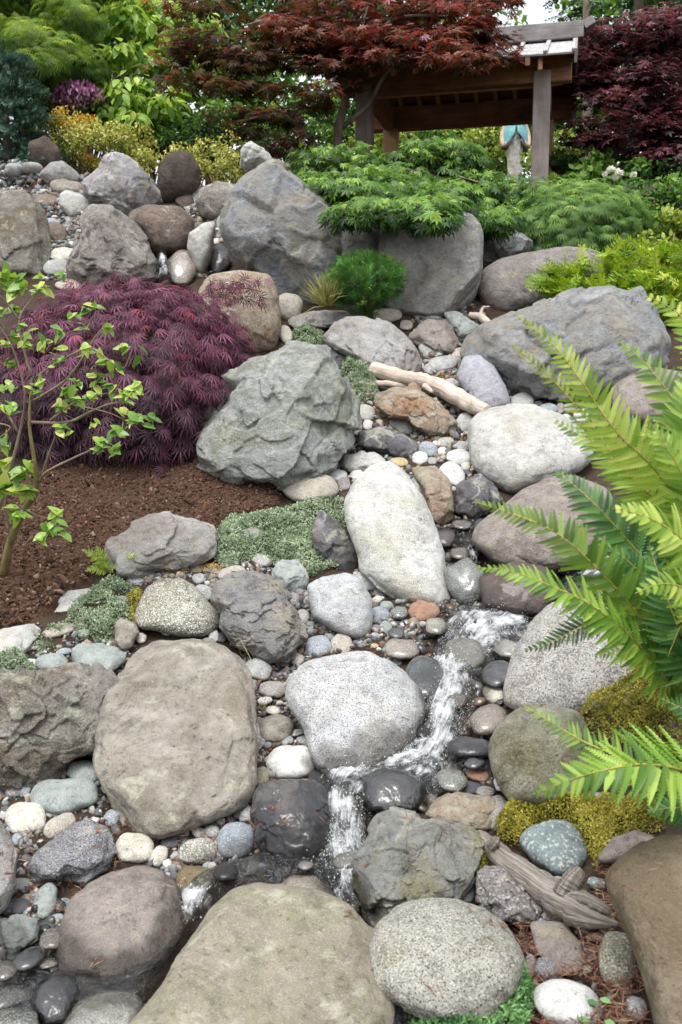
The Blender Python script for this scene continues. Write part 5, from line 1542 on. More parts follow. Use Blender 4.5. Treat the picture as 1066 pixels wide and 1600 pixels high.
def ovate(droop=0.18, width=0.27, fold=0.07, n=5):
    V, T = [], []
    for i in range(n + 1):
        t = i / n
        w = width * math.sin(math.pi * min(1, t * 0.97 + 0.03) ** 0.8) * (1 if t < 1 else 0)
        z = -droop * t * t
        V += [[t, w, z + fold * w / width], [t, 0, z], [t, -w, z + fold * w / width]]
    for i in range(n):
        a = i * 3
        for c in (0, 1):
            T += [(a + c, a + c + 1, a + c + 4), (a + c, a + c + 4, a + c + 3)]
    return np.array(V, float), np.array(T)


def sprig(n, L, ln, flat, seed, wdt=0.02, tip=0.6):
    """a twig end set with needles, length 1 along x"""
    r = np.random.default_rng(seed)
    V, T = [], []
    for i in range(n):
        t = (i + 0.5) / n
        ang = r.uniform(0, 2 * np.pi) if not flat else (0.15 * r.normal() + (0 if i % 2 else np.pi))
        o = np.array([t, 0, 0.0])
        dr = norm(np.array([tip + 0.25 * r.normal(), math.cos(ang), math.sin(ang)]))
        l = ln * (1 - 0.45 * t) * r.uniform(0.8, 1.2)
        sd_ = norm(np.cross(dr, [0.2, 0.3, 1.0])) * wdt
        b = len(V)
        V += [list(o - sd_ * 0.7), list(o + dr * l * 0.55 + sd_), list(o + dr * l), list(o + sd_ * 0.7 * 0 + dr * l * 0.5 - sd_)]
        T += [(b, b + 1, b + 2), (b, b + 2, b + 3)]
    b = len(V)
    V += [[0, wdt, 0], [1, 0, 0], [0, -wdt, 0]]
    T += [(b, b + 1, b + 2)]
    return np.array(V, float), np.array(T)


L_LACE = palm(7, 78, 0.05, 0.34, 0.40, 0.02)
L_LACE9 = palm(9, 92, 0.046, 0.30, 0.42, 0.02)
L_MAPLE = palm(7, 120, 0.13, 0.16, 0.5, 0.03)
L_MAPLE5 = palm(5, 105, 0.17, 0.14, 0.45, 0.03)
L_OV = ovate()
L_OVS = ovate(0.1, 0.3, 0.05, 3)
M_BARK = wood_mat('grey_bark', S(92, 80, 70), S(136, 126, 114), (14, 14, 5), 0.95, 0.8)
M_TWIG = wood_mat('twig_bark', S(84, 62, 52), S(120, 96, 78), (14, 14, 5), 0.9, 0.5)
M_PALETWIG = wood_mat('pale_twig_bark', S(104, 92, 74), S(150, 138, 116), (14, 14, 5), 0.9, 0.5)


def woody(name, parent, paths, mat, sides=7, n=14):
    """each path: list of world points + start and end radius; one mesh"""
    parts = []
    for pts, r0, r1 in paths:
        sp = spline(pts, n)
        V, T = tube(sp - np.array(parent.location), np.linspace(r0, r1, n) ** 1.0, sides, 3, 0.12)
        parts.append((V, T, np.zeros(len(V))))
    V, T, _ = cat3(parts)
    return obj(name, mesh_np(name, V, T, mat, smooth=True), parent)


def foliage(name, parent, parts, mat):
    V, T, R_ = cat3(parts)
    o = obj(name, mesh_np(name, V - np.array(parent.location), T, mat, {'rnd': R_}), parent)
    return o


def ball(n, c, r, shell=0.0, rng=RNG):
    """points in an ellipsoid, optionally pushed towards its skin"""
    u = norm(rng.normal(size=(n, 3))); k = rng.random(n) ** (1 / 3.0)
    k = shell + (1 - shell) * k
    return np.asarray(c) + u * k[:, None] * np.asarray(r), u


def pads(centres, radii, n, template, size, mode='flat', tone=(0.5, 0.25), shell=0.3, light=0.35):
    """leaf clumps: n leaves in each ellipsoid; brighter new growth towards each clump's top"""
    parts = []
    for c, r in zip(centres, radii):
        pos, u = ball(n, c, r, shell)
        m = len(pos)
        out = u * np.array([1, 1, 0.3])
        if mode == 'flat':
            ax = norm(out + RNG.normal(size=(m, 3)) * 0.5) * np.array([1, 1, 0.3]) + np.array([0, 0, -0.25])
            nr_ = np.array([0, -0.25, 1.0]) + RNG.normal(size=(m, 3)) * 0.35
        elif mode == 'hang':
            ax = out * 0.9 + np.array([0, 0, -0.75]) + RNG.normal(size=(m, 3)) * 0.35
            nr_ = u + np.array([0, -0.2, 0.5]) + RNG.normal(size=(m, 3)) * 0.25
        else:
            ax = RNG.normal(size=(m, 3)); nr_ = RNG.normal(size=(m, 3)) + np.array([0, -0.3, 0.8])
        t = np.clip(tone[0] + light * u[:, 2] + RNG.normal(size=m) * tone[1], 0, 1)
        parts.append(inst(template, pos, ax, nr_, size * RNG.uniform(0.65, 1.25, m), t))
    return cat3(parts)


def scatter_pads(c, r, n, pr, seed, keep=None, flat=0.5, shell=0.55):
    rg = np.random.default_rng(seed)
    cs, _ = ball(n, c, r, shell, rg)
    rr = rg.uniform(0.6, 1.25, n)[:, None] * np.array([pr, pr, pr * flat])
    if keep is not None:
        k = keep(cs); cs, rr = cs[k], rr[k]
    return cs, rr


# ---------------------------------------------------------------- purple laceleaf maple
def lace_dome(name, label, cat, px, py, d, rx, ry, rz, n, size, stops, seed, template, base_py, low=-0.35, group=None, twigmat=M_TWIG, clus=6, lay=7):
    c = P(px, py, d)
    base = np.array([c[0], c[1] + 0.05, gz(c[0], c[1])])
    o = empty(name, base, label, cat, group)
    rg = np.random.default_rng(seed)
    parts = []
    # overlapping skirts of drooping sprays, like shingles on a dome
    u = norm(rg.normal(size=(n * 3, 3)))
    u = u[(u[:, 2] > low) & (u[:, 1] < 0.55)][:n]
    lump = 1 + 0.10 * fbm(u * 2.6 + seed, seed, 3)
    tier = np.floor((u[:, 2] + 1) * lay + 0.8 * fbm(u * 3 + 3, seed + 1, 2)) / lay
    fr = (u[:, 2] + 1 + 0.0) - tier
    k = np.where(rg.random(len(u)) < 0.3, rg.uniform(0.55, 0.8, len(u)), rg.uniform(0.80, 1.0, len(u))) * lump * (1.03 - 0.35 * np.clip(fr, 0, 0.3))
    pos = c + u * k[:, None] * np.array([rx, ry, rz])
    out = norm(u * np.array([1 / rx, 1 / ry, 0.4 / rz]))
    m = clus
    P_, A_, N_, S_, T_ = [], [], [], [], []
    for j in range(m):
        jit = rg.normal(size=pos.shape) * size * 0.55
        side = np.cross(out, [0, 0, 1.0])
        ax = out * (0.75 + 0.3 * rg.normal(size=(len(pos), 1))) + np.array([0, 0, -0.62]) + side * rg.normal(size=(len(pos), 1)) * 0.55
        nr_ = out * 0.8 + np.array([0, 0, 0.75]) + rg.normal(size=pos.shape) * 0.22
        P_.append(pos + jit * np.array([1, 1, 0.6])); A_.append(ax); N_.append(nr_)
        S_.append(size * rg.uniform(0.7, 1.25, len(pos)))
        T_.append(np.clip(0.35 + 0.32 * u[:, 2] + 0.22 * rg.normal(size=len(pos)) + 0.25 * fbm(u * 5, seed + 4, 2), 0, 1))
    V, T, R_ = inst(template, np.concatenate(P_), np.concatenate(A_), np.concatenate(N_), np.concatenate(S_), np.concatenate(T_))
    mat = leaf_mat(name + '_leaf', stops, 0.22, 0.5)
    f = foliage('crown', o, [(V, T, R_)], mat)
    f['kind'] = 'stuff'
    paths = []
    for k in range(9):
        a = rg.uniform(0, 2 * np.pi); q = rg.uniform(0.35, 0.85)
        tip = c + np.array([math.cos(a) * rx * q, math.sin(a) * ry * q, rz * (0.75 - 0.75 * q * q)])
        mid = base + (tip - base) * 0.5 + np.array([0, 0, 0.25 * rz])
        paths.append(([base + np.array([0, 0, -0.05]), mid, tip], 0.022, 0.005))
    woody('stem', o, paths, twigmat)
    return o


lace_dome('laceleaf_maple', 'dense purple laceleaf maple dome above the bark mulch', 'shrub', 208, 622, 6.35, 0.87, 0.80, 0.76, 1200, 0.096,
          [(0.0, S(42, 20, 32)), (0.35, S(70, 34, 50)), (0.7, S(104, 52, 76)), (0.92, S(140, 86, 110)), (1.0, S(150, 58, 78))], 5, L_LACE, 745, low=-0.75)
lace_dome('laceleaf_maple', 'light green laceleaf maple dome right of the pavilion posts', 'shrub', 895, 376, 9.3, 0.74, 0.66, 0.53, 1100, 0.10,
          [(0.0, S(42, 72, 24)), (0.4, S(80, 116, 42)), (0.75, S(116, 152, 62)), (1.0, S(160, 180, 86))], 8, L_LACE9, 390, low=-0.7)
# trailing purple sprays on the stained boulder
sp_c = P(365, 450, 6.95)
o = empty('laceleaf_spray', sp_c, 'loose purple laceleaf sprays trailing over the orange stained boulder', 'shrub')
x = RNG.normal(size=90)
pos = P(325 + RNG.random(90) * 90, 436 + RNG.random(90) * 40, 6.98 - 0.12 * RNG.random(90))
V, T, R_ = inst(L_LACE, pos, RNG.normal(size=(90, 3)) + np.array([0.6, -0.3, -0.4]), RNG.normal(size=(90, 3)) * 0.3 + np.array([0, -0.8, 0.6]), RNG.uniform(0.05, 0.11, 90))
foliage('leaf_spray', o, [(V, T, R_)], bpy.data.materials['laceleaf_maple_leaf'])
woody('twig', o, [([P(300, 470, 6.9), P(340, 452, 6.9), P(380, 450, 6.9), P(418, 458, 6.92)], 0.006, 0.002), ([P(310, 465, 6.9), P(350, 462, 6.88), P(400, 472, 6.9)], 0.005, 0.002)], M_TWIG)

# ---------------------------------------------------------------- spreading green maple over the bank
o = empty('green_maple_shrub', P(640, 330, 9.75), 'wide spreading green maple shrub draped over the upper boulders', 'shrub')
cs, rr = [], []
rg = np.random.default_rng(41)
for (ax_, ay_, ad, aw, ah, k) in ((600, 255, 9.9, 110, 26, 20), (680, 250, 10.0, 70, 18, 12), (560, 288, 8.8, 75, 20, 11), (650, 292, 8.8, 90, 20, 14), (712, 276, 9.9, 62, 26, 14), (775, 300, 9.5, 45, 20, 9), (520, 262, 10.0, 55, 24, 7), (675, 312, 8.3, 50, 14, 9), (795, 302, 9.5, 30, 16, 6), (620, 312, 8.2, 90, 14, 14), (720, 318, 9.5, 60, 28, 8), (535, 305, 8.0, 45, 14, 10), (600, 330, 7.75, 85, 10, 14), (658, 334, 7.7, 26, 12, 8), (775, 330, 9.2, 45, 22, 9), (765, 345, 8.3, 25, 14, 6), (490, 285, 9.6, 40, 18, 5)):
    for _ in range(k):
        d_ = ad + rg.normal() * 0.15
        cs.append(P(ax_ + rg.uniform(-1, 1) * aw, ay_ + rg.uniform(-1, 1) * ah, d_)); q = rg.uniform(0.14, 0.24); rr.append((q * 1.35, q, q * 0.5))
M_GRM = leaf_mat('green_maple_leaf', [(0.0, S(28, 52, 16)), (0.4, S(62, 98, 30)), (0.75, S(100, 138, 44)), (1.0, S(144, 174, 66))], 0.3, 0.45)
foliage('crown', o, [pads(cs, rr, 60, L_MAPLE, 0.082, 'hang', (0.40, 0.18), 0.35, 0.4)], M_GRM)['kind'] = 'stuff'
b0 = np.array([P(650, 300, 10.0)[0], P(650, 300, 10.0)[1], gz(*P(650, 300, 10.0)[:2])])
woody('stem', o, [([b0, b0 + [0, 0, 0.25], np.array(cs[i])], 0.025, 0.006) for i in range(0, len(cs), 6)], M_BARK)

# ---------------------------------------------------------------- small pine, grass, golden yew
def tuft_plant(name, label, cat, base, tips, needle_t, size, mat, stemmat, per=1, upb=0.5):
    o = empty(name, base, label, cat)
    pos, ax = [], []
    for t, dr in tips:
        for _ in range(per):
            pos.append(t + RNG.normal(size=3) * 0.012); ax.append(dr + RNG.normal(size=3) * 0.35)
    pos, ax = np.array(pos), np.array(ax)
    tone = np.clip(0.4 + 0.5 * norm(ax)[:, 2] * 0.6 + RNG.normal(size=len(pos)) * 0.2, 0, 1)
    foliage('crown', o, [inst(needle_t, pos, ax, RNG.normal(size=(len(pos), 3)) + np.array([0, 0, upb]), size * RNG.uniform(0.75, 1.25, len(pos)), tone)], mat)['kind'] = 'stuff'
    woody('stem', o, [([base, base + (t - base) * 0.5 + np.array([0, 0, 0.04]), t], 0.010, 0.003) for t, dr in tips[::6]], stemmat)
    return o


SP_PINE = sprig(34, 1, 0.85, False, 3, 0.022, 0.9)
SP_YEW = sprig(26, 1, 0.42, True, 4, 0.035, 0.55)
SP_SPR = sprig(36, 1, 0.32, False, 6, 0.022, 0.7)
M_PINE = leaf_mat('small_pine_needle', [(0.0, S(30, 64, 24)), (0.45, S(64, 114, 44)), (0.8, S(98, 152, 62)), (1.0, S(140, 178, 86))], 0.15, 0.5)
c = P(570, 444, 7.5); base = P(575, 490, 7.55)
tips = []
for _ in range(230):
    u = norm(RNG.normal(size=3)); u[1] = -abs(u[1]) * 0.9 + 0.2
    r = RNG.uniform(0.62, 1.0) * (1 + 0.22 * float(vnoise(u[None] * 2.3 + 4, 3)[0]))
    tips.append((c + u * r * np.array([0.27, 0.24, 0.19]), u + np.array([0, 0, 0.7])))
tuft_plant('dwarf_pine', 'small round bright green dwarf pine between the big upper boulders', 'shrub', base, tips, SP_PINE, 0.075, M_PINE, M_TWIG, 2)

grass_t = (np.array([[0, 0.010, 0], [0.5, 0.010, 0.12], [1, 0, -0.15], [0.5, -0.010, 0.12], [0, -0.010, 0]], float), np.array([[0, 1, 4], [1, 3, 4], [1, 2, 3]]))
M_GRASS = leaf_mat('dry_grass_blade', [(0.0, S(96, 104, 46)), (0.6, S(142, 142, 76)), (1.0, S(178, 168, 112))], 0.25, 0.6)


def grass_tuft(label, px, py, d, n, L, lean=(0, 0), mat=M_GRASS):
    b = P(px, py, d)
    o = empty('grass_tuft', b, label, 'grass')
    ax = RNG.normal(size=(n, 3)) * 0.45 + np.array([lean[0], -0.2 + lean[1], 1.0])
    foliage('blades', o, [inst(grass_t, b + RNG.normal(size=(n, 3)) * np.array([0.02, 0.02, 0.002]), ax, RNG.normal(size=(n, 3)) * 0.4 + np.array([0, -1, 0.3]), L * RNG.uniform(0.5, 1.1, n))], mat)['kind'] = 'stuff'


grass_tuft('pale drooping grass tuft left of the dwarf pine', 512, 478, 7.5, 240, 0.28)
grass_tuft('tiny yellow green grass tuft in the strip beside the tan slab', 412, 1108, 3.62, 24, 0.06)
grass_tuft('single dry grass stalk leaning on the layered boulder', 386, 1035, 3.95, 3, 0.20, (-0.5, 0))
grass_tuft('tiny conifer seedling tuft at the end of the bleached log', 735, 640, 6.2, 26, 0.09, (0, 0), M_THYME)
grass_tuft('little yellow green seedling at the bottom right', 965, 1570, 2.25, 8, 0.03, (0, 0), M_PINE)

M_YEW = leaf_mat('golden_yew_needle', [(0.0, S(66, 98, 20)), (0.4, S(122, 152, 34)), (0.75, S(170, 190, 56)), (1.0, S(206, 212, 96))], 0.25, 0.5)
tips = []
for (ax_, ay_, ad, aw, ah, k) in ((880, 438, 7.75, 32, 16, 80), (930, 440, 7.75, 60, 26, 170), (1000, 430, 7.85, 70, 38, 230), (1040, 470, 7.6, 40, 40, 130), (970, 470, 7.6, 50, 26, 110), (1060, 420, 8.0, 50, 34, 110), (905, 456, 7.6, 46, 10, 60)):
    for _ in range(k):
        p = P(ax_ + RNG.uniform(-1, 1) * aw, ay_ + RNG.uniform(-1, 1) * ah, ad + RNG.normal() * 0.1)
        tips.append((p, norm(np.array([-0.7 + RNG.normal() * 0.5, -0.6 + RNG.normal() * 0.3, 0.12 + RNG.normal() * 0.2]))))
by = P(990, 450, 8.2); by[2] = gz(by[0], by[1])
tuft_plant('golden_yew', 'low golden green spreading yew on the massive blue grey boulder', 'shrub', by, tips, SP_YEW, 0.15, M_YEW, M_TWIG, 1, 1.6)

# ---------------------------------------------------------------- upper left: spruce, heather, yellow shrubs
M_SPR = leaf_mat('blue_spruce_needle', [(0.0, S(34, 58, 48)), (0.5, S(66, 96, 80)), (1.0, S(112, 142, 122))], 0.12, 0.55)
b = P(15, 300, 11.0); b[2] = gz(b[0], b[1])
o = empty('blue_spruce', b, 'blue green spruce at the far upper left edge', 'tree')
pos, ax = [], []
for z in np.linspace(0.1, 1.55, 12):
    R1 = 0.80 * (1 - (z - 0.1) / 2.0)
    for a in np.arange(0, 2 * np.pi, 2 * np.pi / 10) + RNG.random() * 2:
        R0 = R1 * RNG.uniform(0.65, 1.25); tilt = RNG.uniform(-0.1, 0.18)
        for q in np.linspace(0.25, 1.0, 6):
            for side in (-1, 0, 1):
                aa = a + side * 0.6
                dr = np.array([math.cos(aa), math.sin(aa), tilt])
                pos.append(b + np.array([math.cos(a) * R0 * q, math.sin(a) * R0 * q, z + tilt * R0 * q - 0.12 * q * q + RNG.normal() * 0.015])); ax.append(dr + RNG.normal(size=3) * 0.12)
pos, ax = np.array(pos), np.array(ax)
foliage('crown', o, [inst(SP_SPR, pos, ax, RNG.normal(size=(len(pos), 3)) * 0.3 + np.array([0, 0, 1]), 0.17 * RNG.uniform(0.8, 1.2, len(pos)))], M_SPR)['kind'] = 'stuff'
woody('trunk', o, [([b - [0, 0, 0.1], b + [0, 0, 0.8], b + [0, 0, 1.45]], 0.06, 0.012)], M_BARK)

M_YEL = leaf_mat('variegated_leaf', [(0.0, S(84, 102, 36)), (0.35, S(136, 142, 58)), (0.7, S(176, 174, 84)), (1.0, S(208, 204, 130))], 0.3, 0.5)
M_YELO = leaf_mat('golden_barberry_leaf', [(0.0, S(110, 112, 34)), (0.5, S(176, 160, 58)), (0.85, S(206, 176, 72)), (1.0, S(200, 120, 64))], 0.3, 0.5)


def bush(name, label, px, py, d, r, npad, nleaf, pr, size, mat, seed, template=L_OVS, mode='rand', cat='shrub', group=None, twig=M_TWIG, shell=0.45, light=0.35, flat=0.8, tone=0.5):
    c = P(px, py, d)
    base = np.array([c[0], c[1], gz(c[0], c[1])])
    o = empty(name, base, label, cat, group)
    cs, rr = scatter_pads(c, r, npad, pr, seed, flat=flat)
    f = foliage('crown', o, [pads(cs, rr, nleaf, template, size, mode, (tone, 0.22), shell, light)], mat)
    f['kind'] = 'stuff'
    woody('stem', o, [([base - [0, 0, 0.05], base + (cs[i] - base) * 0.5 + np.array([0, 0, 0.05]), cs[i]], max(0.012, r[2] * 0.03), 0.004) for i in range(0, len(cs), max(1, len(cs) // 12))], twig)
    return o


bush('variegated_shrub', 'yellow variegated shrub behind the rounded grey boulder', 338, 255, 10.6, (0.50, 0.4, 0.26), 34, 90, 0.13, 0.038, M_YEL, 51)
bush('variegated_shrub', 'large yellow variegated shrub behind the tall pointed boulder', 165, 232, 11.2, (0.56, 0.45, 0.28), 44, 95, 0.14, 0.040, M_YEL, 52)
bush('barberry_shrub', 'golden orange tinged shrub left of the large variegated shrub', 110, 222, 11.4, (0.42, 0.4, 0.30), 30, 90, 0.13, 0.036, M_YELO, 53)
bush('variegated_shrub', 'thin variegated sprays hanging beside the tall pointed boulder', 236, 268, 10.6, (0.20, 0.2, 0.22), 14, 60, 0.09, 0.036, M_YEL, 54)
M_HEA = leaf_mat('heather_leaf', [(0.0, S(46, 52, 36)), (0.6, S(84, 82, 64)), (1.0, S(116, 100, 92))], 0.15, 0.7)
M_HEAF = leaf_mat('heather_flower', [(0.0, S(150, 84, 134)), (0.5, S(192, 122, 174)), (1.0, S(222, 172, 210))], 0.3, 0.6)
o = bush('heather_bush', 'pink flowering heather below the lime green tree', 118, 172, 12.4, (0.40, 0.3, 0.20), 20, 110, 0.15, 0.05, M_HEA, 55)
ch = P(122, 152, 12.2)
pos, u = ball(620, ch, (0.34, 0.3, 0.16), 0.2)
pos2, u2 = ball(120, P(92, 128, 12.3), (0.16, 0.2, 0.16), 0.1)
pos = np.concatenate([pos, pos2]); m = len(pos)
foliage('flower_spikes', o, [inst(tiny, pos, RNG.normal(size=(m, 3)) * 0.35 + [0, 0, 1], RNG.normal(size=(m, 3)), 0.065 * RNG.uniform(0.6, 1.2, m))], M_HEAF)['kind'] = 'stuff'

# ---------------------------------------------------------------- trees
def tree(name, label, base, limbs, cs, rr, nleaf, template, size, mat, mode='flat', bark=M_BARK, group=None, tone=0.45, shell=0.3, light=0.35, cat='tree', r0=0.08):
    o = empty(name, base, label, cat, group)
    woody('trunk', o, [(limbs[0], r0, r0 * 0.4)], bark, 9)
    for lm in limbs[1:]:
        woody('limb', o, [(lm, r0 * 0.55, r0 * 0.15)], bark, 7)
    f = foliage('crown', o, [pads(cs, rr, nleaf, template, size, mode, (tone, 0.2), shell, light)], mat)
    f['kind'] = 'stuff'
    return o


def padset(specs, seed, flat=0.4):
    """specs: px, py, distance, half width px, half height px, count, pad radius"""
    rg = np.random.default_rng(seed)
    cs, rr = [], []
    for (ax_, ay_, ad, aw, ah, k, pr) in specs:
        for _ in range(k):
            cs.append(P(ax_ + rg.uniform(-1, 1) * aw, ay_ + rg.uniform(-1, 1) * ah, ad + rg.normal() * 0.25))
            q = pr * rg.uniform(0.65, 1.3); rr.append((q * 1.2, q, q * flat))
    return np.array(cs), rr


# red maple standing left of the pavilion
M_REDM = leaf_mat('red_maple_leaf', [(0.0, S(52, 40, 30)), (0.25, S(86, 62, 38)), (0.45, S(106, 58, 42)), (0.7, S(118, 52, 44)), (0.88, S(144, 64, 56)), (1.0, S(166, 124, 128))], 0.42, 0.5, 1.5)
M_BRZM = leaf_mat('bronze_maple_leaf', [(0.0, S(40, 36, 28)), (0.25, S(66, 60, 34)), (0.5, S(92, 74, 42)), (0.7, S(104, 58, 44)), (0.86, S(138, 58, 50)), (1.0, S(120, 100, 104))], 0.42, 0.5, 1.5)
rb = P(525, 290, 11.4); rb[2] = gz(rb[0], rb[1])
cs, rr = padset([(400, 40, 11.2, 130, 50, 28, 0.30), (330, 110, 11.4, 70, 45, 14, 0.26), (430, 130, 11.2, 80, 50, 20, 0.26), (400, 190, 11.2, 75, 22, 10, 0.20), (500, 110, 11.0, 60, 30, 9, 0.2), (480, -60, 11.2, 200, 50, 24, 0.32), (500, 60, 11.2, 70, 40, 8, 0.24)], 61, 0.3)
cs2, rr2 = padset([(560, 30, 10.9, 150, 45, 34, 0.28), (700, 48, 10.7, 85, 42, 26, 0.25), (650, 74, 10.6, 75, 26, 11, 0.19), (740, 84, 10.5, 42, 34, 9, 0.17), (600, 74, 10.8, 80, 28, 10, 0.2), (650, -60, 11.0, 150, 45, 16, 0.3), (755, 20, 10.8, 36, 40, 9, 0.19)], 62, 0.3)
rmt = tree('red_maple', 'red and bronze leaved maple tree shading the left end of the pavilion', rb,
     [[rb - [0, 0, 0.1], P(528, 215, 11.4), P(540, 150, 11.3), P(545, 90, 11.2), P(560, 20, 11.1)],
      [P(534, 200, 11.4), P(575, 165, 11.2), P(600, 120, 11.0), P(640, 70, 10.9)],
      [P(520, 245, 11.4), P(490, 225, 11.3), P(462, 190, 11.2), P(420, 150, 11.2)],
      [P(542, 130, 11.3), P(500, 60, 11.0), P(440, 30, 10.9), P(380, 40, 10.9)],
      [P(548, 85, 11.2), P(620, 30, 10.7), P(700, 25, 10.5)],
      [P(545, 110, 11.2), P(560, 60, 10.8), P(575, 10, 10.7)],
      [P(470, 195, 11.2), P(430, 180, 11.0), P(370, 190, 11.0)]],
     cs, rr, 34, L_MAPLE, 0.11, M_BRZM, 'flat', r0=0.062, light=0.3, tone=0.45)
foliage('crown', rmt, [pads(cs2, rr2, 36, L_MAPLE, 0.11, 'flat', (0.5, 0.22), 0.3, 0.3)], M_REDM)['kind'] = 'stuff'

# dark purple maple at the right
M_PURM = leaf_mat('purple_maple_leaf', [(0.0, S(40, 28, 34)), (0.35, S(68, 38, 44)), (0.6, S(98, 44, 50)), (0.82, S(126, 66, 74)), (1.0, S(150, 120, 134))], 0.32, 0.5, 1.4)
pb = P(960, 300, 13.0); pb[2] = gz(pb[0], pb[1])
cs, rr = padset([(990, 90, 12.8, 85, 50, 34, 0.30), (950, 150, 12.6, 60, 40, 18, 0.28), (1040, 170, 12.6, 60, 45, 24, 0.28), (1000, 210, 12.4, 70, 25, 14, 0.24), (920, 110, 12.8, 30, 40, 9, 0.24), (1080, 70, 12.8, 60, 60, 18, 0.3), (1030, 45, 12.8, 50, 25, 10, 0.26), (1060, 240, 12.4, 40, 20, 7, 0.22), (930, 205, 12.6, 30, 20, 5, 0.22)], 67, 0.42)
tree('purple_maple', 'dark purple red maple tree right of the pavilion', pb,
     [[pb - [0, 0, 0.1], P(945, 240, 13.0), P(938, 215, 12.9), P(975, 160, 12.8), P(1000, 90, 12.8)],
      [P(940, 235, 13.0), P(915, 205, 12.8), P(895, 180, 12.8), P(905, 130, 12.8)],
      [P(950, 250, 13.0), P(985, 210, 12.9), P(1015, 180, 12.7), P(1050, 140, 12.6)],
      [P(958, 270, 13.0), P(1000, 235, 12.9), P(1060, 200, 12.6)]],
     cs, rr, 60, L_MAPLE5, 0.105, M_PURM, 'flat', r0=0.055, light=0.35, tone=0.42)

# large leaved young tree with light green leaves
M_LIM = leaf_mat('light_green_leaf', [(0.0, S(62, 98, 30)), (0.4, S(112, 150, 52)), (0.8, S(160, 188, 76)), (1.0, S(196, 206, 112))], 0.4, 0.42)
lb = P(236, 250, 13.5); lb[2] = gz(lb[0], lb[1])
cs, rr = padset([(210, 40, 13.0, 40, 35, 10, 0.22), (160, 105, 12.8, 60, 28, 13, 0.22), (200, 150, 12.6, 60, 30, 14, 0.22), (215, 195, 12.4, 30, 18, 8, 0.2), (270, 110, 13.2, 40, 50, 9, 0.22), (130, 100, 12.8, 25, 16, 5, 0.2), (290, 50, 13.4, 30, 40, 6, 0.22), (255, 20, 13.4, 40, 30, 6, 0.24)], 71, 0.7)
tree('broadleaf_tree', 'young tree with large light green leaves left of the red maple', lb,
     [[lb - [0, 0, 0.1], P(240, 190, 13.4), P(250, 100, 13.4), P(256, 0, 13.4), P(262, -60, 13.4)],
      [P(245, 150, 13.4), P(205, 130, 13.0), P(160, 105, 12.8)], [P(250, 95, 13.4), P(220, 60, 13.1), P(205, 20, 13.0)], [P(242, 180, 13.4), P(215, 190, 12.8), P(195, 160, 12.6)]],
     cs, rr, 34, L_OV, 0.16, M_LIM, 'hang', r0=0.035, tone=0.5, shell=0.2)

# lime green thread-leaf tree in the top left corner
M_LIME = leaf_mat('lime_leaf', [(0.0, S(44, 76, 14)), (0.4, S(92, 126, 28)), (0.8, S(138, 164, 42)), (1.0, S(176, 190, 72))], 0.4, 0.5)
tb = P(40, 330, 13.2); tb[2] = gz(tb[0], tb[1])
cs, rr = padset([(40, 20, 12.6, 90, 40, 24, 0.32), (70, 70, 12.4, 60, 35, 18, 0.30), (20, 95, 12.4, 60, 30, 14, 0.30), (100, 110, 12.6, 30, 20, 6, 0.24), (-60, 50, 12.4, 80, 80, 18, 0.36), (50, -50, 12.8, 130, 40, 18, 0.36)], 73, 0.6)
tree('threadleaf_tree', 'lime green feathery tree in the top left corner', tb, [[tb - [0, 0, 0.1], P(38, 200, 13.0), P(35, 100, 12.8), P(50, 0, 12.7)], [P(38, 150, 13.0), P(80, 90, 12.6), P(100, 50, 12.5)]],
     cs, rr, 120, L_LACE9, 0.13, M_LIME, 'hang', r0=0.07, tone=0.42, shell=0.25, light=0.45)

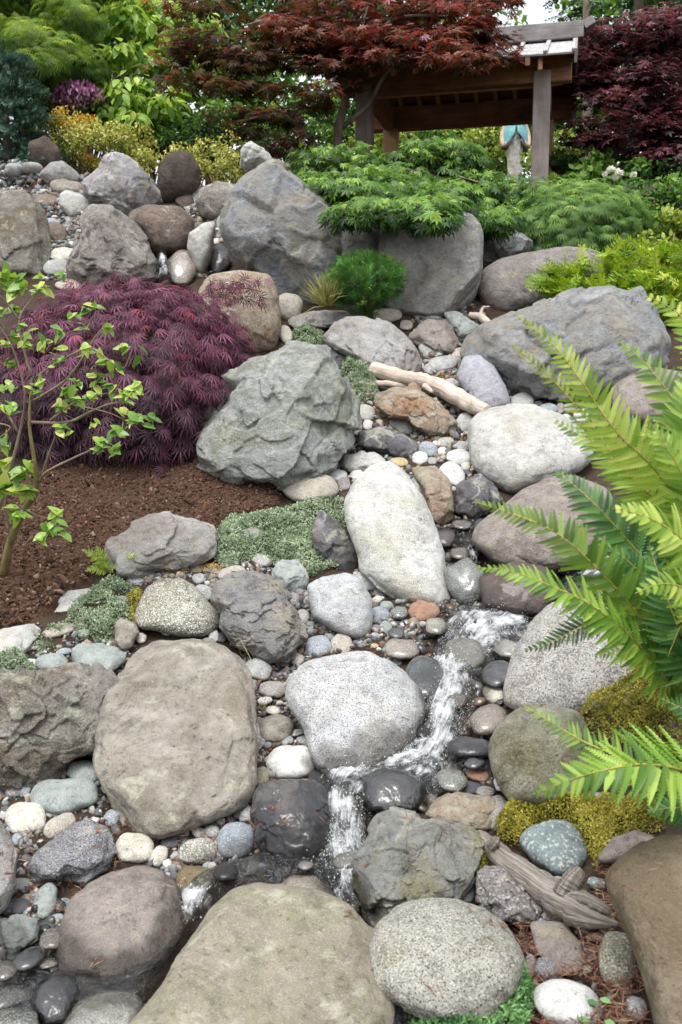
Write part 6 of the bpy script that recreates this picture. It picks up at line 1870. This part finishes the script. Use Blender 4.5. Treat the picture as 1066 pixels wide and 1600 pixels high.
# ---- planting behind: each shrub and tree stands on the slope beyond the terrace
M_BG1 = leaf_mat('dark_green_leaf', [(0.0, S(26, 48, 20)), (0.5, S(54, 88, 36)), (1.0, S(92, 128, 56))], 0.3, 0.5)
M_BG2 = leaf_mat('mid_green_leaf', [(0.0, S(44, 76, 26)), (0.5, S(84, 124, 46)), (1.0, S(132, 166, 74))], 0.35, 0.5)
M_BG3 = leaf_mat('yellow_green_leaf', [(0.0, S(80, 104, 34)), (0.5, S(132, 152, 58)), (1.0, S(180, 190, 100))], 0.35, 0.5)
for row in [
    ('low_shrub', 'dark glossy shrub beneath the light green tree', 250, 215, 13.2, (0.55, 0.5, 0.40), 26, 90, 0.2, 0.07, M_BG1, 81),
    ('low_shrub', 'mid green low shrub left of the red maple trunk', 350, 215, 13.0, (0.55, 0.5, 0.34), 26, 90, 0.18, 0.06, M_BG2, 82),
    ('low_shrub', 'small dark bushy plant behind the right yellow shrub', 300, 225, 12.2, (0.40, 0.35, 0.28), 18, 80, 0.15, 0.05, M_BG1, 83),
    ('low_shrub', 'bright green shrub seen under the left side of the pavilion', 640, 225, 16.2, (0.75, 0.6, 0.5), 34, 90, 0.24, 0.085, M_BG2, 84),
    ('low_shrub', 'pale green shrub seen under the middle of the pavilion roof', 735, 228, 16.8, (0.70, 0.6, 0.44), 34, 90, 0.24, 0.08, M_BG3, 85),
    ('low_shrub', 'green shrub behind the red maple stems', 480, 205, 14.5, (0.60, 0.5, 0.55), 30, 90, 0.22, 0.07, M_BG2, 86),
    ('low_shrub', 'yellow green bush below the dark purple maple', 890, 250, 14.2, (0.55, 0.5, 0.42), 28, 85, 0.2, 0.07, M_BG3, 87),
    ('low_shrub', 'green shrub at the right edge below the purple maple', 1050, 300, 12.6, (0.60, 0.5, 0.42), 30, 85, 0.2, 0.07, M_BG1, 88),
    ('low_shrub', 'leafy green peony bush carrying the white flowers', 955, 282, 12.2, (0.50, 0.4, 0.26), 22, 60, 0.18, 0.10, M_BG2, 89),
    ('low_shrub', 'light green shrub left of the statue', 590, 215, 15.2, (0.45, 0.5, 0.55), 24, 85, 0.2, 0.075, M_BG3, 90),
    ('low_shrub', 'dark shrub right of the rear pavilion post', 880, 285, 13.2, (0.45, 0.4, 0.34), 20, 85, 0.18, 0.06, M_BG1, 91),
    ('low_shrub', 'mid green shrub behind the golden yew at the right edge', 1075, 355, 10.8, (0.42, 0.4, 0.34), 22, 85, 0.16, 0.06, M_BG2, 92),
    ('low_shrub', 'tall dark shrub behind the pink heather', 120, 130, 14.2, (0.75, 0.5, 0.8), 34, 90, 0.26, 0.08, M_BG1, 93),
    ('low_shrub', 'bright green low plants right of the dome shrub', 1045, 376, 8.95, (0.40, 0.3, 0.22), 20, 80, 0.14, 0.06, M_BG3, 95),
    ('low_shrub', 'dark green low plants behind the dome shrub', 1010, 338, 9.6, (0.55, 0.3, 0.25), 24, 80, 0.16, 0.06, M_BG1, 96),
    ('low_shrub', 'dull green shrub between the dome shrub and the right edge', 1078, 330, 9.35, (0.55, 0.3, 0.30), 24, 80, 0.16, 0.06, M_BG2, 97),
    ('low_shrub', 'low dusky red shrub behind the flat tan rock', 455, 238, 12.4, (0.34, 0.3, 0.14), 14, 70, 0.12, 0.05, M_PURM, 94),
]:
    bush(row[0], row[1], row[2], row[3], row[4], row[5], row[6], row[7], row[8], row[9], row[10], row[11], template=L_OVS, mode='rand', light=0.4)
# white peony flowers
M_PET = leaf_mat('white_petal', [(0.0, S(222, 222, 214)), (1.0, S(246, 244, 238))], 0.3, 0.6, 1.0)
o = empty('peony_flowers', P(963, 270, 11.75), 'cluster of white peony blooms below the purple maple', 'flower')
for k, (fx, fy, fr) in enumerate([(955, 266, 0.045), (967, 270, 0.05), (962, 276, 0.04), (990, 273, 0.035), (945, 272, 0.03)]):
    c = P(fx, fy, 11.75)
    u = norm(RNG.normal(size=(26, 3)))
    V, T, R_ = inst(tiny, c + u * fr * 0.3, u, RNG.normal(size=(26, 3)), np.stack([np.full(26, fr * 1.1), np.full(26, fr * 2.2), np.full(26, fr)], 1))
    foliage('bloom', o, [(V, T, R_)], M_PET)
# background trees
bg = np.random.default_rng(99)
for k, (px, py, d, hw, hh, cnt, mt, sz, lab) in enumerate([
    (-120, 60, 20, 170, 200, 60, M_BG1, 0.16, 'dark background tree beyond the lime green tree'),
    (130, 30, 19, 130, 170, 64, M_BG1, 0.15, 'dark background tree behind the pink heather'),
    (330, 40, 21, 140, 190, 70, M_BG2, 0.15, 'green background tree behind the left part of the red maple'),
    (520, 60, 23, 150, 190, 70, M_BG1, 0.16, 'dark background tree behind the red maple trunk'),
    (690, 160, 24, 130, 95, 50, M_BG2, 0.16, 'green background tree seen below the pavilion roof'),
    (840, 190, 25, 130, 80, 44, M_BG3, 0.16, 'yellow green background tree right of the statue'),
    (1010, 130, 22, 130, 170, 64, M_BG2, 0.15, 'green background tree behind the dark purple maple'),
    (1190, 60, 20, 130, 230, 60, M_BG1, 0.15, 'dark background tree beyond the right edge'),
    (660, -70, 26, 120, 80, 30, M_BG1, 0.17, 'dark background tree above the red maple crown')]):
    cs, rr = padset([(px, py, d, hw, hh, cnt, 0.75)], 200 + k, 0.75)
    b = P(px, 330, d); b[2] = gz(b[0], b[1])
    tree('background_tree', lab, b, [[b - [0, 0, 0.2], P(px + 8, py + hh * 0.3, d), P(px - 5, py - hh * 0.5, d)], [P(px + 5, py + hh * 0.2, d), P(px + hw * 0.5, py - hh * 0.2, d)]],
         cs, rr, 105, L_OVS, sz * 1.25, mt, 'rand', group='trees beyond the garden', r0=0.16, shell=0.25, light=0.45, tone=0.4)
# conifer and bare pole at the top right
SP_CON = sprig(22, 1, 0.30, True, 9, 0.05, 0.5)
M_CON = leaf_mat('conifer_spray', [(0.0, S(26, 52, 30)), (0.5, S(56, 92, 48)), (1.0, S(94, 130, 66))], 0.2, 0.5)
b = P(985, 330, 19); b[2] = gz(b[0], b[1])
o = empty('conifer_tree', b, 'tall drooping conifer rising behind the purple maple', 'tree')
pos, ax = [], []
for _ in range(1500):
    z = RNG.uniform(2.0, 9.0); a = RNG.uniform(0, 2 * np.pi); R0 = 2.0 * (1 - (z - 2) / 9.5)
    r = R0 * math.sqrt(RNG.uniform(0.1, 1))
    pos.append(b + np.array([math.cos(a) * r, math.sin(a) * r, z - 0.25 * r])); ax.append(np.array([math.cos(a), math.sin(a), -0.35]) + RNG.normal(size=3) * 0.3)
pos, ax = np.array(pos), np.array(ax)
foliage('crown', o, [inst(SP_CON, pos, ax, RNG.normal(size=(len(pos), 3)) * 0.3 + [0, 0, 1], 0.42 * RNG.uniform(0.7, 1.2, len(pos)))], M_CON)['kind'] = 'stuff'
woody('trunk', o, [([b - [0, 0, 0.2], b + [0, 0, 5], b + [0, 0, 10.0]], 0.14, 0.03)], M_BARK)
b = P(916, 330, 17.5); b[2] = gz(b[0], b[1])
o = empty('bare_trunk', b, 'bare grey tree trunk rising behind the ridge of the pavilion', 'tree')
woody('trunk', o, [([b - [0, 0, 0.2], P(917, 100, 17.5), P(915, -120, 17.5)], 0.085, 0.06)], M_BARK, 10)
woody('limb', o, [([P(917, 30, 17.5), P(930, -10, 17.3), P(935, -60, 17.2)], 0.03, 0.01)], M_BARK)

# ---------------------------------------------------------------- ferns
def pinna_mesh(teeth=13):
    V, T = [], []
    for i in range(teeth):
        t0, t1 = i / teeth, (i + 1) / teeth
        w = 0.098 * (1 - t0 ** 2.4) + 0.006
        zc0, zc1 = -0.16 * t0 * t0, -0.16 * t1 * t1
        for s in (1, -1):
            b = len(V)
            V += [[t0, 0, zc0], [t1, 0, zc1], [t1 + 0.035, s * w, zc1 - 0.012], [t0 + 0.062, s * w * 0.95, zc0 + 0.012]]
            T += [(b, b + 1, b + 2), (b, b + 2, b + 3)] if s > 0 else [(b, b + 2, b + 1), (b, b + 3, b + 2)]
    return np.array(V, float), np.array(T)


PINNA = pinna_mesh()
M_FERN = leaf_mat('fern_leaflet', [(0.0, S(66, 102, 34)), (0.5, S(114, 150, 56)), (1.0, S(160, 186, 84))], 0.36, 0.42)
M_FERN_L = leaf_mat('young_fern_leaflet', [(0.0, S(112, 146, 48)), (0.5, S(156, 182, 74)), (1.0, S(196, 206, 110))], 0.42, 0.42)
M_FERN_D = leaf_mat('shaded_fern_leaflet', [(0.0, S(40, 78, 34)), (0.5, S(70, 116, 52)), (1.0, S(104, 148, 72))], 0.3, 0.45)  # darker copy of the leaflet greens, shade put into the colour
M_RACHIS = wood_mat('fern_stalk', S(140, 132, 60), S(172, 160, 84), (10, 10, 10), 0.6, 0.2)
# five leaflets that differ in tone, shared by all leaflet objects
def pinna_data(mat, tag):
    out = []
    for k in range(5):
        v = PINNA[0].copy()
        v[:, 2] += 0.05 * np.sin(v[:, 0] * 3 + k) * (0.5 + 0.15 * k)
        v[:, 1] += (k - 2) * 0.02 * v[:, 0] ** 2
        out.append(mesh_np('leaflet', v, PINNA[1], mat, {'rnd': np.full(len(v), 0.12 + 0.19 * k)}))
    return out


PD = {'m': pinna_data(M_FERN, 'm'), 'l': pinna_data(M_FERN_L, 'l'), 'd': pinna_data(M_FERN_D, 'd')}
PV = {}


def frond(root, pts, width_px, npair, tone, roll=0.0, start=0.12, joined=False):
    """pts: px, py, distance from the crown to the tip"""
    q = np.array(pts, float)
    W = P(q[:, 0], q[:, 1], q[:, 2])
    npair = int(npair * 1.8)
    n = npair * 2 + 10
    sp = spline(W, n)
    seg = np.concatenate([[0], np.cumsum(np.linalg.norm(np.diff(sp, axis=0), axis=1))]); L = seg[-1]
    tg = norm(np.gradient(sp, axis=0))
    org = np.array(root.location)
    V, T = tube(sp[::2] - org, np.linspace(0.0042, 0.0008, len(sp[::2])) * (1 if width_px > 20 else 0.6), 6)
    fr = obj('frond', mesh_np('frond', V, T, M_RACHIS, smooth=True), root)
    dmid = q[:, 2].mean()
    Wd = width_px * dmid / FPX
    mats = []
    for i in range(npair):
        t = start + (1 - start) * (i + 0.5) / npair * 0.985
        prof = (min(1.0, (t - start) / 0.22 + 0.35)) * (1 - max(0, (t - 0.45) / 0.55) ** 1.5) + 0.04
        s_ = t * L
        p = np.array([np.interp(s_, seg, sp[:, k]) for k in range(3)]); tn = norm(np.array([np.interp(s_, seg, tg[:, k]) for k in range(3)]))
        view = norm(np.array([0, 0, CAMZ]) - p)
        nr_ = norm(0.75 * np.array([0, -0.15, 1.0]) + 0.75 * view)
        nr_ = norm(nr_ - tn * (nr_ @ tn))
        sd_ = np.cross(nr_, tn)
        nr_, sd_ = nr_ * math.cos(roll) + sd_ * math.sin(roll), sd_ * math.cos(roll) - nr_ * math.sin(roll)
        for s in (1, -1):
            if RNG.random() < 0.02:
                continue
            fw = 0.30 + 0.55 * t
            ax = norm(sd_ * s + tn * (fw + RNG.normal() * 0.10) + nr_ * (0.08 + RNG.normal() * 0.16))
            z = norm(nr_ - ax * (nr_ @ ax) + RNG.normal(size=3) * 0.15)
            z = norm(z - ax * (z @ ax))
            y = np.cross(z, ax)
            sc = Wd * prof * RNG.uniform(0.86, 1.08)
            wdt = Wd * (0.42 + 0.54 * prof)
            M = Matrix(((ax[0] * sc, y[0] * wdt, z[0] * sc, p[0] - org[0]), (ax[1] * sc, y[1] * wdt, z[1] * sc, p[1] - org[1]), (ax[2] * sc, y[2] * wdt, z[2] * sc, p[2] - org[2]), (0, 0, 0, 1)))
            mats.append(M)
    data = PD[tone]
    if joined:
        A = np.array([np.array(M) for M in mats])
        v = PINNA[0]
        V = np.einsum('nij,mj->nmi', A[:, :3, :3], v) + A[:, None, :3, 3]
        Tt = PINNA[1][None] + (np.arange(len(A)) * len(v))[:, None, None]
        me = mesh_np('leaflets', V.reshape(-1, 3), Tt.reshape(-1, 3), data[0].materials[0], {'rnd': np.repeat(RNG.random(len(A)), len(v))})
        obj('leaflets', me, fr)['kind'] = 'stuff'
    else:
        for M in mats:
            o = obj('leaflet', data[RNG.integers(0, 5)], fr)
            o.matrix_basis = M
    return fr


fb = P(1120, 1120, 2.95)
f1 = empty('sword_fern', fb, 'large light green fern arching in from the right edge', 'fern')
bx, by_, bd = 1130, 1060, 2.85
frond(f1, [(bx, by_, bd), (1085, 830, 2.7), (1030, 742, 2.62), (960, 670, 2.6), (905, 590, 2.62), (865, 540, 2.66), (803, 489, 2.72)], 58, 34, 'l', 0.75, joined=True)
frond(f1, [(bx, by_, bd), (1060, 830, 2.75), (985, 745, 2.72), (920, 660, 2.74), (860, 590, 2.78), (793, 534, 2.84)], 46, 30, 'l', 0.95, joined=True)
frond(f1, [(bx, by_, bd), (1050, 1025, 2.7), (985, 945, 2.6), (925, 880, 2.56), (865, 830, 2.56), (800, 803, 2.6), (738, 783, 2.64)], 56, 32, 'm', 0.85)
frond(f1, [(bx, by_ + 40, bd), (1062, 1085, 2.72), (1000, 1010, 2.6), (930, 950, 2.54), (860, 915, 2.52), (795, 892, 2.54), (738, 886, 2.58)], 62, 32, 'm', -0.1)
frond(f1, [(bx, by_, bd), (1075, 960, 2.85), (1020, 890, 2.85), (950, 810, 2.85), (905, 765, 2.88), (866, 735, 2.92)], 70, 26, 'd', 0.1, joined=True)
frond(f1, [(bx, by_, bd), (1090, 900, 2.95), (1030, 780, 2.95), (960, 720, 2.98), (905, 680, 3.0), (862, 655, 3.04)], 62, 26, 'm', 0.1, joined=True)
frond(f1, [(bx + 20, by_, bd), (1120, 800, 3.0), (1065, 650, 3.0), (1010, 570, 3.02), (962, 530, 3.06)], 72, 26, 'm', 0.15, joined=True)
frond(f1, [(bx + 40, by_, bd), (1160, 720, 2.8), (1110, 560, 2.8), (1060, 490, 2.85), (1005, 460, 2.9)], 84, 26, 'l', 0.25, joined=True)
frond(f1, [(bx, by_ - 20, bd), (1120, 960, 2.5), (1080, 860, 2.36), (1020, 812, 2.3), (955, 793, 2.28)], 92, 24, 'l', 0.1, joined=True)
frond(f1, [(bx, by_, bd), (1110, 980, 2.4), (1075, 925, 2.3), (1035, 912, 2.25), (990, 928, 2.22)], 78, 20, 'l', 0.3, joined=True)
frond(f1, [(bx, by_, bd), (1085, 800, 2.55), (1060, 730, 2.5), (1010, 650, 2.52)], 70, 22, 'm', 0.5, joined=True)
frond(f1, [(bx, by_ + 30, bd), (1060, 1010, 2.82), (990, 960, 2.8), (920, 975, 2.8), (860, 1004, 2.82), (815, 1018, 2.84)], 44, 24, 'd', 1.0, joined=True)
frond(f1, [(bx, by_ + 30, bd), (1060, 1040, 2.75), (1000, 1012, 2.75), (925, 1026, 2.75)], 40, 18, 'm', 0.2, joined=True)
frond(f1, [(bx, by_, bd), (1100, 880, 2.8), (1075, 780, 2.75), (1070, 640, 2.72), (1080, 560, 2.75)], 74, 24, 'm', 0.0, joined=True)
frond(f1, [(bx, by_ + 20, bd), (1085, 1000, 2.7), (1040, 935, 2.66), (985, 880, 2.64), (945, 850, 2.66)], 66, 22, 'd', 0.1, joined=True)
frond(f1, [(bx, by_ + 20, bd), (1100, 1060, 2.62), (1060, 980, 2.55), (1030, 900, 2.55), (1015, 850, 2.6)], 66, 22, 'd', 0.2, joined=True)
for pts, w_, tn_, ro in [
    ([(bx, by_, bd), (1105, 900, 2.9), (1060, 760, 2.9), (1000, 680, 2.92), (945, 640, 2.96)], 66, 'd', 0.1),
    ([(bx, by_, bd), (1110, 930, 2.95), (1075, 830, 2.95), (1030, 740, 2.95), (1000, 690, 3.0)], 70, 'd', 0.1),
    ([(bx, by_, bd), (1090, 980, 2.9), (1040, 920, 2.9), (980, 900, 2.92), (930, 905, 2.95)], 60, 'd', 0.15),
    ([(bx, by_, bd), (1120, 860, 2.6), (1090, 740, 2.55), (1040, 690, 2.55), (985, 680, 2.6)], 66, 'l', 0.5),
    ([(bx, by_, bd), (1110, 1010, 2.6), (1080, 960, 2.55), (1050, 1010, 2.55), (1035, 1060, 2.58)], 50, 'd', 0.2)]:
    frond(f1, pts, w_, 26, tn_, ro, joined=True)
fb2 = P(1130, 1300, 2.5)
f2 = empty('sword_fern', fb2, 'lower fern whose broad frond hangs over the golden moss', 'fern')
frond(f2, [(1140, 1290, 2.48), (1120, 1225, 2.3), (1066, 1203, 2.2), (1010, 1194, 2.16), (960, 1200, 2.15), (905, 1214, 2.16), (830, 1242, 2.2)], 88, 22, 'm', 0.0)
frond(f2, [(1140, 1300, 2.5), (1060, 1250, 2.42), (980, 1190, 2.42), (915, 1160, 2.46), (860, 1128, 2.5), (812, 1098, 2.55)], 40, 22, 'm', 0.35)
frond(f2, [(1140, 1310, 2.5), (1100, 1275, 2.4), (1060, 1262, 2.38), (1010, 1268, 2.38)], 50, 16, 'd', 0.2, joined=True)
frond(f2, [(1140, 1300, 2.5), (1120, 1180, 2.4), (1085, 1120, 2.4), (1030, 1090, 2.44)], 50, 18, 'd', 0.2, joined=True)
# little fern in the mulch
d0 = D(170, 893) - 0.03
f3 = empty('small_fern', P(172, 895, d0), 'tiny bright fern on the mulch against the low domed rock', 'fern')
for tip, mid in (((126, 858), (148, 868)), ((150, 853), (160, 868)), ((220, 866), (196, 872)), ((133, 892), (150, 888)), ((186, 890), (180, 884)), ((166, 880), (168, 886))):
    frond(f3, [(172, 895, d0), (mid[0], mid[1], d0 - 0.06), (tip[0], tip[1], d0 - 0.08)], 12, 11, 'l', 0.1, 0.15, joined=True)
# fern growing at the right of the dome shrub
d0 = 9.3
f4 = empty('garden_fern', P(1030, 395, d0), 'pale fern beside the light green dome shrub', 'fern')
for tip, mid in (((1012, 350), (1018, 375)), ((1058, 345), (1045, 370)), ((985, 372), (1005, 380)), ((1068, 372), (1050, 384)), ((1035, 340), (1033, 365))):
    frond(f4, [(1030, 400, d0), (mid[0], mid[1], d0 - 0.1), (tip[0], tip[1], d0 - 0.15)], 14, 14, 'l', 0.1, 0.15, joined=True)

# ---------------------------------------------------------------- thin shrub in the left foreground
DS = 4.25
rootp = P(2, 905, D(2, 905) - 0.05)
sh = empty('rhododendron_shrub', rootp, 'thin open shrub with light green leaves at the left edge', 'shrub')


def sp_(*a):
    return [P(x, y, d) for x, y, d in a]


M_MOSSBARK = wood_mat('mossy_bark', S(92, 82, 42), S(136, 124, 88), (14, 14, 5), 0.95, 0.8)
woody('trunk', sh, [(sp_((2, 908, 4.62), (18, 842, 4.5), (39, 795, 4.4), (57, 765, 4.35), (54, 720, 4.3), (46, 660, 4.28), (50, 588, 4.25)), 0.022, 0.004)], M_MOSSBARK, 9, 24)
for pts, r0, r1 in [
    (((2, 900, 4.6), (-8, 830, 4.5), (14, 740, 4.4), (30, 680, 4.35), (39, 612, 4.3), (18, 540, 4.25), (-12, 495, 4.2)), 0.015, 0.004),
    (((50, 660, 4.28), (105, 660, 4.2), (144, 642, 4.15), (177, 630, 4.12), (212, 630, 4.1)), 0.012, 0.004),
    (((63, 753, 4.33), (72, 738, 4.25), (112, 717, 4.15), (150, 699, 4.1), (176, 676, 4.08)), 0.010, 0.0035),
    (((65, 744, 4.33), (76, 710, 4.25), (86, 682, 4.2)), 0.008, 0.003),
    (((78, 657, 4.25), (120, 627, 4.15), (160, 616, 4.1), (194, 611, 4.1)), 0.007, 0.003),
    (((51, 627, 4.28), (99, 597, 4.2), (126, 564, 4.15), (150, 525, 4.12), (170, 505, 4.1)), 0.009, 0.003),
    (((55, 590, 4.26), (90, 567, 4.2), (140, 545, 4.15), (190, 575, 4.1), (204, 552, 4.08)), 0.007, 0.003),
    (((50, 588, 4.25), (38, 548, 4.22), (30, 500, 4.2), (48, 470, 4.2), (72, 445, 4.2)), 0.010, 0.003),
    (((30, 500, 4.2), (8, 470, 4.15), (-10, 455, 4.1)), 0.007, 0.003),
    (((118, 633, 4.16), (170, 645, 4.1), (206, 662, 4.08)), 0.005, 0.0025),
    (((28, 675, 4.35), (8, 640, 4.3), (-15, 610, 4.25)), 0.009, 0.004),
    (((39, 795, 4.4), (60, 806, 4.3), (85, 812, 4.25)), 0.006, 0.003),
    (((20, 840, 4.5), (8, 790, 4.4), (25, 745, 4.3)), 0.010, 0.004),
    (((-10, 660, 4.3), (16, 668, 4.25), (-8, 690, 4.2)), 0.006, 0.003)]:
    woody('branch', sh, [(sp_(*pts), r0 * 0.68, r1 * 0.7)], M_PALETWIG, 6, 16)
CL = [(30, 100), (60, 110), (120, 70), (190, 40), (240, 90), (320, 28), (200, 110), (380, 240), (450, 225), (490, 200), (430, 285), (560, 285), (90, 335), (150, 370), (215, 385), (260, 380), (300, 335),
      (430, 430), (465, 425), (555, 465), (645, 412), (715, 447), (410, 590), (350, 632), (300, 700), (360, 700), (395, 675), (490, 545), (520, 580), (600, 520), (660, 670), (650, 640), (720, 632),
      (640, 745), (690, 780), (745, 795), (785, 785), (600, 850), (625, 840), (572, 935), (610, 940), (510, 912), (300, 832), (340, 848), (180, 632), (90, 612), (20, 612), (60, 712), (70, 765), (15, 720),
      (30, 905), (8, 905), (110, 1065), (60, 1150), (130, 1150), (85, 1130), (155, 1035), (20, 1150), (90, 1285), (50, 1245), (270, 1290), (310, 1335), (240, 1345), (210, 1392), (20, 40), (10, 215), (70, 205),
      (130, 290), (45, 490), (290, 470), (300, 415), (210, 575), (470, 660), (590, 630), (20, 1010), (500, 800), (70, 60), (35, 390)]
M_RH = leaf_mat('shrub_leaf', [(0.0, S(70, 108, 36)), (0.35, S(112, 150, 58)), (0.7, S(152, 178, 78)), (1.0, S(190, 196, 104))], 0.35, 0.35, 1.2, 0.5)
LD = []
for k in range(8):
    v, t = ovate(0.12 + 0.05 * (k % 3), 0.24 + 0.02 * (k % 4), 0.06, 6)
    LD.append(mesh_np('leaf', v, t, M_RH, {'rnd': np.full(len(v), 0.08 + 0.12 * k)}, smooth=True))
rl = np.random.default_rng(77)
org = np.array(sh.location)
for cx, cy in CL:
    px, py = cx / 3.333, 420 + cy / 3.333
    d = 4.25 - 0.2 * min(1, px / 200) + rl.normal() * 0.03
    big = 1.45 if cy > 1000 or (cx < 130 and cy < 140) else 1.0
    for _ in range(rl.integers(3, 7)):
        ax = norm(np.array([rl.normal() * 0.8, -0.35 + rl.normal() * 0.4, -0.15 + rl.normal() * 0.55]))
        z = norm(np.array([rl.normal() * 0.45, -0.6 + rl.normal() * 0.3, 0.9])); z = norm(z - ax * (z @ ax)); y = np.cross(z, ax)
        sc = rl.uniform(0.036, 0.068) * big
        p = P(px + rl.normal() * 5, py + rl.normal() * 5, d) - ax * sc * 0.3 - org
        o = obj('leaf', LD[rl.integers(0, 8)], sh)
        o.matrix_basis = Matrix(((ax[0] * sc, y[0] * sc, z[0] * sc, p[0]), (ax[1] * sc, y[1] * sc, z[1] * sc, p[1]), (ax[2] * sc, y[2] * sc, z[2] * sc, p[2]), (0, 0, 0, 1)))
# seedling leaves at the bottom right
o = empty('seedling', P(925, 1565, D(925, 1565)), 'two bright clover like seedling leaves at the bottom right', 'plant')
for px, py in ((918, 1563), (938, 1560), (945, 1595), (905, 1590)):
    V, T, R_ = inst(L_OVS, P(np.array([px]), np.array([py]), np.array([D(px, py) - 0.05])), [[0.5, -0.5, 0.1]], [[0, -0.5, 1]], np.array([0.028]))
    foliage('leaf', o, [(V, T, R_)], M_HERB)
